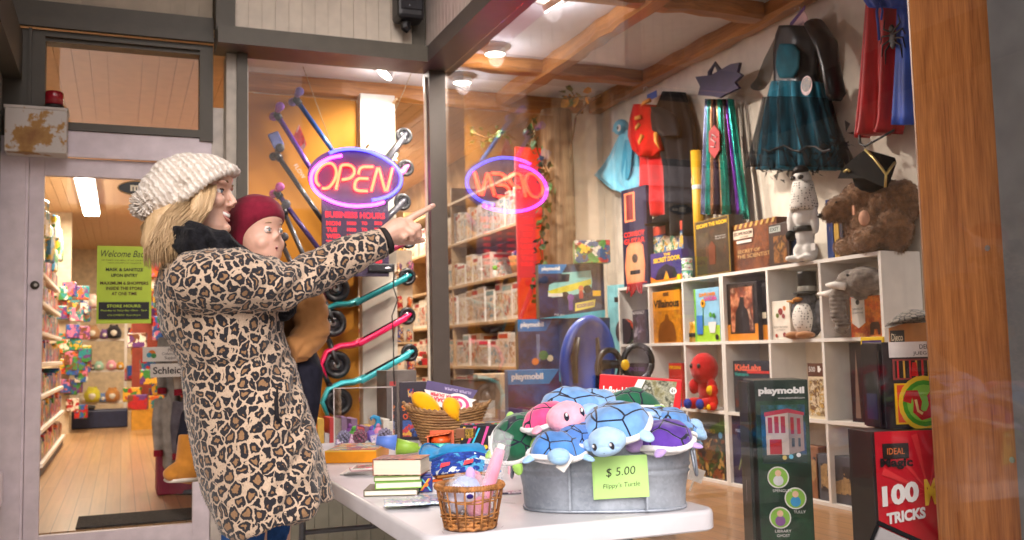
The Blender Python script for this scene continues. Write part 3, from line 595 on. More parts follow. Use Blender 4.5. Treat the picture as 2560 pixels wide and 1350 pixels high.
# ================================================================ people
SKIN = M((.66, .40, .30), .45, var=.06, scale=30, sss=.15, bump=.05, bscale=300); SKINB = M((.68, .40, .30), .45, var=.06, scale=30, sss=.18)
def leopard():
    m, n, l, b = _new("leopard_wool"); b.inputs['Roughness'].default_value = .95; b.inputs['Sheen Weight'].default_value = .25
    tc = n.new('ShaderNodeTexCoord'); mp = n.new('ShaderNodeMapping'); mp.inputs['Scale'].default_value = (1, .9, .85); l.new(tc.outputs['Object'], mp.inputs['Vector'])
    nz = n.new('ShaderNodeTexNoise'); nz.inputs['Scale'].default_value = 45; nz.inputs['Detail'].default_value = 2.5; l.new(mp.outputs[0], nz.inputs['Vector'])
    ad = n.new('ShaderNodeMix'); ad.data_type = 'VECTOR'; ad.inputs[0].default_value = .022; l.new(mp.outputs[0], ad.inputs[4]); l.new(nz.outputs['Color'], ad.inputs[5])
    vo = n.new('ShaderNodeTexVoronoi'); vo.feature = 'DISTANCE_TO_EDGE'; vo.inputs['Scale'].default_value = 37; vo.inputs['Randomness'].default_value = .85; l.new(ad.outputs[1], vo.inputs['Vector'])
    n2 = n.new('ShaderNodeTexNoise'); n2.inputs['Scale'].default_value = 62; n2.inputs['Detail'].default_value = 2; l.new(mp.outputs[0], n2.inputs['Vector'])
    # wobble the distance so rosettes break open
    w = n.new('ShaderNodeMath'); w.operation = 'MULTIPLY_ADD'; w.inputs[1].default_value = .34; l.new(n2.outputs['Fac'], w.inputs[0]); l.new(vo.outputs['Distance'], w.inputs[2])
    rp = n.new('ShaderNodeValToRGB'); e = rp.color_ramp
    tan = (.27, .15, .07, 1); dark = (.012, .011, .016, 1); base = (.50, .375, .27, 1)
    e.elements[0].position = 0; e.elements[0].color = base; e.elements[1].position = .245; e.elements[1].color = base
    for p, c in ((.262, dark), (.455, dark), (.48, tan), (1, tan)):
        x = e.elements.new(p); x.color = c
    l.new(w.outputs[0], rp.inputs[0])
    n3 = n.new('ShaderNodeTexNoise'); n3.inputs['Scale'].default_value = 260; n3.inputs['Detail'].default_value = 2; l.new(tc.outputs['Object'], n3.inputs['Vector'])
    mx = n.new('ShaderNodeMix'); mx.data_type = 'RGBA'; mx.blend_type = 'OVERLAY'; mx.inputs[0].default_value = .35; l.new(rp.outputs[0], mx.inputs[6]); l.new(n3.outputs['Fac'], mx.inputs[7])
    l.new(mx.outputs[2], b.inputs['Base Color'])
    bp = n.new('ShaderNodeBump'); bp.inputs['Strength'].default_value = .35; bp.inputs['Distance'].default_value = .003; l.new(n3.outputs['Fac'], bp.inputs['Height']); l.new(bp.outputs[0], b.inputs['Normal'])
    return m
def knit(c, scale=70, name="knit"):
    m, n, l, b = _new(name); b.inputs['Roughness'].default_value = .95; b.inputs['Sheen Weight'].default_value = .3
    tc = n.new('ShaderNodeTexCoord'); mp = n.new('ShaderNodeMapping'); mp.inputs['Rotation'].default_value = (0, R(35), 0); l.new(tc.outputs['Object'], mp.inputs['Vector'])
    wv = n.new('ShaderNodeTexWave'); wv.inputs['Scale'].default_value = scale*.32; wv.inputs['Distortion'].default_value = 2.5; wv.inputs['Detail'].default_value = 2; wv.inputs['Detail Scale'].default_value = 2.5; l.new(mp.outputs[0], wv.inputs['Vector'])
    vo = n.new('ShaderNodeTexVoronoi'); vo.inputs['Scale'].default_value = scale*1.6; l.new(tc.outputs['Object'], vo.inputs['Vector'])
    ma = n.new('ShaderNodeMath'); ma.operation = 'MULTIPLY_ADD'; ma.inputs[1].default_value = -.9; l.new(vo.outputs['Distance'], ma.inputs[0]); l.new(wv.outputs['Fac'], ma.inputs[2])
    rp = n.new('ShaderNodeValToRGB'); cc = rgb(c); rp.color_ramp.elements[0].position = -.0; rp.color_ramp.elements[1].position = .45
    rp.color_ramp.elements[0].color = (cc[0]*.72, cc[1]*.67, cc[2]*.62, 1); rp.color_ramp.elements[1].color = cc; l.new(ma.outputs[0], rp.inputs[0]); l.new(rp.outputs[0], b.inputs['Base Color'])
    bp = n.new('ShaderNodeBump'); bp.inputs['Strength'].default_value = .6; bp.inputs['Distance'].default_value = .004; l.new(ma.outputs[0], bp.inputs['Height']); l.new(bp.outputs[0], b.inputs['Normal'])
    return m
def head_shape(mb, T, baby=False):
    """front = +X, up = +Z, metres for an adult; features added as overlapping shells for the voxel union"""
    if not baby:
        rows = [(-.118, .066, .030, .020), (-.110, .078, .005, .034), (-.095, .083, -.02, .046), (-.07, .080, -.055, .055), (-.045, .080, -.075, .062), (-.02, .080, -.088, .067),
                (.0, .077, -.096, .070), (.02, .086, -.10, .073), (.045, .088, -.10, .074), (.065, .066, -.08, .060), (.075, .03, -.05, .03)]
    else:
        rows = [(-.112, .058, .030, .022), (-.103, .070, .0, .040), (-.085, .073, -.03, .058), (-.06, .074, -.06, .068), (-.035, .074, -.08, .074), (-.01, .072, -.095, .077),
                (.015, .075, -.105, .080), (.04, .083, -.11, .083), (.07, .082, -.11, .082), (.1, .066, -.095, .072), (.122, .04, -.07, .05), (.135, .005, -.035, .02)]
    n = 28; rings = []
    for z, f, bk, w in rows:
        c, a = (f+bk)/2, (f-bk)/2
        rings.append([(c+a*math.copysign(abs(math.cos(t))**.85, math.cos(t)), w*math.sin(t)*(1-.10*max(0, math.cos(t))), z) for t in [2*PI*j/n for j in range(n)]])
    mb.loft(rings, T)
    k = .8 if baby else 1
    if baby:
        mb.tube([(.068, 0, .0), (.076, 0, -.014), (.082, 0, -.026)], [.007, .0078, .009], 10, T); mb.ell((.074, .009, -.029), .007, T=T); mb.ell((.074, -.009, -.029), .007, T=T)
        for s in (-1, 1): mb.ell((.038, .036*s, -.045), (.030, .030, .032), T=T)
    else:
        mb.tube([(.075, 0, .014), (.084, 0, -.004), (.095, 0, -.022), (.100, 0, -.030)], [.0065, .007, .0082, .0078], 10, T)
        for s in (-1, 1):
            mb.ell((.088, .0095*s, -.034), (.010, .0065, .0065), T=T); mb.ell((.056, .036*s, -.028), (.026, .024, .022), T=T); mb.ell((.070, .030*s, .022), (.014, .026, .009), T=T)
        mb.ell((.078, 0, -.098), (.014, .018, .014), T=T)
def lerp_px(rows, y, nring=28, sub=3, yc=None, wob=0, seed=0):
    """rings through pixel pairs (lx,ly,rx,ry,half depth) on the plane at depth y"""
    out = []; rr = random.Random(seed)
    for i in range(len(rows)-1):
        for k in range(sub):
            t = k/sub; out.append([a*(1-t)+b_*t for a, b_ in zip(rows[i], rows[i+1])])
    out.append(list(rows[-1])); rings = []
    for lx, ly, rx, ry, b_ in out:
        L, Q = ony(lx, ly, y), ony(rx, ry, y); c = (L+Q)/2; e = (Q-L)/2
        ring = []
        for j in range(nring):
            t = 2*PI*j/nring; ring.append(c + e*math.cos(t) + Vector((0, b_, 0))*math.sin(t))
        rings.append(ring)
    return rings
WY = 2.75
def wp(x, y, Y=WY): return ony(x, y, Y)
base = wp(640, 1100); base.z = 0
wm = thing('person', 'woman in leopard print coat, cream knit hat and dark scarf, pointing at the window', 'person', (base.x, WY, 0))
wl_ = Vector((base.x, WY, 0)); W2 = Matrix.Translation(-wl_)
# --- body: head, neck, torso core, legs, arm and pointing hand as one surface
HS = 1.0
HT = W2 @ Matrix.Translation(wp(498, 482)) @ Matrix.Rotation(R(-21), 4, 'Z') @ Matrix.Rotation(R(2), 4, 'Y') @ Matrix.Rotation(R(-3), 4, 'X') @ Matrix.Scale(HS, 4)
mb = MB(); head_shape(mb, HT)
mb.tube([HT @ Vector((-.02, 0, -.05)), HT @ Vector((-.025, 0, -.12)), W2 @ wp(500, 640)], [.052, .05, .058], 16)
mb.tube([W2 @ wp(500, 640), W2 @ wp(540, 800), W2 @ wp(600, 1000), W2 @ wp(650, 1200)], [.06, .10, .09, .07], 14)
for dy, px in ((-.09, 605), (.10, 668)):
    hip = wp(px+10, 1190, WY+dy); foot = Vector((hip.x-.03, WY+dy, .03)); knee = Vector((hip.x-.0, WY+dy, .42))
    mb.tube([W2 @ hip, W2 @ knee, W2 @ foot], [.06, .045, .035], 14)
    mb.ell(W2 @ (foot+Vector((.06, 0, .0))), (.13, .045, .03))
# far arm round the child
mb.tube([W2 @ wp(560, 690, WY+.2), W2 @ wp(640, 820, WY+.24), W2 @ wp(700, 840, WY+.2)], [.05, .045, .035], 10)
AY = 2.56
def hp(x, y, d=0): return W2 @ ony(x, y, AY+.03+d)
mb.tube([hp(520, 700, .03), hp(720, 705), hp(860, 645), hp(958, 596)], [.06, .05, .04, .028], 14, flat=1)
# hand: palm (back of the hand to the viewer), index stretched, other fingers curled, thumb below
mb.tube([hp(945, 600), hp(962, 590), hp(985, 577), hp(1012, 566)], [.027, .027, .032, .030], 14)
mb.ell(hp(1000, 575, .005), (.036, .020, .030), (0, R(-25), 0))
def finger(pts, r): mb.tube([hp(*p) for p in pts], r, 10); mb.ell(hp(*pts[-1]), r[-1]); mb.ell(hp(*pts[1]), r[1]*1.04)
finger([(1010, 556, -.005), (1034, 541, -.010), (1062, 526, -.012), (1083, 514, -.012)], [.0115, .0105, .0092, .0075])
finger([(1012, 557, -.012), (1044, 568, -.022), (1048, 588, -.010), (1034, 596, .01)], [.0120, .0115, .0105, .0095])
finger([(1000, 563, -.014), (1029, 582, -.026), (1030, 598, -.012), (1016, 598, .01)], [.0118, .0112, .0100, .0090])
finger([(986, 568, -.012), (1010, 592, -.022), (1006, 600, -.010), (996, 596, .01)], [.0108, .0100, .0090, .0082])
finger([(968, 600, .012), (1000, 603, .020), (1034, 603, .02), (1056, 600, .016)], [.015, .0125, .0105, .0085])
remesh(mb, 'body', SKIN, .0036, wm, 1, .5)
MB().ell(hp(1080, 513, -.019), (.006, .003, .0045), (0, R(-30), 0)).build('nail', M((.74, .48, .42), .25), wm, True)
# --- face details
def feat(T, parent, baby=False):
    ez, ex, ey = (.0, .0595, .030) if not baby else (.0, .0590, .029)
    er = .0122 if not baby else .0118
    iris = M((.12, .16, .2), .2, var=.02) if not baby else M((.16, .2, .22), .2, var=.02)
    for s in (-1, 1):
        c = T @ Vector((ex, ey*s, ez)); e = MB().ell(c, er, n=16).build('eye', M((.72, .66, .62), .2, var=.01), parent, True)
        g = MB(); g.ell(T @ Vector((ex+er*.78, ey*s+.0012*0, ez)), (er*.35, er*.64, er*.64), n=12); g.build('iris', iris, e, True)
        g = MB(); g.ell(T @ Vector((ex+er*.98, ey*s, ez)), (er*.2, er*.27, er*.27), n=10); g.build('pupil', INK, e, True)
        g = MB(); n_ = 12; rg = []
        for la in (R(14), R(30), R(50), R(70), R(86)): rg.append([T @ (Vector((ex, ey*s, ez))+Vector((er*1.10*math.cos(la)*math.cos(R(-85)+R(170)*q/n_), er*1.10*math.cos(la)*math.sin(R(-85)+R(170)*q/n_), er*1.10*math.sin(la)))) for q in range(n_+1)])
        g.add([p for r2 in rg for p in r2], [(a*(n_+1)+q, a*(n_+1)+q+1, (a+1)*(n_+1)+q+1, (a+1)*(n_+1)+q) for a in range(4) for q in range(n_)]); g.build('eyelid', SKINB if baby else SKIN, parent, True)
        g = MB(); N = 9
        g.tube([T @ Vector((ex+.0035+er*math.cos(a)*.93, ey*s+er*math.sin(a)*1.08, ez+.0028+.0012*math.cos(a*1.2))) for a in [R(-62)+R(124)*i/N for i in range(N+1)]], .0021 if not baby else .0017, 6, flat=1.0)
        g.build('eyelash', M((.10, .055, .03), .7) if not baby else M((.3, .2, .13), .7), parent, True)
        g = MB(); fx = .0895 if not baby else .080
        g.tube([T @ Vector((fx-.002-.010*abs(t)**1.5*(1 if t > 0 else .3)-.004, s*(.014+.028*(t+1)/2), .0235+.004*(1-t*t))) for t in (-1, -.5, 0, .5, 1)], [.0015, .0024, .0024, .002, .001], 6)
        g.build('eyebrow', M((.30, .19, .10), .8) if not baby else M((.5, .34, .22), .8), parent, True)
        g = MB(); g.tube([T @ Vector((ex+.0025+er*math.cos(a)*.95, ey*s+er*math.sin(a)*1.02, ez-.0062-.003*math.cos(a))) for a in [R(-55)+R(110)*i/6 for i in range(7)]], .0014, 6)
        g.build('lower_lid', M((.55, .30, .23), .6), parent, True)
feat(HT, wm)
LIP = M((.60, .26, .22), .45, var=.05)
def mouthp(t, dz, dx=0): return HT @ Vector((.0835+dx-.020*t*t, .027*t, -.066+dz+.010*t*t))
mo = MB().loft([[mouthp(t, z, .0005) for t, z in ((-.9, .004), (-.5, .006), (0, .007), (.5, .006), (.9, .004), (.5, -.006), (0, -.009), (-.5, -.006))], [mouthp(t, z, -.012) for t, z in ((-.9, .004), (-.5, .006), (0, .007), (.5, .006), (.9, .004), (.5, -.006), (0, -.009), (-.5, -.006))]]).build('mouth', M((.12, .02, .02), .5), wm)
g = MB()
g.tube([mouthp(-.82+1.64*i/10, .0022, .0010) for i in range(11)], [.002]+[.0030]*9+[.002], 8, flat=1.7)
g.build('teeth', M((.86, .83, .78), .2, var=.02), mo, True)
MB().tube([mouthp(t, .0085-.002*abs(t), .002) for t in (-1.08, -.7, -.25, 0, .25, .7, 1.08)], [.0010, .0020, .0027, .0023, .0027, .0020, .0010], 8).build('upper_lip', LIP, wm, True)
MB().tube([mouthp(t, -.0098+.010*t*t, .0015) for t in (-1.05, -.7, -.3, 0, .3, .7, 1.05)], [.0010, .0024, .0035, .0038, .0035, .0024, .0010], 8).build('lower_lip', LIP, wm, True)
# --- coat
LEO = leopard()
rows = [(462, 618, 560, 612, .10), (425, 640, 612, 636, .17), (398, 672, 672, 672, .205), (386, 715, 706, 716, .215), (392, 780, 704, 780, .205), (410, 835, 706, 830, .195), (437, 885, 716, 866, .185),
        (453, 935, 731, 898, .18), (459, 985, 746, 946, .187), (466, 1040, 762, 1000, .20), (484, 1115, 783, 1065, .212), (508, 1200, 802, 1140, .225), (529, 1275, 815, 1195, .232), (545, 1332, 823, 1238, .236)]
mb = MB(); mb.loft([[W2 @ p for p in r_] for r_ in lerp_px(rows, WY, 40, 3)])
# near sleeve
sl_ = [(470, 705, .10, .012), (520, 700, .105, -.02), (600, 700, .098, -.05), (680, 712, .086, -.04), (740, 704, .076, -.02), (820, 664, .068, 0), (890, 632, .058, 0), (958, 604, .050, 0)]
cs = [ony(x, y, AY+.03+d) for x, y, r_, d in sl_]
mb.tube([W2 @ c for c in cs], [s[2] for s in sl_], 18, flat=.82)
# far sleeve
mb.tube([W2 @ wp(520, 700, WY+.16), W2 @ wp(610, 800, WY+.26), W2 @ wp(690, 830, WY+.22)], [.08, .07, .05], 14)
def fold(co):
    a = noise.noise(Vector((co.x*5, co.y*5, co.z*3.0)))*.012 + noise.noise(Vector((co.x*14, co.y*14, co.z*6+5)))*.006 + .0022*noise.noise(co*34)
    q = noise.noise(Vector((co.x*4+3, co.y*4, co.z*11+co.x*6))); a += .009*max(0, .28-abs(q))*(2 if 1.05 < co.z else .8)
    # skirt pleats below the waist, creases around the elbow
    zz = max(0, min(1, (1.10-co.z)/.4)); a += .011*zz*math.sin(co.x*38+co.y*22+1.5*math.sin(co.z*3)+.6)
    ar = math.exp(-((co.x-(cs[4].x-wl_.x))/.10)**2)*(1 if co.y < -.1 else 0); a += .007*ar*math.sin((co.x*.8-co.z*.7)*95+3*noise.noise(co*9))
    wz = math.exp(-((co.z-1.14-.10*co.x)/.010)**2); a -= .006*wz*(1 if co.z < 1.25 and co.y > -.32 else 0)
    return a
coat = remesh(mb, 'coat', LEO, .0072, wm, 4, .5, fold)
def pile(o, mat, parent, n, L, seed, r_=.0006, nm='pile'):
    rr = random.Random(seed); me = o.data; N = len(me.vertices); mb = MB()
    for i in range(n):
        v = me.vertices[rr.randrange(N)]; d = (v.normal+Vector((rr.gauss(0, .5), rr.gauss(0, .5), rr.gauss(-.3, .4)))).normalized(); mb.tube([v.co-v.normal*.001, v.co+d*L*rr.uniform(.6, 1.2)], [r_, r_*.4], 3, caps=False)
    return mb.build(nm, mat, parent)
pile(coat, LEO, coat, 16000, .0035, 8, .0004)
# open cuff: lining ring + hem facing
cuff = MB().tube([W2 @ (cs[-1]+(cs[-1]-cs[-2])*.02), W2 @ (cs[-1]+(cs[-1]-cs[-2]).normalized()*.014)], [.049, .046], 18, flat=.82).build('cuff_lining', M((.03, .025, .025), .8), coat, True)
pk = [ony(x, y, 2.545) for x, y in ((694, 966), (690, 1000), (692, 1040), (700, 1058))]
MB().tube([W2 @ p for p in pk], [.002, .005, .006, .002], 8).build('pocket_slit', M((.02, .018, .02), .8), coat, True)
# --- jeans, scarf
DEN = M('2b4f86', .85, var=.25, scale=40, bump=.3, bscale=400)
mb = MB()
for dy, x0, x1 in ((-.10, 552, 668), (.10, 615, 728)):
    a = (wp(x0, 1300, WY+dy)+wp(x1, 1300, WY+dy))/2; w = (wp(x1, 1300, WY+dy)-wp(x0, 1300, WY+dy)).length/2
    up = a+Vector((0.0, 0, .12)); kn = Vector((a.x-.005, WY+dy, .44)); an = Vector((a.x-.05, WY+dy, .06))
    mb.tube([W2 @ up, W2 @ a, W2 @ kn, W2 @ an], [w*1.05, w, w*.72, w*.6], 18)
remesh(mb, 'jeans', DEN, .012, wm, 3, .5, lambda c: .004*noise.noise(c*16))
SCF = M((.012, .012, .015), .95, var=.4, scale=60, bump=.9, bscale=160, sheen=.06)
mb = MB()
mb.tube([W2 @ wp(x, y, Y) for x, y, Y in ((462, 596, 2.66), (495, 606, 2.60), (545, 622, 2.59), (595, 650, 2.61), (650, 684, 2.66), (690, 705, 2.75), (650, 660, 2.88), (570, 612, 2.90), (500, 590, 2.86), (462, 592, 2.76), (462, 596, 2.66))],
        [.045, .050, .047, .043, .04, .036, .045, .05, .055, .05, .045], 14, flat=1)
mb.tube([W2 @ wp(x, y, Y) for x, y, Y in ((462, 578, 2.68), (498, 588, 2.63), (545, 608, 2.62), (590, 640, 2.66))], [.03, .034, .030, .02], 12)
remesh(mb, 'scarf', SCF, .006, wm, 2, .5, lambda c: .006*math.sin((c.x+c.z)*120+6*noise.noise(c*8))+.005*noise.noise(c*30))
mb = MB(); mb.tube([W2 @ wp(x, y, Y) for x, y, Y in ((690, 700, 2.72), (706, 745, 2.66), (712, 778, 2.66), (700, 795, 2.68))], [.03, .04, .034, .016], 12); mb.ell(W2 @ wp(690, 770, 2.68), (.035, .04, .03))
remesh(mb, 'scarf_end', SCF, .006, wm, 2, .5, lambda c: .006*noise.noise(c*40))
# --- hair
HAIR = WOOD((.50, .32, .155), (.72, .52, .30), 'Z', 30, .45, 0, .1)
mb = MB(); rr = random.Random(3)
mb.ell(W2 @ wp(482, 500, 2.75), (.098, .080, .10)); 
# solid under-shape of the bob at the back and over the near ear
def lock(pts, r, fl=.5): mb.tube([W2 @ wp(*p) for p in pts], r, 9, flat=fl)
lock([(440, 520, 2.72), (412, 560, 2.70), (402, 610, 2.69), (405, 652, 2.69)], [.05, .058, .055, .03], .9)
lock([(420, 530, 2.82), (395, 580, 2.82), (390, 640, 2.82)], [.05, .055, .03], .9)
lock([(500, 470, 2.69), (492, 520, 2.672), (478, 565, 2.668), (468, 590, 2.675)], [.035, .034, .028, .015], .7)
lock([(522, 470, 2.70), (514, 505, 2.678), (500, 545, 2.668), (488, 575, 2.668)], [.022, .022, .018, .008], .7)
hair = remesh(mb, 'hair', HAIR, .006, wm, 2, .5, lambda c: .002*math.sin(c.x*170+c.y*90+8*noise.noise(Vector((c.x*6, c.y*6, c.z*2)))))
mb = MB()
for i in range(1100):
    t = rr.random(); back = rr.random() < .66
    if back:
        x0 = 395+95*rr.random()*t+20*rr.random(); xb = 358+88*rr.random(); yb = 640+48*rr.random()-abs(xb-405)*.35; Y = 2.62+.10*rr.random()
        pts = [(x0+40, 500+10*rr.random(), Y+.03), (x0+6, 540, Y+.005), ((x0+xb)/2-6, 585, Y), (xb, (585+yb)/2+6, Y), (xb+8*(rr.random()-.3), yb, Y+.012)]
    else:
        x0 = 492+42*rr.random(); xb = x0-28-22*rr.random(); yb = 560+35*rr.random()+(548-x0)*.5; Y = 2.645+.018*rr.random()
        pts = [(x0+8, 462, Y+.025), (x0+4, 490, Y), (x0-6, 525, Y-.006), (xb, (525+yb)/2, Y-.006), (xb-4, yb, Y+.006)]
    mb.tube([W2 @ wp(*p) for p in pts], [.0007, .0011, .0012, .0010, .0003], 4, flat=.6)
mb.build('hair_strands', HAIR, hair, True)
# --- knit hat with pompom
KN = knit((.84, .78, .71), 62, 'cream_knit')
mb = MB()
mb.loft([[W2 @ p for p in r_] for r_ in lerp_px([(436, 512, 588, 436, .098), (424, 500, 586, 424, .106), (410, 485, 578, 410, .110), (398, 470, 565, 402, .105), (398, 445, 535, 390, .085), (420, 420, 505, 385, .055), (445, 402, 482, 388, .02)], 2.75, 30, 3)])
mb.ell(W2 @ wp(410, 490, 2.74), (.070, .085, .075)); mb.ell(W2 @ wp(486, 436, 2.75), (.082, .085, .055), (0, R(14), 0)); mb.ell(W2 @ wp(440, 455, 2.745), (.075, .085, .06), (0, R(30), 0)); mb.ell(W2 @ wp(383, 508, 2.73), (.045, .06, .052))
mb.tube([W2 @ wp(x, y, Y) for x, y, Y in ((430, 522, 2.70), (462, 488, 2.655), (502, 458, 2.645), (545, 433, 2.665), (580, 424, 2.70), (588, 430, 2.76), (575, 432, 2.83), (510, 460, 2.855), (445, 505, 2.83), (428, 522, 2.76), (432, 524, 2.70))], .015, 12)
hat = remesh(mb, 'knit_hat', KN, .005, wm, 3, .5, lambda c: .0020*math.sin((c.x*.82+c.z*.57)*420+3*noise.noise(c*14))*math.sin((c.z*.82-c.x*.57)*380+c.y*60)+.0035*noise.noise(c*22)+.0022*noise.noise(c*110))
mb = MB(); pc = W2 @ wp(364, 512, 2.70); rr = random.Random(5); mb.ell(pc, .030)
for i in range(420):
    d = Vector((rr.gauss(0, 1), rr.gauss(0, 1), rr.gauss(0, 1))).normalized(); q = d.orthogonal().normalized()*.006*rr.random()
    mb.tube([pc+d*.024, pc+d*.034+q*.4, pc+d*(.040+.006*rr.random())+q], [.0028, .0026, .0012], 5)
mb.build('pompom', KN, hat, True)
# ---------------------------------------------------------------- the child on her arm
BY = 2.92
cb = wp(720, 800, BY); cl = Vector((cb.x, BY, .80)); B2 = Matrix.Translation(-cl)
ch = thing('person', 'small child in burgundy cap and tan jacket carried on the woman\'s arm', 'person', cl)
BT = B2 @ Matrix.Translation(wp(652, 583, 2.84)) @ Matrix.Rotation(R(-52), 4, 'Z') @ Matrix.Rotation(R(-4), 4, 'Y') @ Matrix.Scale(.80, 4)
mb = MB(); head_shape(mb, BT, True)
def bp_(x, y, Y): return B2 @ wp(x, y, Y)
mb.tube([BT @ Vector((-.02, 0, -.06)), bp_(665, 680, 2.92), bp_(690, 760, 2.94), bp_(720, 900, 2.96)], [.045, .045, .09, .085], 14)
mb.tube([bp_(725, 880, 2.86), bp_(765, 960, 2.80), bp_(745, 1060, 2.82)], [.05, .045, .035], 12)
mb.tube([bp_(690, 880, 3.0), bp_(560, 960, 3.05), bp_(492, 1060, 3.02), bp_(478, 1160, 2.98)], [.055, .05, .04, .03], 12)
mb.tube([bp_(750, 740, 2.86), bp_(770, 820, 2.80), bp_(735, 880, 2.74)], [.035, .03, .024], 10)
hc = (735, 880, 2.74)
remesh(mb, 'body', SKINB, .0042, ch, 2, .5)
feat(BT, ch, True)
g = MB(); g.tube([BT @ Vector((.0725-.012*t*t, .014*t, -.061+.002*t*t)) for t in (-1, -.5, 0, .5, 1)], [.001, .0034, .0042, .0034, .001], 8); g.tube([BT @ Vector((.0715-.012*t*t, .0125*t, -.0715+.004*t*t)) for t in (-1, -.5, 0, .5, 1)], [.001, .0030, .0042, .0030, .001], 8); lp = g.build('lips', M((.66, .33, .29), .45), ch, True)
MB().ell(BT @ Vector((.0705, 0, -.066)), (.004, .010, .004), n=10).build('mouth', M((.14, .03, .03), .5), ch, True)
BUR = M((.20, .012, .032), .9, var=.12, scale=60, bump=.3, bscale=300, sheen=.15)
mb = MB()
n = 32; rings = []
for z, f, bk, w in ((-.055, .0, -.108, .086), (-.015, .030, -.118, .092), (.012, .062, -.120, .094), (.036, .088, -.120, .094), (.07, .090, -.122, .092), (.10, .076, -.110, .082), (.128, .05, -.085, .06), (.145, .0, -.04, .022)):
    c, a = (f+bk)/2, (f-bk)/2; tl = .30
    rings.append([BT @ Vector((c+a*math.cos(t), w*math.sin(t), z+(.020*(math.cos(t)-.2) if z < .06 else 0))) for t in [2*PI*j/n for j in range(n)]])
mb.loft(rings)
mb.ell(BT @ Vector((-.085, 0, .035)), (.065, .080, .085))
remesh(mb, 'cap', BUR, .005, ch, 4, .5, lambda c: .002*noise.noise(c*18))
TAN = M((.46, .215, .075), .7, var=.15, scale=10, bump=.25, bscale=60, sheen=.1)
mb = MB()
mb.loft([[B2 @ p for p in r_] for r_ in lerp_px([(640, 672, 735, 662, .06), (650, 700, 790, 690, .11), (660, 740, 804, 715, .125), (670, 800, 802, 790, .13), (680, 850, 788, 850, .125), (690, 890, 776, 898, .115), (700, 912, 764, 922, .10)], 2.93, 28, 3)])
mb.tube([bp_(745, 715, 2.84), bp_(775, 770, 2.79), bp_(778, 830, 2.77), bp_(745, 872, 2.73), bp_(722, 880, 2.72)], [.055, .058, .055, .048, .04], 14)
remesh(mb, 'jacket', TAN, .006, ch, 3, .5, lambda c: (.007*noise.noise(c*11)-.035*max(0, .20-abs(noise.noise(Vector((c.x*6+c.z*5, c.y*6, c.z*15-c.x*4)))))+.003*noise.noise(c*36)))
FUR = M((.62, .34, .30), .9, var=.3, scale=60); mb = MB(); rr = random.Random(11)
for i in range(160):
    t = rr.random(); p = bp_(775+55*t, 712-16*t+8*rr.random(), 2.80+.08*rr.random()); d = Vector((rr.gauss(0, 1), rr.gauss(0, 1), rr.gauss(.2, 1))).normalized()
    mb.tube([p, p+d*.012, p+d*.024+Vector((0, 0, -.004))], [.0022, .0016, .0005], 4)
mb.build('fur_trim', FUR, ch, True)
NAV = M((.018, .018, .030), .85, var=.2, scale=40, bump=.2, bscale=200)
mb = MB(); mb.tube([bp_(722, 880, 2.86), bp_(752, 940, 2.80), bp_(752, 1000, 2.80), bp_(745, 1075, 2.82)], [.07, .066, .056, .05], 16); mb.tube([bp_(690, 890, 3.0), bp_(560, 960, 3.05), bp_(492, 1050, 3.02), bp_(478, 1115, 2.99)], [.07, .062, .05, .045], 14)
remesh(mb, 'trousers', NAV, .007, ch, 2, .5)
SUE = M((.50, .20, .03), .9, var=.15, scale=30, sheen=.2)
mb = MB(); mb.tube([bp_(478, 1085, 2.98), bp_(474, 1140, 2.98), bp_(470, 1178, 2.98)], [.036, .038, .04], 14); mb.tube([bp_(478, 1180, 2.98), bp_(450, 1178, 2.96), bp_(430, 1186, 2.945)], [.036, .034, .026], 14); mb.ell(bp_(432, 1184, 2.945), (.028, .03, .022))
bt = remesh(mb, 'boot', SUE, .005, ch, 3, .5)
MB().tube([bp_(484, 1196, 2.98), bp_(450, 1198, 2.96), bp_(422, 1201, 2.94)], [.034, .034, .026], 14, flat=.28).build('sole', M((.7, .62, .52), .7), bt, True)
# ================================================================ the folding table and what lies on it
TZ = .742
PLAS = M((.62, .61, .64), .4, var=.06, scale=6, bump=.08, bscale=500, coat=.1)
t = thing('folding_table', 'white plastic folding table with grey steel legs set in front of the shop window', 'table', (1.015, 3.3, 0))
mb = MB(); prof = []
x0, x1, y0, y1, r_ = -.385, .385, -1.21, 1.21, .055
for cx, cy, a0 in ((x1-r_, y1-r_, 0), (x0+r_, y1-r_, 90), (x0+r_, y0+r_, 180), (x1-r_, y0+r_, 270)):
    for k in range(7): prof.append((cx+r_*math.cos(R(a0+15*k)), cy+r_*math.sin(R(a0+15*k)), cx, cy))
def off(d, z): return [(x-(x-cx)*d/r_ , y-(y-cy)*d/r_, z) if r_ else 0 for x, y, cx, cy in prof]
mb.loft([off(.004, .690), off(0, .694), off(0, .728), off(.003, .737), off(.009, .741), off(.011, .741)]); mb.build('top', PLAS, t, 'auto')
rr = random.Random(2)
for i in range(16): x_, y_, a_, l_ = rr.uniform(-.36, .36), rr.uniform(-1.19, -.3), rr.uniform(0, 3), rr.uniform(.008, .03); MB().box(-l_, l_, -.0007, .0007, .7411, .7413, Matrix.Translation((x_, y_, 0)) @ Matrix.Rotation(a_, 4, 'Z')).build('scuff_mark', M((.36, .35, .35), .7), t)
MB().box(.08, .19, -1.17, -1.15, .7411, .7415).build('moulded_label', M((.66, .65, .67), .3), t)
MB().box(-.384, -.379, -.004, .004, .69, .7405).build('fold_seam', M((.5, .5, .5), .6), t)
LEGM = M((.16, .17, .19), .35, .6)
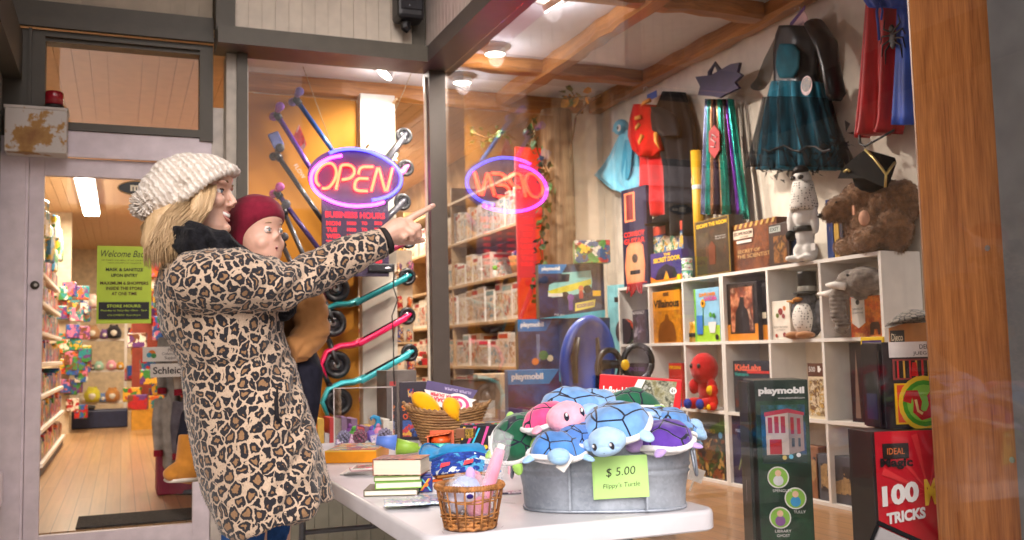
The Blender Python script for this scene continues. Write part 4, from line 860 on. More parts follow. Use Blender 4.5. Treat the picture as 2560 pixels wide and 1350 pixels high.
for s in (-1, 1):
    for dx in (-.30, .30): MB().tube([(dx, s*.86, .69), (dx, s*.90, .35), (dx, s*.93, 0)], .0145, 12).build('leg', LEGM, t, True)
    MB().tube([(-.30, s*.895, .40), (.30, s*.895, .40)], .011, 10).build('crossbar', LEGM, t, True); MB().tube([(-.30, s*.86, .68), (.30, s*.86, .68)], .013, 10).build('leg_pivot', LEGM, t, True)
    MB().tube([(0, s*.88, .41), (0, s*.45, .685)], .009, 8).build('brace', LEGM, t, True)
# helper: stack height aware flat things, base centre given by the photo pixel of the nearest base edge
def B(px, py, z=TZ): return onz(px, py, z)
# --- galvanised tub
def galv():
    m, n, l, b = _new("galvanised_steel"); b.inputs['Metallic'].default_value = .55; b.inputs['Roughness'].default_value = .46
    tc = n.new('ShaderNodeTexCoord'); vo = n.new('ShaderNodeTexVoronoi'); vo.inputs['Scale'].default_value = 130; nz = n.new('ShaderNodeTexNoise'); nz.inputs['Scale'].default_value = 7; nz.inputs['Detail'].default_value = 6
    l.new(tc.outputs['Object'], vo.inputs['Vector']); l.new(tc.outputs['Object'], nz.inputs['Vector']); sp = n.new('ShaderNodeSeparateColor'); l.new(vo.outputs['Color'], sp.inputs[0])
    ma = n.new('ShaderNodeMath'); ma.operation = 'MULTIPLY_ADD'; ma.inputs[1].default_value = .09; l.new(sp.outputs[0], ma.inputs[0]); l.new(nz.outputs['Fac'], ma.inputs[2])
    rp = n.new('ShaderNodeValToRGB'); rp.color_ramp.elements[0].position = .38; rp.color_ramp.elements[1].position = .86; rp.color_ramp.elements[0].color = (.26, .30, .36, 1); rp.color_ramp.elements[1].color = (.58, .64, .72, 1)
    l.new(ma.outputs[0], rp.inputs[0]); l.new(rp.outputs[0], b.inputs['Base Color']); r2 = n.new('ShaderNodeMapRange'); r2.inputs[3].default_value = .34; r2.inputs[4].default_value = .6; l.new(nz.outputs['Fac'], r2.inputs[0]); l.new(r2.outputs[0], b.inputs['Roughness']); return m
GALV = galv()
ta = R(-27); fc = B(1512, 1283); tc_ = fc+Vector((math.sin(-ta), math.cos(-ta), 0))*.118
tub = thing('metal_tub', 'oval galvanised metal tub heaped with plush turtles on the folding table', 'tub', (tc_.x, tc_.y, TZ), ta)
def oval(a, b_, z, n=56):
    o = []
    for j in range(n):
        q = 2*PI*j/n; c, s = math.cos(q), math.sin(q)
        o.append((a*math.copysign(abs(c)**.72, c), b_*math.copysign(abs(s)**.72, s), z))
    return o
A0, B0, TH = .205, .118, .197
mb = MB(); rings = []
for z, k in ((0, 0), (.004, .003), (.012, .003), (.055, .006), (.088, .0125), (.093, .017), (.099, .0135), (.105, .0155), (.110, .019), (.116, .016), (.165, .021), (TH, .024)): rings.append(oval(A0+k, B0+k*.8, z))
rings += [oval(A0+.021, B0+.016, TH), oval(A0+.016, B0+.01, .12), oval(A0-.002, B0-.002, .008)]
mb.loft(rings); mb.build('wall', GALV, tub, True)
MB().tube(oval(A0+.0255, B0+.021, TH)+[oval(A0+.0255, B0+.021, TH)[0]], .0048, 8).build('rim', GALV, tub, True)
MB().tube(oval(A0+.003, B0+.003, .004)+[oval(A0+.003, B0+.003, .004)[0]], .004, 8).build('foot_ring', GALV, tub, True)
for x in (-.085, .105): MB().box(x-.0025, x+.0025, -B0-.0195, -B0-.006, .01, .168, Matrix.Rotation(R(0), 4, 'X')).build('seam', GALV, tub)
for s in (-1, 1):
    MB().tube([(s*(A0+.021+.010*math.sin(PI*k/10)+.004), -.045*math.cos(PI*k/10), .150-.075*math.sin(PI*k/10)) for k in range(11)], .0038, 8).build('handle', GALV, tub, True)
    for dy in (-.045, .045): MB().ell((s*(A0+.022), dy, .152), (.008, .012, .01)).build('handle_lug', GALV, tub, True)
# paper price sign
PAPER = M('b9e48c', .75, var=.03)
def tubp(x, z): return Vector((x, -B0-.0245-.0*z, z))
sg = carton('price_sign', 'light green handwritten price sign taped to the front of the metal tub', 'sign', tub.matrix_basis @ Vector((.044, -B0-.0215, .040)), (R(5.0), R(-2), ta), .133, .104, .0012, PAPER,
    [('t', '$ 5.00', .5, .62, .54, None, INK, dict(bold=-.008, shear=.12, slope=.06)), ('t', "Flippy's Turtle", .5, .30, .68, None, INK, dict(bold=-.012, shear=.15, slope=.05))])
q = MB(); q.prism([(-.066, 0), (.062, .003), (.0655, .099), (-.0655, .1035)], .0006, Matrix.Translation((-.004, .0016, -.002))); q.build('back_sheet', PAPER, sg)
# --- plush turtles
def turtle(px, py, d, s, shell, skin, rot, lbl, face=False, rimc=None, eyes=True, labeltag=False):
    p = CP+ray(px, py)*d
    t = thing('plush_turtle', lbl, 'plush toy', p, rot, 'plush turtles in the tub')
    rimm = M(rimc or (.80, .80, .80), .95, var=.05, bump=.5, bscale=200, sheen=.4); sk = M(skin, .95, var=.12, scale=30, bump=.4, bscale=200, sheen=.4)
    mb = MB(); n = 48; rings = []; rr = random.Random(int(px))
    ph = rr.uniform(0, 6)
    for i in range(23):
        a = PI/2*i/22; rad = math.cos(a)**.8; z = .78*math.sin(a)
        rings.append([(s*rad*1.05*math.cos(q)*(1+.035*math.sin(3*q+ph)), s*rad*.95*math.sin(q)*(1+.035*math.cos(2*q+ph)), s*(z+.05*math.sin(2*q+ph)*rad*(1-rad)*3)) for q in [2*PI*j/n for j in range(n)]])
    rings.insert(0, [(x*.9, y*.9, -.05*s) for x, y, z in rings[0]])
    so = Vector((px, py, 0)); rings = [[Vector(p_)*(1+.10*noise.noise(Vector(p_)/s*1.6+so)+.045*noise.noise(Vector(p_)/s*3.6+so)+.012*noise.noise(Vector(p_)/s*11+so)) for p_ in r2] for r2 in rings]
    lm = LINES(shell, (.012, .014, .03), 1.15/s, .034); mb.loft(rings); sh = mb.build('shell', lm, t, True)
    mb = MB(); ring = [(s*1.06*math.cos(q), s*.97*math.sin(q), s*(.03+.05*math.sin(3*q+ph))) for q in [2*PI*j/36 for j in range(37)]]
    mb.tube(ring, s*.10, 10); mb.build('rim', rimm, t, True)
    MB().ell((0, 0, -.1*s), (s*.98, s*.9, s*.22)).build('belly', rimm, t, True)
    hd = MB(); hp_ = Vector((0, -1.02*s, .16*s)); hs = (face or .36)*s
    hd.ell(hp_, (hs*1.15, hs*.85, hs*.82), n=24); hd.ell(hp_+Vector((0, -.25*hs, -.25*hs)), (hs*.95, hs*.7, hs*.55), n=24); hd.v = [v+(v-hp_)*(.07*noise.noise(v/s*2.5+so)) for v in hd.v]; h = hd.build('head', sk, t, True)
    if eyes:
        for k in (-1, 1):
            c = hp_+Vector((k*.52*hs, -.74*hs, .05*hs)); e = MB().ell(c, (.15*hs, .11*hs, .25*hs)).build('eye', M((.015, .015, .03), .15, coat=.6), t, True)
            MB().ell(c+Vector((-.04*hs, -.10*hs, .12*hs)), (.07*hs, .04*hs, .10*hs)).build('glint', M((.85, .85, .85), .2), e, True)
        MB().tube([hp_+Vector((x*hs, -.93*hs+.06*abs(x), (-.30+.5*x*x)*hs)) for x in (-.14, -.07, 0, .07, .14)], .018*hs, 6).build('mouth', INK, t)
    for k in (-1, 1):
        MB().ell((k*1.02*s, -.55*s, -.02*s), (.36*s, .20*s, .10*s), (0, k*R(15), k*R(-40))).build('flipper', sk, t, True)
        MB().ell((k*.85*s, .75*s, -.02*s), (.26*s, .17*s, .09*s), (0, k*R(15), k*R(45))).build('flipper', sk, t, True)
    if labeltag:
        MB().box(-.012, .012, -.0006, .0006, -.045, 0, Matrix.Translation((.4*s, -1.1*s, .25*s)) @ Matrix.Rotation(R(35), 4, 'Y')).build('cloth_tag', WHITEP, t)
    return t
BL1, BL2, GR1, PU1, PK1 = '6f9fd6', '5d8fcc', '1f5a40', '5a3a9a', 'e84f86'
LB, LG, LP = '9cc4ea', 'a6d66a', 'b59ad6'

turtle(1428, 1030, 2.56, .082, BL1, LB, (R(8), R(-4), R(10)), 'blue plush turtle lying at the back left of the tub behind the pink one', labeltag=True, eyes=False)
turtle(1572, 1035, 2.62, .085, GR1, LG, (R(10), R(8), R(160)), 'dark green plush turtle at the back of the tub in front of the red box', eyes=False, labeltag=True)
turtle(1660, 1075, 2.52, .076, BL2, LB, (R(4), R(2), R(60)), 'blue plush turtle at the right end of the tub above the purple one', eyes=False, labeltag=True)
turtle(1662, 1110, 2.40, .074, PU1, LP, (R(6), R(4), R(-100)), 'purple plush turtle low at the right end of the tub', eyes=False)
turtle(1375, 1060, 2.45, .070, PK1, 'f0a8bc', (R(-8), R(-10), R(14)), 'pink plush turtle with shiny eyes looking out of the tub', face=.68)
turtle(1540, 1072, 2.37, .082, BL1, 'a9cdee', (R(24), R(-6), R(-46)), 'pale blue plush turtle leaning over the front rim with its face showing', face=.50)
turtle(1392, 1134, 2.33, .066, '4f86cc', LB, (R(8), R(0), R(-20)), 'small blue plush turtle under the pink one at the front rim', eyes=False, labeltag=True)
turtle(1292, 1098, 2.48, .068, GR1, LG, (R(20), R(-52), R(20)), 'dark green plush turtle hanging over the left end of the tub', eyes=False, labeltag=True)
turtle(1470, 1128, 2.50, .07, '4a74c0', LB, (R(0), R(0), R(80)), 'dark blue plush turtle buried in the middle of the tub', eyes=False)
turtle(1600, 1120, 2.50, .07, BL2, LB, (R(0), R(0), R(20)), 'blue plush turtle buried behind the price sign end of the tub', eyes=False)
turtle(1490, 1018, 2.58, .062, '7fabdc', LB, (R(12), R(-6), R(30)), 'small pale blue plush turtle wedged at the back between the blue and green ones', eyes=False)
turtle(1612, 1062, 2.48, .058, '7aa6da', LB, (R(14), R(10), R(-20)), 'small blue plush turtle in front of the green one at the back', eyes=False)
turtle(1700, 1088, 2.50, .052, BL1, LB, (R(4), R(18), R(40)), 'smallest blue plush turtle at the far right handle of the tub', eyes=False)
turtle(1445, 1098, 2.36, .050, '5580c6', LB, (R(20), R(0), R(10)), 'small deep blue plush turtle between the pink one and the pale blue one', eyes=False)
# --- small open wicker basket
WICK = M('a8703a', .6, var=.35, scale=60, bump=.4, bscale=200); WICK2 = M('7a4a24', .6, var=.3, scale=60, bump=.3)
bc = B(1178, 1331)+Vector((.30, .95, 0)).normalized()*.062
t = thing('wicker_basket', 'small open cane basket with wrapped plush pens at the front edge of the table', 'basket', (bc.x, bc.y, TZ), R(-20))
def rad(z): return .058+.018*min(1, z/.095)
MB().lathe([(.001, .004), (.056, .004), (.060, 0), (.060, .012), (.056, .012), (.001, .010)], 28).build('base', WICK2, t, True)
mb = MB()
for k in range(3): mb.tube([(rad(.0)*math.cos(q)*1.01, rad(0)*math.sin(q)*1.01, .006+.008*k+.0018*math.sin(q*14+k*PI)) for q in [2*PI*j/84 for j in range(85)]], .0045, 6)
mb.build('base_weave', WICK, t, True)
for j in range(22):
    q = 2*PI*j/22; b_ = MB(); rj = rnd.uniform(-.03, .03)
    b_.tube([((rad(z)+.001)*math.cos(q+rj*z/.1), (rad(z)+.001)*math.sin(q+rj*z/.1), z) for z in (.004, .03, .06, .092)], .0023 if j % 3 else .003, 6).build('stave', WICK2 if j % 2 else WICK, t, True)
mb = MB()
for k, z in enumerate((.026, .031, .036, .066, .070)): mb.tube([((rad(z)+.0035*math.sin(q*11+k*PI))*math.cos(q), (rad(z)+.0035*math.sin(q*11+k*PI))*math.sin(q), z+.0025*math.sin(q*3+k)) for q in [2*PI*j/110 for j in range(111)]], .0019, 5)
mb.build('weave', WICK, t, True)
mb = MB(); mb.tube([(rad(.095)*math.cos(q), rad(.095)*math.sin(q), .097) for q in [2*PI*j/48 for j in range(49)]], .0062, 8, flat=1.0); mb.build('rim', WICK, t, True)
mb = MB()
for j in range(70):
    q = 2*PI*j/70; c = Vector((rad(.095)*math.cos(q), rad(.095)*math.sin(q), .097)); u_ = Vector((math.cos(q), math.sin(q), 0)); v_ = Vector((-math.sin(q), math.cos(q), 0))
    mb.tube([c+u_*.0068*math.cos(a)+Vector((0, 0, .0068*math.sin(a)))+v_*.004*math.sin(a*.5) for a in [2*PI*k/8 for k in range(9)]], .0014, 4)
mb.build('rim_wrap', WICK, t, True)
PB = M((.82, .82, .86), .12, var=.02, bump=.8, bscale=45, trans=.84)
def bag(mb_, c, r, seed, T=None):
    rr = random.Random(seed); n = 14
    vs = MB(); vs.ell(c, r, n=n)
    vs.v = [v+Vector((rr.uniform(-1, 1), rr.uniform(-1, 1), rr.uniform(-1, 1)))*r[0]*.16 for v in vs.v]; mb_.add(vs.v, vs.f, T)
bw = Matrix.Translation(Vector((bc.x, bc.y, TZ)))
def wrapped(lbl, c, r, parts, seed, rot=0, name='wrapped_plush'):
    t = thing(name, lbl, 'toy', Vector((bc.x, bc.y, TZ))+Vector(c), rot, 'wrapped toys in the cane basket')
    for nm, cc, rr_, col in parts: MB().ell(cc, rr_, n=14).build(nm, M(col, .9, sheen=.3, var=.1), t, True)
    b_ = MB(); bag(b_, (0, 0, 0), r, seed); b_.build('plastic_bag', PB, t)
wrapped('pale blue and lilac plush in a clear bag in the middle of the cane basket', (-.005, .012, .088), (.046, .04, .036), [('body', (0, 0, 0), (.036, .03, .030), 'a8b8e6'), ('snout', (-.004, -.022, -.016), (.026, .016, .014), 'e8e2ee'), ('eye', (-.003, -.036, -.014), (.009, .004, .006), '3a2a80'), ('horn', (.012, .0, .03), (.012, .012, .02), 'c8a8e0')], 1)
wrapped('pink plush in a clear bag low in the cane basket', (.018, -.012, .045), (.036, .032, .034), [('body', (0, 0, 0), (.030, .026, .028), 'e88fa8')], 2)
wrapped('white and violet plush in a clear bag at the left of the cane basket', (-.036, -.008, .07), (.030, .03, .042), [('body', (0, 0, 0), (.022, .024, .034), 'd8d4ea')], 3)
wrapped('dark red plush in a clear bag at the bottom of the cane basket', (.02, -.03, .022), (.024, .018, .016), [('body', (0, 0, 0), (.02, .014, .012), '7a2a40')], 4)
wrapped('pink tissue packet standing between the bags in the cane basket', (.030, .040, .09), (.024, .016, .034), [('body', (0, 0, 0), (.02, .012, .034), 'd87898')], 6)
t = thing('pink_pen', 'tall pink plush pen in a clear sleeve leaning out of the cane basket', 'pen', Vector((bc.x, bc.y, TZ))+Vector((.020, .0, .02)), (R(-8), R(24), 0))
MB().tube([(0, 0, 0), (0, 0, .05), (0, 0, .14), (0, 0, .168)], [.010, .017, .015, .012], 14).build('barrel', M('f09ab4', .85, sheen=.4), t, True); MB().tube([(0, 0, .165), (0, 0, .18)], .010).build('cap', WHITEP, t)
mb = MB(); mb.loft([[(.024*math.cos(q)*(1+.15*math.sin(3*q+z*60)), .013*math.sin(q), z) for q in [2*PI*j/14 for j in range(14)]] for z in (0, .04, .08, .12, .16, .19, .21)]); mb.build('plastic_sleeve', PB, t)
mb = MB(); rr = random.Random(9)
t = thing('fluffy_pen', 'fluffy pale pink pen top sticking up behind the cane basket', 'pen', B(1275, 1185)+Vector((0, 0, 0)), 0); MB().tube([(0, 0, 0), (0, 0, .07)], .007).build('barrel', M('efb0c0', .5), t)
for i in range(110):
    d = Vector((rr.gauss(0, 1), rr.gauss(0, 1), rr.gauss(0, 1))).normalized(); mb.tube([Vector((0, 0, .09))+d*.006, Vector((0, 0, .09))+d*.03], [.0022, .0006], 4)
mb.build('fluff', M('f2c6cc', .9), t)
# --- books and boxes on the left half
PAGE = M((.74, .68, .55), .8, var=.06, scale=4, stretch=(1, 1, 160)); PAGE2 = M((.80, .76, .66), .8, var=.05, scale=4, stretch=(1, 1, 160))
def book(name, lbl, loc, rot, w, d, h, cover, page, cat='book', spine=None, group=None, prints=()):
    """pages show to the front (-Y) and right; spine at -X; cover .0018 thick"""
    t = thing(name, lbl, cat, loc, rot, group); c = .0022
    MB().box(-w/2+c+.0005, w/2-.003, -d/2+.003, d/2-.003, c, h-c).build('pages', page, t)
    cv = MB(); cv.box(-w/2, w/2, -d/2, d/2, h-c, h).build('front_cover', cover, t); MB().box(-w/2, w/2, -d/2, d/2, 0, c).build('back_cover', spine or cover, t); MB().box(-w/2, -w/2+c, -d/2, d/2, c+.0001, h-c-.0001).build('spine', spine or cover, t)
    return t
r0 = R(-17)
p = B(955, 1243); book('hardback_book', 'dark olive hardback at the bottom of the book pile near the table edge', (p.x+.052, p.y+.07, TZ), R(-22), .155, .13, .018, M('5a5436', .5), PAGE2)
book('hardback_book', 'bright green hardback second in the book pile', (p.x+.070, p.y+.072, TZ+.0185), R(-16), .135, .12, .020, M('7ab83a', .45), PAGE2)
book('paperback_book', 'thin cream paperback between the green book and the thick one', (p.x+.07, p.y+.075, TZ+.039), R(-19), .135, .118, .014, M('6a8a3a', .5), PAGE)
book('paperback_book', 'thick paperback with a dark red cover on top of the book pile', (p.x+.082, p.y+.082, TZ+.0535), R(-30), .145, .118, .047, ART(('5a1a18', '8a2a22', 'c06a50', '3a1414', 'd8a890'), 14, 3, kind='n'), PAGE)
p = B(868, 1172); o = carton('puzzle_box', 'flat orange boxed game with a busy picture lid at the far left of the table', 'game box', (.80, 3.63, TZ), R(-24), .195, .046, .29, M('f09a12', .35), [('r', .0, 1, .90, 1.0, M('f2d060', .4), 'lid_edge'), ('Ur', .03, .97, .03, .97, ART(('e8d070', 'd85a30', '8a4a8a', '4aa0b0', 'f0e2c0', 'c83030', 'e8a030'), 17, 5), 'picture')])
for i in range(4):
    p = B(880+5*i, 1196-1*i); T_(MB().box(-.075, .075, -.05, .05, 0, .005, b=.001).build('magazine', [WHITEP, M((.7, .66, .62), .4), WHITEP, M('d8b0b0', .5)][i], loc=(.775+.006*i, 3.30-.012*i, TZ+.0052*i), rot=R(-24+5*i)), ['white picture booklet at the bottom of the booklet stack', 'grey booklet second from the bottom of the booklet stack', 'white booklet third in the booklet stack', 'pale pink booklet fourth in the booklet stack'][i], 'booklet')
o = carton('picture_card', 'white bordered card with a flower picture on top of the booklet stack', 'card', (.785, 3.20, TZ+.0212), R(-20), .16, .004, .11, WHITEP, [('Ur', .05, .95, .06, .94, ART(('4a6a30', 'd84a6a', 'e8c0c8', '7a9a4a', 'f0e0d0', '8a2a3a'), 20, 8), 'picture')])
p = B(1048, 1231); o = carton('rainbow_box', 'small midnight blue box with rainbow star bands beside the book pile', 'box', (p.x, p.y, TZ), R(-18), .078, .046, .055, M('2a2f78', .35),
  [('p', [(.04, .1), (.10, .1), (.50, .86), (.44, .86)], YEL, 'band'), ('p', [(.10, .1), (.15, .1), (.55, .86), (.50, .86)], M('e04a5a', .4), 'band'), ('p', [(.15, .1), (.19, .1), (.59, .86), (.55, .86)], M('30a8c8', .4), 'band'), ('p', [(.46, .1), (.52, .1), (.20, .86), (.14, .86)], M('60c060', .4), 'band'),
   ('p', [(.52, .1), (.58, .1), (.90, .86), (.84, .86)], YEL, 'band'), ('p', [(.58, .1), (.63, .1), (.95, .86), (.90, .86)], M('e04a5a', .4), 'band'), ('p', [(.90, .1), (.96, .1), (.64, .86), (.58, .86)], M('60c0e0', .4), 'band'), ('c', .3, .48, .006, YEL, 'star'), ('c', .77, .48, .006, ORANGE, 'star'), ('Ur', .05, .95, .05, .95, M('343a88', .4), 'lid')])
HOLO = ART(('cfe6e2', 'b8c8ee', 'e8c8ee', 'f4f0fa', '9ab0d8', 'e6f2d8'), 26, 12, rough=.15)
for i, (x, y, r_) in enumerate(((1000, 1277, -14), (1040, 1268, -24), (1085, 1255, -10))):
    p = B(x, y); o = carton('craft_packet', ['pastel holographic bracelet packet nearest the table edge', 'middle holographic bracelet packet half under the front one', 'holographic bracelet packet against the cane basket'][i], 'packet', (p.x+.02, p.y, TZ+.0055*(2-i)), R(r_), .12, .005, .11, HOLO, [('Ur', .06, .94, .1, .9, HOLO, 'print'), ('Ut', 'PSYCHO', .5, .35, .7, .2, M('8a4aa0', .4)), ('Ut', 'MACHO', .45, .7, .6, .18, M('4a70a0', .4))], 'holographic packets')
T_(MB().box(-.05, .05, -.025, .025, 0, .004, b=.001).build('flat_packet', ART(('3a2a5a', 'c04a8a', 'e0d0e0'), 22, 3), loc=(1.02, 2.62, TZ), rot=R(-20)), 'thin dark pink packet lying between the basket and the tub', 'packet')
# cups, hats, mask
def cone_cup(px, py, lbl, c, rot, nm='paper_cup', L=.085):
    p = B(px, py); t = thing(nm, lbl, 'cup', (p.x, p.y, TZ+.034), rot); mt = M(c, .45, var=.05)
    MB().lathe([(.018, 0), (.034, L), (.0315, L), (.016, .004)], 24, Matrix.Rotation(R(90), 4, 'Y')).build('cup', mt, t, True); return t
p = onz(985, 1128, TZ+.046); t = thing('blue_cup', 'cornflower blue plastic cup lying on the orange game box', 'cup', (.93, 3.60, TZ+.046+.028), (0, R(8), R(-14))); MB().lathe([(.016, 0), (.030, .075), (.0275, .075), (.014, .004)], 24, Matrix.Rotation(R(90), 4, 'Y') @ Matrix.Translation((0, 0, -.0375))).build('cup', M('5f86dd', .45), t, True)
t = thing('green_cup', 'lime green plastic cup lying behind the blue one', 'cup', (1.06, 3.76, TZ+.032), (0, R(-6), R(170))); MB().lathe([(.018, 0), (.033, .085), (.030, .085), (.016, .004)], 24, Matrix.Rotation(R(90), 4, 'Y') @ Matrix.Translation((0, 0, -.04))).build('cup', M('9cc84a', .45), t, True); MB().ell((-.046, 0, 0), .007).build('knob', M('9cc84a', .45), t, True)
CY = M('2a90cc', .85, var=.15, scale=20, bump=.3, bscale=200, sheen=.2)
p = B(1160, 1165); t = thing('sun_hat', 'soft sky blue cloth sun hat lying on the table behind the shark mask', 'hat', (1.13, 3.30, TZ), R(-20))
mb = MB(); n = 40
def hatring(rad_, z, w=0, ph=0): return [(rad_*1.35*math.cos(q), rad_*.9*math.sin(q), z+w*math.sin(3*q+ph)+w*.6*math.cos(2*q)) for q in [2*PI*j/n for j in range(n)]]
mb.loft([hatring(.112, .044, .026, .5), hatring(.114, .048, .026, .5), hatring(.09, .040, .014, .5), hatring(.066, .036, .006), hatring(.060, .060, .007), hatring(.045, .074, .004), hatring(.005, .078)], caps=False)
mb.loft([hatring(.112, .044, .026, .5), hatring(.088, .030, .014, .5), hatring(.06, .010, .004), hatring(.01, .006)], caps=False)
mb.build('cloth', CY, t, True); MB().tube([(x, y, z+.003) for x, y, z in hatring(.112, .044, .026, .5)]+[hatring(.112, .047, .026, .5)[0]], .0035, 6).build('hem', M('1f78b4', .85), t, True)
MB().box(.06, .10, -.055, -.052, .03, .045).build('cloth_label', WHITEP, t)
p = B(1160, 1208); t = thing('shark_mask', 'child cloth mask with blue sharks folded on brown card', 'mask', (p.x+.0, p.y+.03, TZ), R(-20))
MB().tube([(-.075, -.01, .004), (0, .01, .014), (.08, .02, .006)], [.03, .045, .03], 12, flat=.2).build('card', M('a8703a', .8), t)
mb = MB()
for k in range(5):
    mb.tube([(-.085, -.025+.012*k, .012+.006*k), (-.04, -.030+.012*k, .020+.007*k), (.03, -.022+.012*k, .022+.007*k), (.085, -.005+.01*k, .016+.006*k)], [.006, .011, .011, .006], 8, flat=.8)
mb.build('cloth', ART(('1f3f9a', '2a4fb4', '4fa8dc', '1f3f9a', 'e8f0f4', '24489f'), 20, 4, rough=.9, coat=0), t, True)
for x, z in ((-.05, .035), (.012, .040)): MB().prism([(x-.012, z-.008), (x+.014, z-.002), (x+.016, z+.006), (x-.008, z+.003)], .002, Matrix.Translation((0, -.036, 0)) @ Matrix.Rotation(R(-10), 4, 'X')).build('shark_mouth', M('d83040', .6), t)
MB().tube([(.08, .0, .03), (.10, .02, .01), (.09, .05, .004)], .0025).build('ear_loop', CY, t); t.scale = (1.2, 1.2, 1.35); t.location += Vector((.03, .06, .006))
t = thing('shark_card', 'second shark cloth item on orange card under the mask', 'card', (.90, 2.98, TZ), R(-10)); MB().box(-.06, .05, -.03, .03, 0, .006, b=.002).build('card', M('d8622a', .7), t); MB().ell((-.01, -.02, .010), (.035, .012, .006)).build('cloth', M('e8e4e8', .9), t, True)
carton('brown_box', 'little brown card box with a honeycomb pattern end resting on the sun hat', 'box', (1.16, 3.36, TZ+.092), R(-30), .066, .034, .042, M('8a5534', .6), [('r', .55, 1, 0, 1, ART(('c8a03a', '8a6a1a', '3a2a14'), 60, 2), 'pattern'), ('r', .5, .55, 0, 1, M('5a3a20', .6), 'edge')])
p = B(1120, 1124); t = thing('putty_tub', 'orange and turquoise tub in an open card sleeve left of the neon splash box', 'tub', (1.21, 3.80, TZ), R(-24))
MB().lathe([(.036, 0), (.040, .004), (.040, .038), (.036, .04)], 24).build('pot', M('38c4b4', .35), t, True); MB().lathe([(.041, .041), (.041, .052), (.034, .064), (.012, .07), (.001, .07)], 24).build('lid', M('f0642a', .35), t, True)
MB().box(-.05, -.046, -.045, .045, 0, .068).box(-.05, .05, .044, .046, 0, .085).build('sleeve', M('e8704a', .5), t); MB().box(-.048, .052, -.045, .044, .072, .074, Matrix.Rotation(R(-8), 4, 'Y')).build('sleeve_top', M('f07a4a', .5), t)
carton('trivia_box', 'black game box with neon paint splashes and a white title block', 'game box', (1.35, 3.62, TZ), R(-24), .225, .115, .13, M('16141c', .35),
 [('p', [(.08, .2), (.12, .2), (.30, .95), (.24, .95)], M('e83a8a', .4), 'splash'), ('p', [(.2, .35), (.23, .35), (.36, .9), (.33, .9)], M('30c8e8', .4), 'splash'), ('p', [(.36, .3), (.40, .3), (.52, .95), (.47, .95)], M('f050a0', .4), 'splash'), ('p', [(.02, .5), (.05, .5), (.1, .95), (.06, .95)], YEL, 'splash'), ('c', .15, .3, .009, M('40b8e0', .4), 'splash'), ('c', .45, .25, .008, YEL, 'splash'),
  ('r', .50, .98, .08, .62, WHITEP, 'title_block'), ('t', 'TRUTH', .74, .47, .42, .22, INK, dict(bold=.02)), ('t', 'AMAZE', .74, .2, .42, .2, INK, dict(bold=.02)), ('Ur', .01, .99, .02, .98, ART(('e84a8a', 'f0c030', '40a8e0', '1a1820', '50c060', 'f07030', '1a1820'), 26, 7), 'lid_print')])
# big brown wicker basket with squash toys and dart card
bc2 = Vector((1.29, 3.96, TZ))
t = thing('deep_basket', 'brown woven boat shaped basket holding yellow soft toys and a dart game card', 'basket', bc2, R(-24)); n = 64
SEA = WOOD((.13, .06, .022), (.44, .25, .10), 'X', 22, .6, 0, .4)
def br_(z): return .098+.075*(z/.155), .075+.045*(z/.155)
mb = MB(); rings = []
for i in range(14):
    z = .155*i/13; a, b_ = br_(z); rings.append([(a*math.cos(q)*(1+.012*math.sin(q*16+PI*(i % 2))), b_*math.sin(q)*(1+.012*math.sin(q*16+PI*(i % 2))), z+.022*(z/.155)*math.cos(q)**2) for q in [2*PI*j/n for j in range(n)]])
rings += [[(x*.95, y*.94, z) for x, y, z in rings[-1]], [(x*.9, y*.9, .02) for x, y, z in rings[0]]]
mb.loft(rings); mb.build('weave', SEA, t, True)
mb = MB()
for i in range(1, 14):
    z = .155*i/13.5; a, b_ = br_(z); mb.tube([(a*1.012*math.cos(q)*(1+.016*math.sin(q*18+PI*(i % 2))), b_*1.012*math.sin(q)*(1+.016*math.sin(q*18+PI*(i % 2))), z+.022*(z/.155)*math.cos(q)**2) for q in [2*PI*j/108 for j in range(109)]], .0052, 5)
mb.build('bands', SEA, t, True)
mb = MB()
for ph in (0, PI): mb.tube([((br_(.155)[0])*math.cos(q)+.004*math.cos(q*22+ph), br_(.155)[1]*math.sin(q), .160+.022*math.cos(q)**2+.005*math.sin(q*22+ph)) for q in [2*PI*j/140 for j in range(141)]], .0055, 6)
mb.build('plaited_rim', SEA, t, True)
for s in (-1, 1): MB().tube([(s*.172, -.02, .18), (s*.186, -.012, .196), (s*.188, .012, .196), (s*.172, .02, .18)], .006, 8).build('handle', SEA, t, True)
YS = M('f2b211', .7, var=.06, sheen=.2)
def squash(lbl, px, py, d, L, r_, rot):
    t = thing('yellow_squash', lbl, 'soft toy', CP+ray(px, py)*d, rot, 'yellow soft toys in the woven basket'); mb = MB(); n = 20; rings = []
    for i in range(13):
        u_ = i/12; rr_ = r_*math.sin(PI*min(.985, max(.015, u_)))**.5*(1.05-.35*u_); rings.append([(rr_*math.cos(q)*(1+.05*math.cos(5*q)), rr_*math.sin(q)*(1+.05*math.cos(5*q)), L*(u_-.5)) for q in [2*PI*j/n for j in range(n)]])
    mb.loft(rings, Matrix.Rotation(R(90), 4, 'Y')); mb.build('body', YS, t, True); MB().tube([(L*.49, 0, 0), (L*.56, 0, .006)], [.008, .006]).build('stem', M('b08a1a', .7), t)
squash('long yellow squash shaped toy lying over the left of the woven basket', 1068, 1013, 4.10, .155, .046, (R(10), R(38), R(-24)))
squash('rounded yellow squash shaped toy in the middle of the woven basket', 1130, 1022, 4.02, .10, .042, (R(0), R(62), R(-40)))
dp = CP+ray(1118, 1008)*4.16; t = thing('dart_card', 'purple and white super dart header card with a pink target leaning in the woven basket', 'toy', dp, (R(-28), R(12), R(-30)))
MB().prism([(-.11, .0), (.10, .0), (.115, .045), (-.115, .045)], .002, Matrix.Translation((.0, 0, .042))).build('header', M('43306a', .45), t)
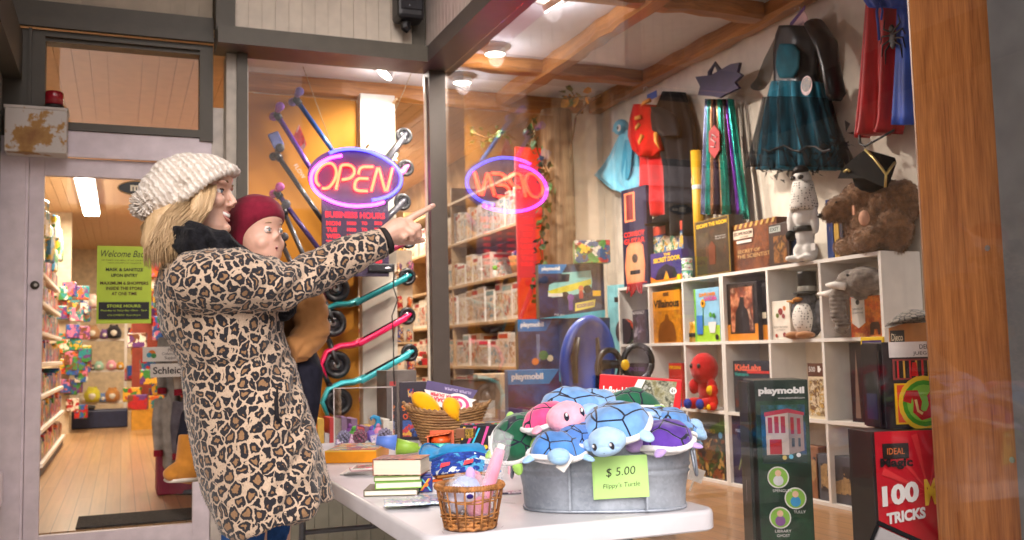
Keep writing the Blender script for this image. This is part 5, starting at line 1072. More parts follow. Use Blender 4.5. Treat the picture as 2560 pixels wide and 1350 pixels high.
MB().prism([(-.115, .042), (-.075, -.018), (.05, -.03), (.12, .042)], .002, Matrix.Translation((.0, -.001, 0))).build('card', WHITEP, t)
for i, r_ in enumerate((.060, .047, .034, .021)): MB().prism([(.045+r_*1.12*math.cos(2*PI*j/28), .0+r_*.9*math.sin(2*PI*j/28)) for j in range(28)], .001, Matrix.Translation((0, -.0022-.0008*i, 0))).build('target_ring', M('e0357a', .4) if i % 2 else WHITEP, t)
q = MB(); put_text(q, 'SUPER DUPER', -.02, .028, w=.13, h=.015, y=-.0062, bold=.04, rot=PI); put_text(q, 'DART', -.045, .006, w=.07, h=.02, y=-.0062, bold=.04, rot=PI); q.build('lettering', M('d8264a', .4), t)
q = MB(); put_text(q, 'SUPER DUPER', .03, .066, w=.12, h=.012, y=-.0016, rot=PI); q.build('lettering', M('c8b8e0', .4), t)
carton('card_game', 'dark game carton with orange lettering standing behind the woven basket', 'game box', (1.27, 4.40, TZ), R(-14), .13, .27, .06, M('2a2230', .4), [('t', 'SPLIT', .4, .60, .66, .10, M('e07a2a', .4), dict(rot=.35, bold=.03)), ('t', 'OR DIE', .45, .45, .7, .10, M('d8552a', .4), dict(rot=.35, bold=.03)), ('r', .1, .9, .06, .34, ART(('2a2a60', 'c83a3a', 'e8b03a', '3a5aa0'), 16, 9), 'picture'), ('r', .3, .5, .74, .88, ART(('c83a3a', 'e8c070', '30407a'), 22, 3), 'picture'), ('Sr', .05, .95, .02, .98, M('1c1824', .4), 'side_print')])
# acrylic case with squeeze toys
ap = Vector((1.03, 4.34, TZ)); w, d, h = .26, .17, .255
t = thing('acrylic_case', 'clear acrylic case standing on the far end of the table', 'case', ap, R(-22))
AC = glass(tintc=(.96, .97, .98), gain=1.6)
def sheet(nm, *a): MB().box(*a).build(nm, AC, t)
sheet('front_sheet', -w/2, w/2, -d/2, -d/2+.003, 0, h); sheet('back_sheet', -w/2, w/2, d/2-.003, d/2, 0, h); sheet('side_sheet', -w/2, -w/2+.003, -d/2+.0031, d/2-.0031, 0, h); sheet('side_sheet', w/2-.003, w/2, -d/2+.0031, d/2-.0031, 0, h)
MB().box(-w/2+.004, w/2-.004, -d/2+.004, d/2-.004, .001, .004).build('floor_sheet', M((.75, .75, .75), .3), t)
EDG = M((.78, .70, .68), .25, trans=.25)
for x in (-w/2, w/2): MB().box(x-.0018, x+.0018, -d/2-.0018, -d/2+.0018, 0, h+.001).build('edge', EDG, t)
MB().box(-w/2, w/2, -d/2-.0012, -d/2+.0012, h, h+.003).build('edge', EDG, t)
RX = Matrix.Rotation(R(-22), 4, 'Z')
def inbox(x, y, z=0): return ap+RX @ Vector((x, y, z+.0045))
def berry(lbl, x, y, r_, c):
    t = thing('squeeze_ball', lbl, 'toy', inbox(x, y, r_), 0, 'squeeze balls in the acrylic case'); MB().ell((0, 0, 0), r_*.86).build('ball', M('1a1420', .3), t, True)
    b_ = MB(); N = 46
    for i in range(N):
        z = 1-2*(i+.5)/N; q = i*2.39996; s = math.sqrt(1-z*z); b_.ell((r_*.84*s*math.cos(q), r_*.84*s*math.sin(q), r_*.84*z), r_*.23, n=8)
    b_.build('bumps', M(c, .15, coat=.6, trans=.0, var=.3, scale=80), t, True)
berry('dark berry squeeze ball at the left of the acrylic case', -.095, -.035, .031, '8a84a0'); berry('wine red berry squeeze ball in the middle of the acrylic case', -.02, -.052, .033, '8a4a62'); berry('dark berry squeeze ball at the right of the acrylic case', .088, -.03, .034, '9a94ae')
for i, (x, y, z, c, nm) in enumerate(((-.06, .0, .04, '5aa83a', 'green'), (.02, .01, .04, '7a5ab8', 'violet'), (.05, .02, .05, 'e88fb0', 'pink'), (-.08, .03, .05, '7a3a8a', 'purple'))):
    t = thing('troll_toy', f'small {nm} squeeze creature in the acrylic case', 'toy', inbox(x, y, z-.03), R(30*i), 'squeeze creatures in the acrylic case')
    MB().lathe([(.005, 0), (.022, .004), (.026, .02), (.022, .036), (.012, .046), (.003, .05)], 16).build('body', M(c, .5), t, True); MB().tube([(0, 0, .046), (.004, 0, .06), (.012, 0, .066)], [.012, .009, .003]).build('tuft', M(c, .6), t, True)
t = thing('blue_creature', 'bright blue curly tailed creature standing in the acrylic case', 'toy', inbox(.03, .025, .0), 0)
MB().lathe([(.004, 0), (.024, .004), (.026, .03), (.02, .06), (.004, .072)], 16).build('body', M('2a9acc', .5), t, True)
MB().tube([(.01, 0, .06), (.022, 0, .085), (.018, 0, .108), (.0, 0, .116), (-.014, 0, .108), (-.010, 0, .098)], [.017, .015, .012, .009, .006, .002], 10).build('tail', M('2a9acc', .5), t, True)
for i, (x, y, a, c) in enumerate(((-.055, -.05, 12, 'c05a9a'), (.048, -.055, -14, '8a8ad0'), (-.11, -.06, 0, '6a3a8a'))):
    carton('tag_card', ['pink price card between the left and middle squeeze balls', 'lilac picture card before the right squeeze ball', 'purple wrapped sweet at the front left of the acrylic case'][i], 'card', inbox(x, y, .002), (R(-15), R(a), R(-22)), .036, .042 if i < 2 else .025, .004, M(c, .4), [('r', .1, .9, .1, .9, ART(('f0e8f0', c, 'e8c0d0'), 40, i), 'picture')])
# red boxed ball set behind the tub
p = Vector((1.29, 2.75, TZ)); o = carton('ball_box', 'red and white inflatable ball game carton standing behind the tub', 'game box', ((CP+ray(1578, 985)*2.74).x, (CP+ray(1578, 985)*2.74).y, TZ), (0, R(5), R(-29)), .232, .325, .055, M('c8141e', .35),
 [('p', [(.40, .70), (.99, .60), (.99, .98), (.56, .98)], ART(('5a5a3a', '8a8458', 'a8a890', '3a3a22', 'd8d8d0'), 22, 2, kind='n'), 'picture'), ('p', [(.30, .70), (.40, .70), (.56, .98), (.47, .98)], WHITEP, 'stripe'), ('p', [(.88, .55), (.99, .55), (.99, .98), (.94, .98)], M('c8141e', .35), 'end_band'), ('t', 'Inflatable', .22, .86, .34, .085, WHITE, dict(bold=.03)), ('t', 'T-Ball', .14, .72, .22, .085, WHITE, dict(bold=.03)), ('c', .90, .9, .010, WHITEP, 'age_disc'), ('t', '4+', .90, .9, .05, .04, INK), ('St', 'by HearthSong', .5, .75, .9, .06, WHITE, dict(rot=PI/2*0))])
# ================================================================ inside the display window: bookcase and what stands on it
def unit(lbl, y0, y1, cols):
    t = thing('cube_bookcase', lbl, 'bookcase', (3.10, (y0+y1)/2, .381), group='white cube bookcases'); W = y1-y0; b_ = .017; zs = [0, .387, .775, 1.152]; D = .225
    for z in zs: MB().box(0, D, -W/2+b_+.0002, W/2-b_-.0002, z, z+b_).build('shelf_board', WHITEP, t)
    for s in (-1, 1): MB().box(-.001, D, s*(W/2-b_/2)-b_/2, s*(W/2-b_/2)+b_/2, 0, 1.170).build('side_panel', WHITEP, t)
    for k in range(1, cols):
        y = -W/2+W*k/cols
        for z0, z1 in zip(zs, zs[1:]): MB().box(.0008, D-.001, y-b_/2, y+b_/2, z0+b_+.0002, z1-.0002).build('divider', WHITEP, t)
    MB().box(D-.004, D-.0008, -W/2+.02, W/2-.02, .02, 1.14).build('back_panel', CREAMW, t); return t
unit('white cube bookcase of three columns at the far end of the costume wall', 4.546, 5.752, 3); unit('white cube bookcase of three columns nearer the timber post', 3.315, 4.543, 3)
Z1, Z2, Z3, Z4 = .381+1.1705, .381+.775+.0175, .381+.387+.0175, .381+.0175
def onshelf(name, lbl, cat, x0, y0, x1, y1, xf, zb, d, col, prints=(), turn=0, **k):
    a, b_ = onx(x0, (y0+y1)/2, xf), onx(x1, (y0+y1)/2, xf); top = onx((x0+x1)/2, y0, xf)
    return carton(name, lbl, cat, (xf, (a.y+b_.y)/2, zb), (0, 0, R(-90+turn)), abs(a.y-b_.y), max(.02, top.z-zb), d, col, prints, **k)
DK = '1c1a22'
# top of the bookcases
onshelf('guitar_box', 'dark tapering carton with an orange guitar outline and red lettering leaning on the bookcase top', 'toy box', 1562, 468, 1612, 720, 3.13, Z1, .05, M('23203c', .4),
  [('r', .12, .55, .66, .96, M('e8845a', .4), 'window_frame'), ('r', .2, .47, .68, .94, M('7a2a2e', .4), 'window'), ('t', 'COWBOY', .5, .53, .84, .055, M('e83a2a', .4), dict(bold=.03)), ('t', 'GUITAR', .5, .46, .84, .055, M('e83a2a', .4), dict(bold=.03)), ('p', [(.18, .40), (.3, .44), (.7, .44), (.84, .40), (.9, .2), (.84, .03), (.14, .03), (.08, .2)], M('e8845a', .4), 'outline'), ('p', [(.22, .39), (.32, .42), (.68, .42), (.80, .39), (.85, .2), (.8, .05), (.18, .05), (.13, .2)], M('c89468', .4), 'picture'), ('c', .5, .28, .03, M('4a3a30', .4), 'sound_hole'), ('r', .3, .7, .12, .16, INK, 'bridge')], turn=8)
onshelf('tin_drum', 'round stacked craft tin in cream and red behind the secret door box', 'tin', 1632, 560, 1708, 640, 3.20, Z1, .10, M('3a4470', .4), [('r', 0, 1, .85, 1, M('c04a38', .4), 'band'), ('r', 0, 1, .5, .82, ART(('e8dcb8', 'e8dcb8', '3a7ab0', 'd8a83a', '3a8a6a'), 18, 6), 'picture_band'), ('c', .3, .25, .045, M('d8705a', .4), 'badge')])
onshelf('secret_door_box', 'purple game box with yellow lettering on the bookcase top', 'game box', 1627, 628, 1705, 708, 3.12, Z1, .05, M('3a2f7a', .4), [('t', 'THE', .55, .90, .22, .09, YEL, dict(bold=.04)), ('t', 'SECRET DOOR', .53, .74, .86, .16, YEL, dict(bold=.04)), ('p', [(.1, .05), (.9, .05), (.78, .42), (.5, .6), (.25, .42)], M('1a1a30', .4), 'house_shape'), ('p', [(.42, .08), (.6, .08), (.52, .36)], M('e8a02a', .4), 'lit_doorway'), ('p', [(.0, .0), (1, 0), (1, .2), (.8, .08), (.2, .08), (0, .22)], ORANGE, 'glow_band'), ('c', .9, .1, .018, YEL, 'badge')])
for k, (z, c) in enumerate(((0, '2f8a9a'), (.062, 'c8e0d8'))):
    t = thing('craft_jar', ['teal lidded craft jar beside the secret door box', 'clear craft jar stacked on the teal one'][k], 'jar', (3.14, onx(1718, 680, 3.14).y, Z1+z)); MB().lathe([(.03, 0), (.032, .004), (.032, .05), (.001, .05)], 20).build('jar', ART((c, 'e8e8e8', 'd05a8a', '5aa05a', c), 24, k), t, True); MB().lathe([(.033, .0502), (.033, .061), (.001, .0612)], 20).build('lid', M('e8e4e0', .3), t, True)
t = thing('newsboy_hat', 'black cloth cap resting on the craft tin', 'cap', (3.20, onx(1668, 550, 3.2).y, onx(1668, 562, 3.2).z)); MB().lathe([(.10, 0), (.105, .012), (.09, .04), (.05, .06), (.002, .065)], 24).build('crown', M('121214', .9), t, True); MB().ell((-.07, .03, .005), (.07, .075, .010)).build('peak', M('141416', .8), t, True)
onshelf('escape_box', 'tall dark brown escape game box with a yellow edge line on the bookcase top', 'game box', 1738, 545, 1826, 692, 3.10, Z1, .09, M('2e221a', .4), [('r', .02, .98, .01, .99, M('b8962a', .4), 'edge_line'), ('r', .035, .965, .018, .982, ART(('231812', '3a2616', '2a1c14', '5a3018'), 9, 2, kind='n'), 'picture'), ('t', 'ESCAPE THE ROOM', .5, .90, .86, .07, YEL, dict(bold=.03)), ('t', 'BE THE FIRST', .75, .66, .3, .02, WHITE), ('t', 'TO GET OUT', .75, .62, .3, .02, WHITE), ('p', [(.42, .18), (.58, .18), (.6, .5), (.5, .6), (.4, .5)], M('6a3018', .4), 'door_shape'), ('St', 'ESCAPE THE ROOM', .5, .52, .9, .10, YEL, dict(bold=.03, rot=PI/2))])
onshelf('puzzle_adventure_box', 'brown adventure game box with hazard stripes along its top edge', 'game box', 1834, 552, 1944, 672, 3.12, Z1, .07, M('5a2c18', .4),
  [('r', 0, 1, 0, 1, ART(('4a2010', '6a3418', '8a4a1e', '3a180c'), 8, 5, kind='n'), 'picture')]+[('p', [(.02+.125*i, .90), (.075+.125*i, .90), (.115+.125*i, 1), (.06+.125*i, 1)], M('c8a050', .5), 'hazard_stripe') for i in range(8)]+[('r', .02, .48, .68, .86, M('d8c8b0', .5), 'label_block'), ('t', 'ESCAPE ROOM', .25, .79, .42, .07, M('5a2c28', .5), dict(bold=.02)), ('t', 'THE GAME', .27, .71, .2, .03, M('5a2c28', .5)), ('r', .1, .45, .58, .64, M('d8d0c8', .5), 'label_strip'), ('t', 'SECRET OF', .38, .40, .52, .07, M('d8b070', .4)), ('t', 'THE SCIENTIST', .48, .29, .76, .08, M('d8b070', .4))])
onshelf('exit_box', 'dark exit game box with a pale sign block standing before the hazard striped box', 'game box', 1922, 558, 1972, 662, 3.105, Z1, .014, M('3a2a26', .4), [('r', .06, .62, .80, .95, M('b8c0b8', .5), 'label_block'), ('t', 'EXIT', .33, .875, .44, .09, M('2a3a3a', .5), dict(bold=.02)), ('r', .25, .9, .05, .7, ART(('5a3a1e', 'a8703a', '3a221a', 'd8a050'), 10, 4, kind='n'), 'picture')])
onshelf('thin_box', 'thin dark blue box next to the exit game', 'game box', 1974, 560, 1990, 655, 3.13, Z1, .08, M('2a3a5a', .4), [('t', 'EXIT', .5, .18, .16, None, CREAM, dict(rot=PI/2))])
for k, (x0, x1, c) in enumerate(((2066, 2082, '1a3f7a'), (2084, 2096, 'c8a040'), (2098, 2106, '2a2a3a'))): onshelf('upright_box', ['upright blue game box behind the white plush', 'upright yellow lettered box behind the bear', 'upright dark box behind the bear'][k], 'game box', x0, 498, x1, 640, 3.16, Z1, .12, M(c, .4), [('t', 'MYSTERY', .5, .5, .5, None, YEL, dict(rot=PI/2))] if k == 0 else [])
t = thing('mailing_tube', 'yellow cardboard tube with a white tag standing among the costumes', 'tube', (3.215, onx(1748, 600, 3.215).y, Z1)); zt = onx(1745, 375, 3.215).z-Z1
MB().lathe([(.030, 0), (.031, zt), (.028, zt), (.028, .01)], 24).build('tube', M('d8a41a', .5, var=.08), t, True); MB().lathe([(.0305, zt-.24), (.0312, zt-.235), (.0312, zt-.215), (.0305, zt-.21)], 24).build('tag', WHITEP, t, True)
MB().tube([(-.029, .014*math.cos(a), zt-.20+.045*math.sin(a)) for a in [PI*i/10 for i in range(11)]], .003).build('loop', M('d8c890', .5), t)
t = thing('red_tassel', 'red fringe hanging over the front edge of the far bookcase top', 'garland', (3.09, onx(1590, 720, 3.09).y, Z1))
for i in range(9): MB().tube([(.03, .09-.022*i, .016), (-.006, .09-.022*i, .012), (-.012, .092-.022*i+rnd.uniform(-.01, .01), -.03-.05*rnd.random())], .006, 6).build('strand', M('b02a2a', .8), t)
# soft toys on the bookcase
FURB = M((.24, .125, .06), .95, var=.3, scale=40, bump=.8, bscale=120, sheen=.4)
def fur(a=.006, f=60): return lambda c: a*noise.noise(c*f)+a*1.6*noise.noise(c*f*.4)
def blob(name, mat, parent, ells, vox=.008, tubes=(), disp=None):
    mb = MB()
    for c, r_ in ells: mb.ell(c, r_)
    for p_, r_ in tubes: mb.tube(p_, r_, 12)
    return remesh(mb, name, mat, vox, parent, 2, .5, disp or fur())
def tuft(parent, mat, o, n, L, seed, r_=.0022):
    rr = random.Random(seed); me = o.data; mb = MB(); N = len(me.vertices)
    for i in range(n):
        v = me.vertices[rr.randrange(N)]; d = (v.normal+Vector((rr.gauss(0, .5), rr.gauss(0, .5), rr.gauss(-.35, .4)))).normalized(); p = v.co-v.normal*.004
        mb.tube([p, p+d*L*.6, p+d*L+Vector((0, 0, -L*.3))], [r_, r_*.8, r_*.2], 4)
    return mb.build('fur_tufts', mat, parent)
by = onx(2180, 560, 3.2).y
t = thing('plush_bear', 'large shaggy brown plush bear sitting on the near bookcase in a black pirate hat', 'plush toy', (3.20, by, Z1), R(-90)); k = .98
o = blob('body', FURB, t, [((-.0, 0, .12), (.135, .11, .13)), ((.085, .02, .23), (.12, .10, .10)), ((-.10, -.08, .225), (.085, .075, .06)), ((-.02, -.02, .27), (.12, .09, .075)), ((-.125, -.12, .205), (.05, .05, .04)), ((.13, 0, .10), (.09, .08, .11)), ((-.13, -.02, .05), (.09, .06, .05)), ((.06, -.08, .06), (.09, .06, .06)), ((.17, .04, .22), (.06, .06, .1))], .009, disp=fur(.004, 40))
tuft(t, FURB, o, 9000, .015, 4, .0011); MB().ell((-.155, -.165, .195), (.018, .014, .012)).build('nose', INK, t, True); MB().box(.045, .06, -.152, -.150, .17, .215, b=.004).build('cloth_tag', M('e0a888', .6), t)
MB().ell((.10, -.135, .15), (.028, .02, .036)).build('paw_pad', M((.55, .30, .20), .8), t, True)
for s in (-1, 1): MB().ell((-.10+.03*s, -.140, .245), .007).build('eye', M('120a06', .15, coat=.8), t, True)
hp0 = onx(2170, 478, 3.17); t = thing('pirate_hat', 'black three cornered hat with gold braid on the brown bear', 'hat', hp0, (0, 0, R(-90)))
BKF = M('0a0b0a', .8, var=.2)
def panel(nm, pts, m, th=.010):
    q = [onx(x, y, X)-hp0 for x, y, X in pts]; c = [Matrix.Rotation(R(90), 3, 'Z') @ v for v in q]; nrm = Vector((0, 1, 0))*th; n = len(c)
    return MB().add([*c, *[v+nrm for v in c]], [tuple(range(n)), tuple(range(n, 2*n))[::-1]]+[(i, i+n, (i+1) % n+n, (i+1) % n) for i in range(n)]).build(nm, m, t)
MB().ell(Matrix.Rotation(R(90), 3, 'Z') @ (onx(2180, 440, 3.15)-hp0), (.10, .07, .085)).build('crown', BKF, t, True)
PL = [(2094, 446, 3.07), (2104, 424, 3.07), (2124, 404, 3.06), (2146, 386, 3.05), (2163, 374, 3.05), (2185, 396, 3.045), (2204, 420, 3.04), (2215, 436, 3.04), (2213, 468, 3.04), (2190, 460, 3.045), (2160, 446, 3.05), (2124, 446, 3.06)]
PR = [(2163, 374, 3.06), (2200, 384, 3.09), (2233, 394, 3.13), (2237, 406, 3.13), (2226, 440, 3.11), (2214, 468, 3.055), (2216, 436, 3.052)]
panel('front_brim', PL, BKF); panel('side_brim', PR, BKF)
GB = M((.55, .42, .14), .35, .6)
def braid(pts): MB().tube([Matrix.Rotation(R(90), 3, 'Z') @ (onx(x, y, X-.006)-hp0) for x, y, X in pts], .0058, 6).build('gold_braid', GB, t, True)
braid(PL[4:9]); braid([PR[6], (2226, 420, 3.09), PR[3]]); braid([(2110, 430, 3.06), (2118, 424, 3.06), (2124, 428, 3.06)])
wy = onx(2026, 600, 3.16).y
t = thing('white_plush', 'upright white plush figure with a black belt and dotted cape standing on the bookcase', 'plush toy', (3.13, wy, Z1), R(-75))
WPL = M((.74, .72, .68), .9, var=.05, sheen=.3); DOT = None
def dots():
    m, n, l, b = _new("dotted_cloth"); b.inputs['Roughness'].default_value = .9; tc = n.new('ShaderNodeTexCoord'); vo = n.new('ShaderNodeTexVoronoi'); vo.inputs['Scale'].default_value = 75; vo.inputs['Randomness'].default_value = .35
    l.new(tc.outputs['Object'], vo.inputs['Vector']); rp = n.new('ShaderNodeValToRGB'); rp.color_ramp.elements[0].position = .26; rp.color_ramp.elements[0].color = (.03, .03, .03, 1); rp.color_ramp.elements[1].position = .3; rp.color_ramp.elements[1].color = (.72, .68, .62, 1); l.new(vo.outputs['Distance'], rp.inputs[0]); l.new(rp.outputs[0], b.inputs['Base Color']); return m
DOT = dots()
hb = onx(2030, 412, 3.13).z-Z1
blob('body', WPL, t, [((0, 0, .13), (.045, .05, .075)), ((0, 0, .22), (.052, .056, .07)), ((-.02, -.01, .05), (.035, .045, .05)), ((.025, .0, .05), (.035, .045, .05)), ((-.03, -.05, .015), (.035, .06, .018)), ((.03, -.045, .015), (.032, .055, .018)), ((-.062, -.02, .20), (.022, .026, .07)), ((.058, 0, .20), (.022, .026, .07))], .006, disp=fur(.002, 40))
MB().lathe([(.066, .255), (.072, .28), (.06, .34), (.05, .40), (.03, hb-.08), (.006, hb-.06)], 24).build('hooded_cape', DOT, t, True); MB().ell((0, -.0, hb-.055), (.042, .05, .045)).build('head', WPL, t, True); MB().ell((0, -.01, hb-.015), (.036, .042, .026)).build('cap', INK, t, True)
for s in (-1, 1): MB().ell((.022*s, -.046, hb-.055), (.018, .008, .012)).build('dark_glass', M('101014', .1, coat=.8), t, True)
MB().lathe([(.056, .148), (.058, .152), (.058, .172), (.056, .176)], 24).build('belt', M('1a1a16', .5), t, True); MB().ell((-.062, -.03, .135), (.026, .03, .028)).build('glove', M('1c1c1a', .7), t, True); MB().box(.05, .075, -.03, -.028, .05, .085).build('cloth_tag', WHITEP, t)
# cubes, upper row
onshelf('astronaut_box', 'dark boxed astronaut kit in the far left cube of the upper row', 'toy box', 1582, 775, 1614, 860, 3.13, Z2, .06, M('201c30', .4), [('t', 'ASTRONAUT', .5, .92, .9, .09, WHITE), ('r', .1, .9, .08, .78, ART(('1a1a28', '5a5a78', 'a8a8b8', '2a2438'), 12, 7), 'picture')])
t = thing('round_puzzle', 'round dark puzzle box leaning beside the astronaut kit', 'puzzle', (3.15, onx(1568, 820, 3.15).y, Z2+.085), (0, R(-90), R(8))); MB().lathe([(.001, 0), (.085, 0), (.085, .03), (.001, .03)], 32).build('case', ART(('1a1620', '241e2e', 'c84a2a', '2a2a3a', '3a6a3a', '1a1620'), 14, 4), t); MB().lathe([(.083, .031), (.086, .031), (.086, .034), (.083, .034)], 32).build('ring', M('2a2430', .4), t)
onshelf('orange_game_box', 'orange game box with black gothic lettering and a dark horned figure shape', 'game box', 1631, 727, 1701, 857, 3.125, Z2, .06, M('cf861c', .4), [('r', .0, 1, 0, .62, ART(('b06a14', 'cf861c', '9a5a12'), 6, 2, kind='n'), 'picture'), ('r', .42, .62, .9, .97, M('5a3410', .4), 'badge'), ('t', 'Villainous', .52, .76, .9, .16, INK, dict(bold=.03)), ('p', [(.2, .02), (.85, .02), (.82, .22), (.75, .38), (.6, .44), (.58, .55), (.48, .55), (.46, .44), (.3, .38), (.22, .22)], M('7a4410', .4), 'dark_figure')])
onshelf('sunflower_box', 'blue and green sunflower garden kit in the third cube of the upper row', 'toy box', 1737, 720, 1799, 856, 3.115, Z2, .06, M('8ac0e0', .4), [('r', 0, 1, 0, .3, M('a6d23a', .4), 'grass_band'), ('r', 0, .07, 0, 1, M('7ac043', .4), 'edge'), ('t', 'SUNFLOWER', .55, .88, .66, .07, M('e8862a', .4), dict(bold=.04)), ('t', 'GARDEN', .66, .80, .5, .08, M('d04a90', .4), dict(bold=.04)), ('c', .36, .72, .024, M('e8a81a', .4), 'flower'), ('c', .36, .72, .010, M('5a3414', .4), 'flower_centre'), ('r', .35, .37, .3, .65, M('3a8a2a', .4), 'stalk'), ('p', [(.62, .16), (.82, .16), (.88, .36), (.56, .36)], WHITEP, 'pot'), ('c', .66, .5, .014, M('5aa83a', .4), 'leaf'), ('c', .8, .48, .014, M('3a8a3a', .4), 'leaf'), ('r', .1, .34, .14, .5, M('3a7ac8', .4), 'panel'), ('c', .9, .08, .016, INK, 'badge')])
t = thing('toy_binoculars', 'yellow toy binoculars standing left of the sunflower kit', 'toy', (3.125, onx(1724, 820, 3.125).y, Z2), R(-90))
for s in (-1, 1): MB().lathe([(.001, 0), (.026, 0), (.024, .06), (.018, .09), (.022, .12), (.001, .12)], 18, Matrix.Translation((.024*s, .03, 0))).build('barrel', M('d8a01a', .4), t, True)
MB().box(-.02, .02, .01, .05, .03, .05).build('bridge', INK, t)
for s in (-1, 1): MB().lathe([(.0275, .03), (.028, .034), (.028, .05), (.0275, .054)], 18, Matrix.Translation((.024*s, .03, 0))).build('band', INK, t, True)
onshelf('portrait_game_box', 'black framed game box with an orange base and a dark figure picture', 'game box', 1818, 706, 1894, 850, 3.12, Z2, .06, M('19161a', .4), [('r', .0, 1, 0, .28, M('d8861c', .4), 'orange_base'), ('r', .10, .90, .12, .95, M('2a1c16', .4), 'frame'), ('r', .14, .86, .15, .92, ART(('b8603a', 'd8906a', '8a4028', '5a2a1c', 'e0b090'), 9, 3, kind='n'), 'picture'), ('p', [(.25, .15), (.75, .15), (.7, .5), (.58, .6), (.58, .74), (.46, .76), (.42, .62), (.3, .5)], M('1c1618', .4), 'dark_figure')])
onshelf('black_side_box', 'black game box standing behind the portrait one', 'game box', 1894, 700, 1921, 852, 3.15, Z2, .10, M('1b191c', .4), [('r', .0, 1, 0, .25, M('d8861c', .4), 'orange_base'), ('t', 'NIGHT', .5, .92, .8, .06, M('8a8a90', .4)), ('r', .2, .8, .36, .46, CREAM, 'barcode')])
onshelf('flower_kit_box', 'cream flower kit box with pressed red flowers under the penguin', 'craft box', 1930, 752, 1975, 845, 3.115, Z2, .05, M('e8dfd0', .5), [('c', .5, .72, .018, M('8a2a30', .5), 'flower'), ('c', .72, .8, .012, M('c87a4a', .5), 'flower'), ('c', .32, .62, .012, M('6a7a3a', .5), 'leaf'), ('c', .66, .6, .012, M('a04a50', .5), 'flower'), ('t', 'FLOWER PRESS', .5, .32, .76, .05, M('6a5a50', .5)), ('t', 'ACTIVITY', .5, .24, .5, .045, M('6a5a50', .5)), ('c', .25, .1, .010, M('b04030', .5), 'berry'), ('c', .7, .12, .012, M('8a2a30', .5), 'berry')])
t = thing('plush_penguin', 'plush penguin with a dotted white belly and a black top hat in the upper row', 'plush toy', (3.16, onx(2012, 760, 3.14).y, Z2), R(-82))
blob('body', M((.10, .10, .11), .9, var=.4, scale=40, bump=.5, bscale=150), t, [((0, .01, .10), (.075, .06, .095)), ((-.01, 0, .19), (.055, .05, .05)), ((-.075, 0, .14), (.028, .03, .07)), ((.075, 0, .12), (.022, .03, .08))], .006, disp=fur(.003, 50)); MB().ell((-.008, -.030, .10), (.062, .042, .085)).build('belly', DOT, t, True)
MB().ell((-.02, -.05, .195), (.03, .02, .012)).build('face_patch', M('a8703a', .9), t, True); MB().tube([(-.05, -.045, .185), (-.085, -.06, .19)], [.010, .003]).build('beak', M('c8862a', .6), t)
for s in (-1, 1): MB().ell((.035*s-.01, -.055, .018), (.04, .055, .02)).build('foot', M('a8744a', .9, sheen=.3), t, True)
MB().lathe([(.001, .222), (.068, .222), (.070, .228), (.048, .232)], 24).build('hat_brim', M('0e0e10', .6), t, True); MB().lathe([(.046, .2325), (.045, .32), (.047, .333), (.001, .334)], 24).build('hat_crown', M('101012', .5), t, True); MB().lathe([(.0475, .234), (.048, .236), (.048, .258), (.0475, .26)], 24).build('hat_band', M('9a9890', .3, .3), t, True)
ey = onx(2120, 740, 3.10).y
t = thing('elephant_head', 'grey plush elephant head with long white tusks and a wrinkled trunk in the upper row', 'plush toy', (3.14, ey, Z2), R(-96))
GRE = M((.20, .165, .14), .95, var=.3, scale=40, bump=.6, bscale=160, sheen=.3)
blob('head', GRE, t, [((.05, .02, .26), (.10, .08, .065)), ((-.02, -.01, .25), (.065, .06, .065)), ((.13, .05, .25), (.07, .06, .04)), ((.02, .02, .21), (.05, .05, .04))], .006, [([(-.03, -.03, .24), (-.055, -.055, .18), (-.05, -.06, .11), (-.03, -.05, .06), (-.05, -.06, .025)], [.05, .042, .036, .034, .026])], disp=lambda c: .003*math.sin(c.z*330)*(1 if c.z < .2 else .2)+.004*noise.noise(c*30))
MB().tube([(-.035, -.06, .215), (-.09, -.085, .205), (-.145, -.10, .21)], [.018, .017, .006], 12).build('tusk', M((.78, .74, .68), .6), t, True); MB().tube([(.03, -.07, .232), (-.01, -.10, .242), (-.05, -.115, .245)], [.018, .017, .007], 12).build('tusk', M((.78, .74, .68), .6), t, True); MB().ell((.03, -.055, .285), .007).build('eye', INK, t, True)
onshelf('carving_kit_box', 'orange sunset picture box of a carving kit in the last cube of the upper row', 'craft box', 2126, 740, 2204, 838, 3.165, Z2, .05, ART(('d85a1a', 'e8862a', 'b03a14', 'f0b04a'), 8, 6, kind='n'), [('p', [(.05, .98), (.48, .98), (.48, .35), (.26, .22), (.05, .35)], M('e8e0d4', .5), 'white_banner'), ('c', .26, .86, .012, M('2a2a2a', .5), 'logo'), ('t', 'CARVING KIT', .265, .70, .36, .05, INK), ('t', 'SOAPSTONE', .265, .6, .34, .04, INK), ('p', [(.62, .05), (.64, .3), (.7, .36), (.9, .36), (.95, .28), (.95, .05), (.88, .05), (.86, .18), (.76, .18), (.74, .05)], M('4a2a1a', .5), 'elephant_shape')])
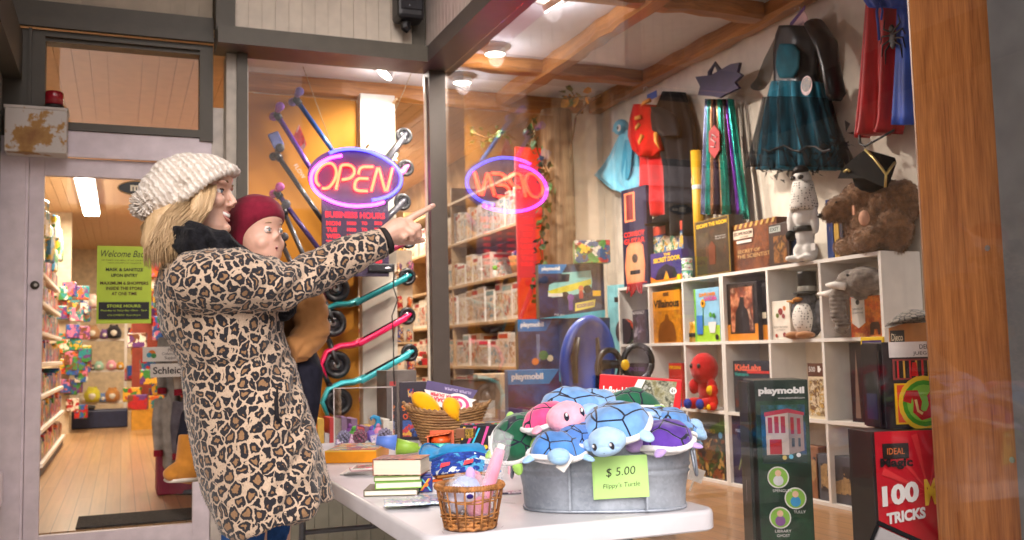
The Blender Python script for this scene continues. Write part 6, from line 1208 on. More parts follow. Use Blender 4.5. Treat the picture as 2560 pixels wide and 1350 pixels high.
# middle row
onshelf('dark_toy_box', 'dark boxed figure toy in the far cube of the middle row', 'toy box', 1570, 908, 1618, 985, 3.13, Z3, .06, M('2a1c22', .4), [('r', .1, .9, .1, .66, ART(('3a2a24', 'c85a2a', '6a5a50', '1a1418'), 14, 2), 'picture'), ('t', 'SPACE BASE', .5, .85, .8, .1, M('8a5ab0', .4))])
t = thing('wooden_peg', 'small wooden figure beside the red and yellow card game', 'toy', (3.13, onx(1659, 960, 3.13).y, Z3)); MB().lathe([(.012, 0), (.016, .03), (.008, .05), (.012, .065), (.001, .08)], 14).build('body', M('6a4a34', .6), t, True); MB().ell((0, 0, .085), .012).build('head', M('8a6444', .6), t, True)
onshelf('card_game_box', 'red and yellow exploding card game box in the second cube of the middle row', 'game box', 1673, 908, 1706, 1014, 3.13, Z3, .05, M('b8322a', .4), [('t', 'EXPLODING', .5, .90, .86, .07, YEL, dict(bold=.03)), ('p', [(.1, .0), (.9, .0), (.9, .45), (.7, .62), (.3, .62), (.1, .45)], M('e8b82a', .4), 'yellow_shape'), ('r', .1, .9, 0, .18, M('3a5a9a', .4), 'blue_band')])
t = thing('red_plush', 'round headed red plush toy with blue paws in the middle row of cubes', 'plush toy', (3.13, onx(1765, 960, 3.13).y, Z3), R(-80))
REDP = M('b01018', .85, var=.12, sheen=.3)
blob('body', REDP, t, [((0, -.01, .235), (.088, .078, .092)), ((0, .01, .11), (.06, .05, .08)), ((-.07, -.03, .13), (.03, .03, .045)), ((.07, -.02, .13), (.03, .03, .045)), ((-.05, -.05, .035), (.036, .06, .034)), ((.05, -.05, .035), (.036, .06, .034))], .006, disp=fur(.0015, 40))
for s in (-1, 1): MB().ell((.05*s, -.10, .035), (.028, .02, .030)).build('paw', M('2a3f9a', .85), t, True); MB().ell((.03*s, -.080, .25), (.012, .010, .014)).build('button_eye', INK, t, True)
t = thing('small_plush', 'small red and yellow plush toy sitting before the red plush', 'plush toy', (3.105, onx(1783, 1000, 3.105).y, Z3), R(-95)); blob('body', M('c02018', .8), t, [((0, 0, .05), (.03, .028, .04)), ((-.025, -.02, .02), (.02, .03, .02)), ((.025, -.02, .02), (.02, .03, .02)), ((0, .0, .11), (.034, .03, .034))], .005, disp=fur(.001, 40)); MB().ell((0, -.016, .112), (.026, .022, .028)).build('face_patch', M('e8b01a', .7), t, True)
for s in (-1, 1): MB().ell((.027*s, -.045, .02), (.014, .012, .016)).build('paw', M('e8b01a', .7), t, True)
onshelf('science_kit_box', 'dark science kit box with coral lettering in the fourth cube of the middle row', 'craft box', 1835, 902, 1926, 1034, 3.12, Z3, .06, M('2b2f38', .4), [('t', 'KidzLabs', .42, .87, .72, .13, M('e06a50', .4), dict(bold=.04)), ('t', 'Volcano', .24, .74, .40, .07, M('38a098', .4), dict(bold=.03)), ('r', .40, 1, .76, .81, M('c03028', .4), 'red_band'), ('r', .04, .9, .1, .62, ART(('2b2f38', '3a4048', '6a3428', '20242a'), 8, 3, kind='n'), 'picture')])
onshelf('puzzle_box', 'brown and cream puzzle box half hidden in the fifth cube of the middle row', 'puzzle', 2022, 908, 2066, 1045, 3.125, Z3, .06, M('e0d0b0', .5), [('r', 0, 1, .76, 1, M('5a3424', .4), 'brown_band'), ('t', '500', .25, .89, .36, .09, WHITE), ('p', [(.58, .84), (.7, .84), (.7, .87), (.76, .87), (.76, .91), (.7, .91), (.7, .95), (.58, .95)], WHITE, 'puzzle_shape'), ('r', .05, .95, .06, .72, ART(('e0d0b0', 'b8a880', '7a5a3a', 'e0d0b0', 'c8a050'), 24, 6), 'picture')])
onshelf('tower_box', 'dark boxed model of a tower in the last cube of the middle row', 'toy box', 2126, 855, 2158, 1035, 3.13, Z3, .06, M('241c20', .4), [('p', [(.3, .05), (.7, .05), (.58, .6), (.5, .9), (.42, .6)], M('8a7468', .35, .3), 'tower_shape')])
onshelf('craft_kit_box', 'purple craft kit box with a yellow border and round pictures in the last middle cube', 'craft box', 2156, 842, 2212, 1045, 3.09, Z3, .04, M('e8c41a', .4), [('r', .06, .94, .16, .96, M('3f2a6a', .4), 'panel'), ('p', [(.15, .66), (.5, .62), (.62, .8), (.4, .92), (.2, .86)], M('d8d8e0', .4), 'white_shape'), ('c', .36, .55, .018, M('d8d0d8', .4), 'picture'), ('c', .36, .42, .018, M('d8c8c0', .4), 'picture'), ('c', .36, .28, .018, M('e0a890', .4), 'picture'), ('t', 'Creative', .45, .10, .7, .035, M('6a4a1a', .4)), ('t', 'for Kids', .45, .05, .6, .035, M('6a4a1a', .4))])
# lower row
onshelf('brick_set_box', 'brown and green building set box in the third cube of the lower row', 'toy box', 1728, 1064, 1812, 1194, 3.12, Z4, .06, M('2a2226', .4), [('r', 0, 1, 0, .76, ART(('3a2a18', '6a4a1e', '2f4a24', 'b08a4a', '1f1a1c', '7a3a1e'), 14, 4), 'picture'), ('r', .03, .15, .82, .97, RED, 'logo_block'), ('t', 'LEGO', .09, .895, .10, .05, WHITE, dict(bold=.03)), ('t', 'WIZARD WORLD', .5, .9, .5, .07, M('c8a050', .4)), ('c', .9, .84, .018, M('5a9ac8', .4), 'badge')])
onshelf('wand_box', 'indigo magic wand box in the fourth cube of the lower row', 'toy box', 1827, 1040, 1888, 1205, 3.12, Z4, .06, M('26244a', .4), [('t', 'MAGIC WAND', .55, .78, .6, .05, M('a8b8d8', .4)), ('p', [(.3, .2), (.34, .2), (.62, .6), (.58, .62)], M('8a9a6a', .4), 'wand_shape'), ('p', [(.5, .15), (.54, .15), (.78, .5), (.74, .52)], M('7a6aa0', .4), 'wand_shape')])
for i, (x, y, w, h, c, zz, nm) in enumerate(((2090, 1085, .30, .22, '4a4a52', Z4, 'grey'), (2010, 1100, .2, .25, '8a5a3a', Z4, 'brown'))):
    p = onx(x, y, 3.13); carton('stored_box', f'{nm} carton low in the near bookcase half hidden by the tall toy carton', 'box', (3.13, p.y, zz), R(-90), w, h, .07, M(c, .5), [('r', .1, .9, .2, .8, ART((c, '2a2a30', 'a88a60'), 9, i), 'picture')])
# ---------------------------------------------------------------- costumes on the wall
WXC = 3.285
def cloth(rows, X, dep, wave=.0, k=9, n=48, sub=4, ph=0, taper=None):
    """rows of pixels (lx, rx, y) measured on the plane x = X; a hollow-looking pleated garment"""
    out = []
    for i in range(len(rows)-1):
        for q in range(sub): t_ = q/sub; out.append([a*(1-t_)+b_*t_ for a, b_ in zip(rows[i], rows[i+1])])
    out.append(list(rows[-1])); mb = MB(); rings = []
    for i, r_ in enumerate(out):
        L, Q = onx(r_[0], r_[2], X), onx(r_[1], r_[3] if len(r_) > 3 else r_[2], X); c = (L+Q)/2; e = (Q-L)/2; f = i/len(out)
        rings.append([c+e*math.cos(q)*(1+.02*math.sin(k*q+ph))+Vector((1, 0, 0))*(-dep*math.sin(q)*(1+wave*(.4+f)*math.sin(k*q+ph+f*1.2))) for q in [2*PI*j/n for j in range(n)]])
    mb.loft(rings); return mb
def hanger(t, px, py, X, c=WHITEP):
    p = onx(px, py, X); MB().tube([p+Vector((0, 0, -.05)), p, p+Vector((0, .006, .02)), p+Vector((0, .025, .034)), p+Vector((0, .045, .022)), p+Vector((0, .046, .010))], .0035, 6).build('hanger_hook', c, t, True); return p
def rel(t, mb, nm, m, smooth=True):
    T = Matrix.Translation(-t.location); mb.v = [T @ v for v in mb.v]; return mb.build(nm, m, t, smooth)
def costume(name, lbl, px, py): return thing(name, lbl, 'costume', onx(px, py, WXC), group='costumes hung on the cream wall')
SKYB = M('6cb4cf', .9, var=.2, scale=6, sheen=.3, bump=.2); SKYD = M('2f8cae', .9, var=.2, scale=6, sheen=.3)
t = costume('bird_poncho', 'pale blue bird poncho with a goggle eye at the far end of the costume wall', 1550, 390)
rel(t, cloth([(1556, 1586, 325), (1545, 1592, 350), (1528, 1596, 385), (1508, 1600, 415), (1488, 1602, 438, 466), (1530, 1598, 472, 478), (1560, 1590, 482, 482)], 3.25, .035, .5, 7), 'cloth', SKYB)
rel(t, cloth([(1563, 1580, 350), (1556, 1580, 385), (1552, 1577, 425), (1556, 1570, 450)], 3.213, .006, .3, 3), 'dark_panel', SKYD)
mb = MB(); c = onx(1552, 318, 3.22); mb.ell(c, (.05, .075, .055)); mb.tube([c+Vector((0, .04, 0)), c+Vector((-.01, .10, -.004))], [.035, .008], 10); rel(t, mb, 'head', SKYB)
c = onx(1547, 320, 3.165); rel(t, MB().ell(c, (.010, .024, .024)), 'eye', WHITEP); rel(t, MB().ell(c+Vector((-.008, 0, 0)), (.006, .013, .013)), 'pupil', INK)
t = costume('red_dragon_costume', 'bright red dragon costume with gold horns beside the bird poncho', 1625, 400); REDC = M('c01414', .75, var=.25, scale=7, sheen=.4, bump=.2)
rel(t, cloth([(1602, 1645, 345), (1606, 1664, 400), (1606, 1668, 450), (1604, 1668, 500), (1612, 1668, 540)], 3.24, .05, .5, 6), 'cloth', REDC)
rel(t, cloth([(1592, 1640, 262), (1582, 1640, 300), (1578, 1650, 340), (1590, 1660, 375), (1612, 1640, 392)], 3.20, .07, .25, 5), 'hood', M('b81a12', .8, var=.3, scale=9, bump=.2))
HORN = M('d8923a', .6, var=.15)
for a, b_ in (((1602, 265), (1625, 250)), ((1586, 300), (1602, 292)), ((1600, 372), (1606, 338)), ((1648, 372), (1640, 334)), ((1590, 330), (1600, 310))):
    mb = MB(); p, q = onx(*a, 3.125), onx(*b_, 3.135); mb.tube([q, (p+q)/2+Vector((-.012, 0, 0)), p], [.016, .013, .002], 8); rel(t, mb, 'horn', HORN)
hanger(t, 1618, 225, 3.27).x; 
for ch_ in t.children:
    if ch_.name.startswith('hanger_hook'): ch_.location = -t.location
mb = MB(); p = onx(1628, 240, 3.26); mb.box(p.x-.003, p.x, p.y-.075, p.y+.05, p.z-.025, p.z+.02); rel(t, mb, 'header_card', M('4a6ab8', .5), False)
t = costume('black_cape', 'plain black hooded cape hanging right of the red dragon costume', 1690, 400); BLK = M('15161a', .85, var=.2, scale=8, sheen=.08)
rel(t, cloth([(1665, 1705, 230), (1650, 1718, 262), (1640, 1728, 300), (1650, 1735, 345), (1668, 1740, 420), (1672, 1742, 520), (1676, 1742, 590)], 3.24, .055, .5, 8), 'cloth', BLK); rel(t, cloth([(1636, 1650, 268), (1632, 1690, 290), (1636, 1700, 325), (1660, 1700, 340)], 3.17, .05, .2, 5), 'hood', BLK)
t = costume('metallic_robe', 'shimmering striped metallic robe with a purple star collar', 1805, 350)
STR = [('9aa8d8', 'silver blue'), ('2fb0a0', 'teal'), ('c8906a', 'copper'), ('3a2a3a', ''), ('c8a078', 'copper'), ('2ea088', 'green'), ('1f6a5a', 'dark green'), ('2a1a2a', ''), ('7a3aa8', 'violet'), ('2fa898', 'teal')]
n_ = len(STR)
for i, (c_, _) in enumerate(STR):
    u0 = i/n_; u1 = (i+1.15)/n_; tp = (1768, 1830, 248); bt = (1756, 1868, 545); rows_ = []
    for f, py in ((0, 248), (.33, 350), (.66, 440), (1, 536 if i < n_*.6 else 548)): l_ = tp[0]+(bt[0]-tp[0])*f; r_ = tp[1]+(bt[1]-tp[1])*f; rows_.append((l_+(r_-l_)*u0, l_+(r_-l_)*u1, py))
    rel(t, cloth(rows_, 3.235-.012*(i % 2), .022, .35, 4, 20, 4, i), 'metallic_panel', M(c_, .22, .85, var=.35, scale=9, stretch=(6, 6, 1), bump=.5, bscale=30))
def starcollar(px, py, r0, X, m, nm, th=.02):
    c = onx(px, py, X); pts_ = []; rr = random.Random(4); sp = [(-52, 20), (-46, -2), (-58, -26), (-20, -30), (30, -58), (52, -62), (46, -38), (58, -30), (40, -12), (50, 2), (20, 16), (2, 26), (-20, 22)]
    poly = [(onx(px+a, py+b_, X).y-c.y, onx(px+a, py+b_, X).z-c.z) for a, b_ in sp]; q = MB(); q.prism([(-y_, z_) for y_, z_ in poly], th, Matrix.Translation(c) @ Matrix.Rotation(R(-90), 4, 'Z')); return q
rel(t, starcollar(1796, 218, 0, 3.17, None, ''), 'star_collar', M('2f2346', .6, var=.2), False)
mb = MB(); mb.tube([onx(1772, 225, 3.20), onx(1775, 180, 3.21), onx(1788, 158, 3.22), onx(1802, 182, 3.21), onx(1806, 218, 3.20)], [.012, .02, .012, .02, .014], 8, flat=.6); rel(t, mb, 'neck_strap', M('231a36', .6))
mb = MB(); q = [onx(a, b_, 3.185) for a, b_ in ((1785, 312), (1798, 330), (1798, 375), (1786, 396), (1772, 378), (1772, 330))]; c = sum(q, Vector())/6; mb.add([*q, *[v+Vector((.006, 0, 0)) for v in q]], [(0, 1, 2, 3, 4, 5), (11, 10, 9, 8, 7, 6)]+[(i, i+6, (i+1) % 6+6, (i+1) % 6) for i in range(6)]); rel(t, mb, 'red_shield', M('a81420', .5), False)
mb = MB(); mb.tube([onx(a, b_, 3.180) for a, b_ in ((1790, 342), (1780, 336), (1778, 348), (1788, 356), (1786, 368), (1777, 366))], .004, 6); rel(t, mb, 'emblem', M('c8b8b8', .4), False)
t = costume('witch_dress', 'black and teal witch dress with tulle skirt and a round hang tag', 2010, 250); TEAL = M('257088', .7, var=.5, scale=7, stretch=(5, 5, .6), sheen=.2); BSEQ = M('10141a', .35, var=.5, scale=160, sheen=0)
TUL = M((.02, .022, .026), .9, var=.3, scale=50, trans=.55)
rel(t, cloth([(1938, 2050, 205), (1930, 2058, 240), (1918, 2074, 300), (1908, 2090, 360), (1900, 2100, 425)], 3.225, .08, .42, 12, 72), 'skirt', TEAL)
rel(t, cloth([(1956, 2026, 66), (1944, 2046, 90), (1938, 2044, 140), (1940, 2040, 180), (1938, 2050, 215)], 3.225, .065, .1, 6), 'bodice', BSEQ); rel(t, cloth([(1950, 1985, 110), (1942, 2000, 130), (1940, 1998, 170), (1950, 1985, 195)], 3.155, .02, .1, 4), 'chest_panel', M('1f6274', .7, var=.3, scale=10))
mb = MB(); mb.tube([onx(2035, 60, 3.22), onx(2066, 110, 3.2), onx(2078, 170, 3.19), onx(2090, 235, 3.19), onx(2088, 252, 3.19)], [.055, .06, .05, .052, .03], 12, flat=.6); rel(t, mb, 'sleeve', BSEQ); mb = MB(); mb.tube([onx(1945, 100, 3.22), onx(1925, 150, 3.2), onx(1908, 200, 3.19), onx(1896, 215, 3.19)], [.03, .045, .055, .06], 12, flat=.5); rel(t, mb, 'lace_sleeve', TUL)
rel(t, cloth([(1925, 2062, 245), (1910, 2080, 310), (1892, 2105, 370), (1882, 2130, 418)], 3.20, .115, .4, 14, 72), 'tulle_layer', TUL)
rr = random.Random(31); mb = MB()
for i in range(230):
    a = rr.random(); px = 1872+250*a+rr.gauss(0, 8); py = 400+rr.gauss(0, 18)-max(0, px-2050)*.75; p = onx(px, py, 3.13+.1*rr.random()); d = Vector((rr.gauss(0, .5), rr.gauss(0, 1), rr.gauss(0, 1))).normalized()*.045
    mb.add([p, p+d, p+d+Vector((rr.uniform(-.02, .02), rr.uniform(-.03, .03), rr.uniform(-.03, .03)))], [(0, 1, 2)])
rel(t, mb, 'ruffle', M('0e1114', .9, var=.4, trans=.25), False)
mb = MB(); mb.tube([onx(1905+19*i, 372+8*math.sin(i*1.7), 3.105) for i in range(10)], .006, 6); rel(t, mb, 'feather_trim', INK, False)
hk = onx(1996, 12, 3.27); mb = MB(); mb.tube([hk+Vector((0, -.01, -.085)), hk+Vector((0, -.012, -.02)), hk+Vector((0, .008, .005)), hk+Vector((0, .028, .0)), hk+Vector((0, .03, -.012))], .0045, 6); rel(t, mb, 'hanger_hook', WHITEP)
hc_ = onx(1995, 62, 3.205); q = MB(); q.prism([(.075*math.cos(R(a)), .07*math.sin(R(a))) for a in range(-150, 46, 15)]+[(.06, .075), (-.068, .012)], .003, Matrix.Translation(hc_) @ Matrix.Rotation(R(-90), 4, 'Z')); rel(t, q, 'header_card', M('e0b8b8', .5), False)
q = MB(); put_text(q, 'MASQUERADE', .0, -.012, w=.10, h=.016, T=Matrix.Translation(hc_+Vector((-.0015, 0, 0))) @ Matrix.Rotation(R(-90), 4, 'Z'), rot=.25); rel(t, q, 'lettering', M('7a4a70', .5), False)
q = MB(); q.prism([(-.068, .0), (.06, .063), (.064, .082), (-.06, .03)], .002, Matrix.Translation(hc_+Vector((-.002, 0, 0))) @ Matrix.Rotation(R(-90), 4, 'Z')); rel(t, q, 'card_band', M('5a2a78', .5), False)
hc_ = onx(2016, 214, 3.135); q = MB(); q.prism([(.042*math.cos(2*PI*j/24), .048*math.sin(2*PI*j/24)) for j in range(24)], .002, Matrix.Translation(hc_) @ Matrix.Rotation(R(-90), 4, 'Z')); rel(t, q, 'hang_tag', M('e8c8c8', .5), False)
q = MB(); q.prism([(.036*math.cos(2*PI*j/24), .006+.036*math.sin(2*PI*j/24)) for j in range(24)], .001, Matrix.Translation(hc_+Vector((-.0012, 0, 0))) @ Matrix.Rotation(R(-90), 4, 'Z')); rel(t, q, 'tag_picture', ART(('3a2a24', '5a4430', '2a1c24', '8a6a50'), 20, 3), False)
t = costume('spider_cape', 'glossy red cape with a blue lining and a black spider hanging beside the timber post', 2210, 150); SATR = M('b80a14', .55, var=.25, scale=5, stretch=(7, 7, .5), bump=.2, bscale=12); SATB = M('1f4bb0', .6, var=.25, scale=6, bump=.2, bscale=12)
rel(t, cloth([(2172, 2262, 0), (2168, 2264, 60), (2162, 2262, 140), (2156, 2258, 230), (2150, 2254, 300), (2147, 2240, 345, 322)], 3.225, .06, .45, 7, 60), 'red_panel', SATR)
rel(t, cloth([(2246, 2300, 20), (2243, 2305, 120), (2238, 2305, 220), (2232, 2308, 312)], 3.185, .03, .3, 5), 'blue_lining', SATB); rel(t, cloth([(2166, 2280, -30), (2170, 2280, 5), (2185, 2275, 22)], 3.20, .07, .2, 8), 'collar', SATB)
mb = MB(); mb.tube([onx(a, b_, 3.165) for a, b_ in ((2172, 0), (2164, 100), (2156, 220), (2148, 330), (2150, 358), (2162, 366), (2200, 345), (2235, 325))], .006, 6); rel(t, mb, 'black_binding', INK)
mb = MB(); mb.tube([onx(a, b_, 3.125) for a, b_ in ((2196, 6), (2192, 30), (2196, 70), (2198, 100))], .006, 6); mb.tube([onx(a, b_, 3.125) for a, b_ in ((2200, 6), (2206, 26), (2203, 50))], .005, 6); rel(t, mb, 'ribbon', SATB)
mb = MB(); c = onx(2232, 98, 3.150); mb.ell(c, (.006, .022, .045)); mb.ell(c+Vector((0, .004, .05)), (.006, .015, .018))
for s in (-1, 1):
    for k_, (dy, dz, ey_, ez_) in enumerate(((.05, .06, .04, .10), (.06, .03, .075, .0), (.06, -.01, .07, -.06), (.045, -.04, .05, -.10))): mb.tube([c+Vector((-.001, 0, .03-.012*k_)), c+Vector((-.002, s*dy, dz)), c+Vector((-.001, s*ey_, ez_))], [.005, .004, .0025], 6)
rel(t, mb, 'spider', M('1a1214', .5))
# ---------------------------------------------------------------- tall cartons close to the glass
p = CP+ray(1962, 1180)*3.05; fi = math.atan2(p.x, p.y); GN = M('14302a', .35, var=.08)
o = carton('firehouse_carton', 'tall dark green toy carton with a fire station picture and round portraits', 'toy box', (p.x, p.y, .381), -fi+R(12), .168, .655, .20, GN,
 [('r', .02, .98, .02, .90, ART(('0f2a20', '1a4a30', '14382a', '0c2018'), 5, 2, kind='n'), 'backdrop'), ('t', 'playmobil', .5, .945, .86, .042, WHITE, dict(bold=.05)), ('t', 'www.playmobil.com', .68, .912, .5, .013, WHITE),
  ('r', .1, .92, .60, .88, ART(('123a4a', '1f5a8a', '0f4a38', '3a8ab0'), 8, 4, kind='n'), 'night_sky'), ('p', [(.18, .64), (.60, .64), (.60, .845), (.18, .835)], M('c8b8ae', .4), 'building_front'), ('p', [(.60, .64), (.88, .66), (.88, .83), (.60, .845)], M('9a8a86', .4), 'building_side'), ('p', [(.16, .825), (.60, .842), (.90, .828), (.90, .842), (.60, .862), (.16, .845)], M('b03048', .4), 'cornice'),
  ('r', .22, .30, .745, .82, M('a82a40', .4), 'window_bay'), ('r', .34, .42, .745, .825, M('a82a40', .4), 'window_bay'), ('r', .46, .54, .745, .825, M('a82a40', .4), 'window_bay'), ('r', .64, .70, .74, .82, M('a82a40', .4), 'window_bay'), ('r', .76, .82, .74, .815, M('a82a40', .4), 'window_bay'), ('r', .24, .46, .645, .715, M('b01c28', .4), 'red_gate'), ('r', .65, .70, .68, .72, M('3a4a5a', .4), 'window'), ('r', .77, .81, .68, .72, M('3a4a5a', .4), 'window'), ('r', .1, .92, .605, .64, M('1c3a34', .4), 'street'), ('c', .5, .628, .007, M('d8c06a', .4), 'figure'), ('c', .62, .632, .007, M('6ac0e0', .4), 'figure'), ('c', .76, .64, .007, M('e0e0e0', .4), 'figure')]
 + sum([[('c', x, z, .034, M((.75, .75, .72), .4), 'portrait_ring'), ('c', x, z, .030, M('8ac04a', .4), 'portrait'), ('c', x, z-.015, .016, M(c2, .4), 'portrait_coat'), ('c', x, z+.02, .010, M('e8c0a0', .4), 'portrait_head')] for x, z, c2 in ((.36, .535, 'd8d8dc'), (.66, .435, '3a9ad0'), (.36, .345, '8a5a9a'))], [])
 + [('t', 'SPENGLER', .42, .473, .36, .013, WHITE), ('t', 'TULLY', .72, .372, .22, .013, WHITE), ('t', 'LIBRARY', .40, .283, .3, .013, WHITE), ('t', 'GHOST', .40, .262, .24, .013, WHITE), ('c', .5, .17, .045, M('c01c1c', .4), 'red_ring'), ('c', .5, .17, .036, M('1a3a30', .4), 'ring_inside'), ('Qr', .1, .9, .01, .99, M('10221c', .4), 'side_print'), ('Qt', 'GHOSTBUSTERS', .5, .45, .34, None, WHITE, dict(rot=-PI/2, bold=.03))])
p = CP+ray(2322, 1250)*2.52; fi = math.atan2(p.x, p.y)
o = carton('magic_set_carton', 'big red magic set carton with white and gold lettering beside the timber post', 'toy box', (p.x, p.y, .381), -fi+R(30), .30, .535, .13, M('241c1e', .4),
 [('r', .03, 1, 0, 1, M('c41c2c', .35), 'red_front')]+[('p', [(.5+.02*math.cos(a), .70+.01*math.sin(a)), (.5+.45*math.cos(a), .70+.29*math.sin(a)), (.5+.45*math.cos(a+.13), .70+.29*math.sin(a+.13))], M('d83a3e', .35), 'sun_ray') for a in [R(-8), R(18), R(44), R(70), R(100), R(128), R(154), R(184)]]
 + [('s', [(.09, .905), (.33, .905)], .020, M('1c1a1a', .4), 'logo_oval'), ('t', 'IDEAL', .21, .905, .16, .03, M('e07a3a', .4)), ('t', 'Magic', .21, .845, .30, .055, INK, dict(bold=.04)), ('t', '100', .23, .70, .34, .10, WHITE, dict(bold=.05, slope=.12)), ('t', 'TRICKS', .27, .595, .36, .055, WHITE, dict(bold=.05, slope=.12)), ('t', 'MAGIC', .70, .715, .50, .13, M('f0c43a', .35), dict(bold=.05, slope=.1)), ('t', 'SET', .95, .89, .2, .06, M('f0c43a', .35), dict(bold=.05)),
    ('p', [(.42, .14), (.72, .14), (.78, .42), (.40, .42)], M('2f7ad0', .35), 'blue_cup'), ('c', .60, .40, .022, M('58a0e8', .35), 'cup_mouth'), ('c', .58, .26, .036, M('1a3a8a', .35), 'badge'), ('t', '?', .58, .26, None, .08, WHITE, dict(bold=.04)), ('p', [(.74, .22), (.95, .26), (1.0, .42), (.82, .46)], M('2450a8', .35), 'blue_cup'), ('p', [(.85, .30), (.97, .36), (.94, .60), (.90, .60), (.88, .48), (.82, .58), (.80, .54)], M('d8d4d0', .4), 'white_glove'), ('p', [(.60, .0), (.99, .0), (.99, .14), (.7, .18)], M('1a3a9a', .35), 'blue_box'), ('r', .10, .62, .02, .16, INK, 'unlock_block'), ('t', 'UNLOCK', .34, .115, .40, .05, WHITE, dict(bold=.03)), ('t', 'VIDEOS', .48, .055, .2, .028, WHITE), ('c', .2, .45, .008, WHITE, 'sparkle'), ('c', .24, .48, .005, WHITE, 'sparkle'), ('c', .82, .83, .008, WHITE, 'sparkle')])
top_ = .381+.535
p2_ = CP+ray(2300, 1060)*2.60
o = carton('card_set_carton', 'black carton with a white top band and red serpent card atop the magic set', 'game box', (p2_.x, p2_.y, top_+.0005), -fi+R(30), .195, .232, .11, M('1c1a24', .4),
 [('r', .10, 1, .82, 1, M('e0dcd8', .4), 'white_band'), ('t', 'DELUXE', .70, .94, .30, .05, INK), ('t', 'JUEGO DE', .66, .86, .42, .05, INK), ('r', .14, .96, .56, .80, M('8a3a3a', .4), 'picture_shelf'), ('r', .17, .70, .58, .78, M('1a1414', .4), 'booth')]+[('r', .2+.09*i, .225+.09*i, .58, .78, M('d8a83a' if i % 2 else 'c81a2a', .4), 'stripe') for i in range(6)]
 + [('p', [(.40, .60), (.5, .60), (.48, .76), (.42, .76)], RED, 'curtain'), ('r', .14, .98, .05, .52, M('e8b41a', .4), 'card_border'), ('r', .17, .95, .07, .50, M('d84a2a', .4), 'card_edge'), ('c', .56, .285, .074, M('e8c030', .4), 'yellow_disc'), ('c', .56, .285, .062, M('4a9a2a', .4), 'green_ring'), ('c', .56, .285, .050, M('8ac84a', .4), 'green_disc'),
    ('s', [(.30, .30), (.34, .40), (.42, .40), (.46, .30), (.44, .20), (.52, .14), (.62, .16), (.68, .26), (.66, .36), (.72, .43), (.80, .42), (.82, .36)], .012, M('c01c24', .4), 'red_serpent'), ('s', [(.43, .33), (.445, .26), (.455, .20), (.52, .165)], .004, M('e8d08a', .4), 'serpent_belly'), ('Qr', .1, .9, .02, .98, M('17151e', .4), 'side_print'), ('Qr', .3, .8, .1, .4, M('2a2a5a', .4), 'hand_picture')])
# kit box with a patterned cloth beside the bookcase end
onshelf('animal_craft_box', 'tan animal craft box with a pattern on a stand beside the bookcase end', 'craft box', 2222, 808, 2318, 872, 2.95, .95, .07, M('b87a3c', .5), [('r', .04, .42, .66, .9, INK, 'logo_block'), ('t', 'Djeco', .23, .78, .3, .14, CREAM), ('r', .45, .98, .1, .55, ART(('2a2420', 'e8e0d8', 'c8a070', '1a1616'), 16, 3), 'picture'), ('p', [(.1, .05), (.14, .3), (.2, .12), (.26, .3), (.3, .05)], M('e8d8c8', .5), 'rabbit_shape')])
mb = MB(); p = onx(2270, 800, 2.98); t = thing('display_stand', 'plain wooden stand holding the tan animal craft box', 'stand', (3.0, p.y, .381)); MB().box(-.06, .1, -.16, .16, 0, .5685, b=.004).build('block', M('b89a78', .6), t)
t = thing('net_cloth', 'spotted black net draped on the tan animal craft box', 'cloth', (2.985, p.y-.02, onx(2270, 808, 2.95).z+.001)); MB().lathe([(.11, 0), (.10, .010), (.075, .026), (.045, .045), (.01, .055)], 24, Matrix.Shear('XZ', 4, (0, .0)) @ Matrix.Rotation(R(-10), 4, 'X')).build('net', LINES('8f877c', (.02, .02, .02), 38, .10), t, True)
# window floor odds and ends by the glass
p = onz(1742, 1345, .381); 
t = thing('card_box_stack', 'dark boxed card games stacked by the glass behind the table corner', 'box', (2.05, 3.62, .381), R(-30))
for i in range(5): MB().box(-.045+.018*i, -.028+.018*i, -.04, .05, 0, .30, b=.001).build('deck_box', M('1d1b22', .4) , t); MB().box(-.045+.018*i, -.028+.018*i, -.0405, .05, .302, .36, b=.001).build('deck_lid', M('a8a4a0', .5), t)
t = thing('price_flag', 'white plastic shelf tag behind the right end of the metal tub', 'tag', CP+ray(1738, 1190)*3.6, (R(10), R(20), R(-20))); MB().box(-.025, .03, -.002, .002, -.02, .03).build('tag', WHITEP, t); MB().tube([(0, 0, -.02), (.0, 0, -.06)], .003).build('pin', WHITEP, t)
t = thing('tablet_holder', 'black framed stand tilted in front of the red magic set carton', 'stand', CP+ray(2262, 1392)*2.25, (R(-12), R(24), R(-42)))
MB().box(-.075, .075, -.006, .006, -.07, .04, b=.004).build('screen', M((.16, .15, .15), .15, var=.02), t); MB().box(-.083, .083, -.009, .004, .041, .052, b=.003).box(-.083, -.0755, -.009, .004, -.07, .0405, b=.003).build('frame', M('0c0c0e', .8), t)
# ================================================================ neon sign
SY = 5.665
def sp_(x, y, Y=SY): return ony(760+x/3.75, 340+y/3.75, Y)
c0 = ony(890, 443, SY)
t = thing('neon_sign', 'glowing oval neon sign reading OPEN with red business hours hanging in the window', 'sign', c0)
def nloc(x, y, d=0): v = sp_(x, y); return Vector((v.x-c0.x, d, v.z-c0.z))
BACK = M((.06, .016, .10), .45, var=.05)
cen = (nloc(50, 395)+nloc(930, 395))/2
a_, b_ = (nloc(935, 395)-nloc(40, 395)).length/2, (nloc(487, 105)-nloc(487, 680)).length/2
MB().prism([(cen.x+a_*math.cos(2*PI*j/48), cen.z+.006+b_*math.sin(2*PI*j/48)) for j in range(48)], .012, Matrix.Translation((0, .02, 0))).build('oval_backing', BACK, t)
hl, hr = nloc(175, 600), nloc(805, 650); hz = ony(890, 690, SY).z-c0.z
MB().box(hl.x, hr.x, .0325, .044, hz, cen.z-.02, b=.004).build('hours_panel', M((.05, .03, .07), .35, var=.05), t)
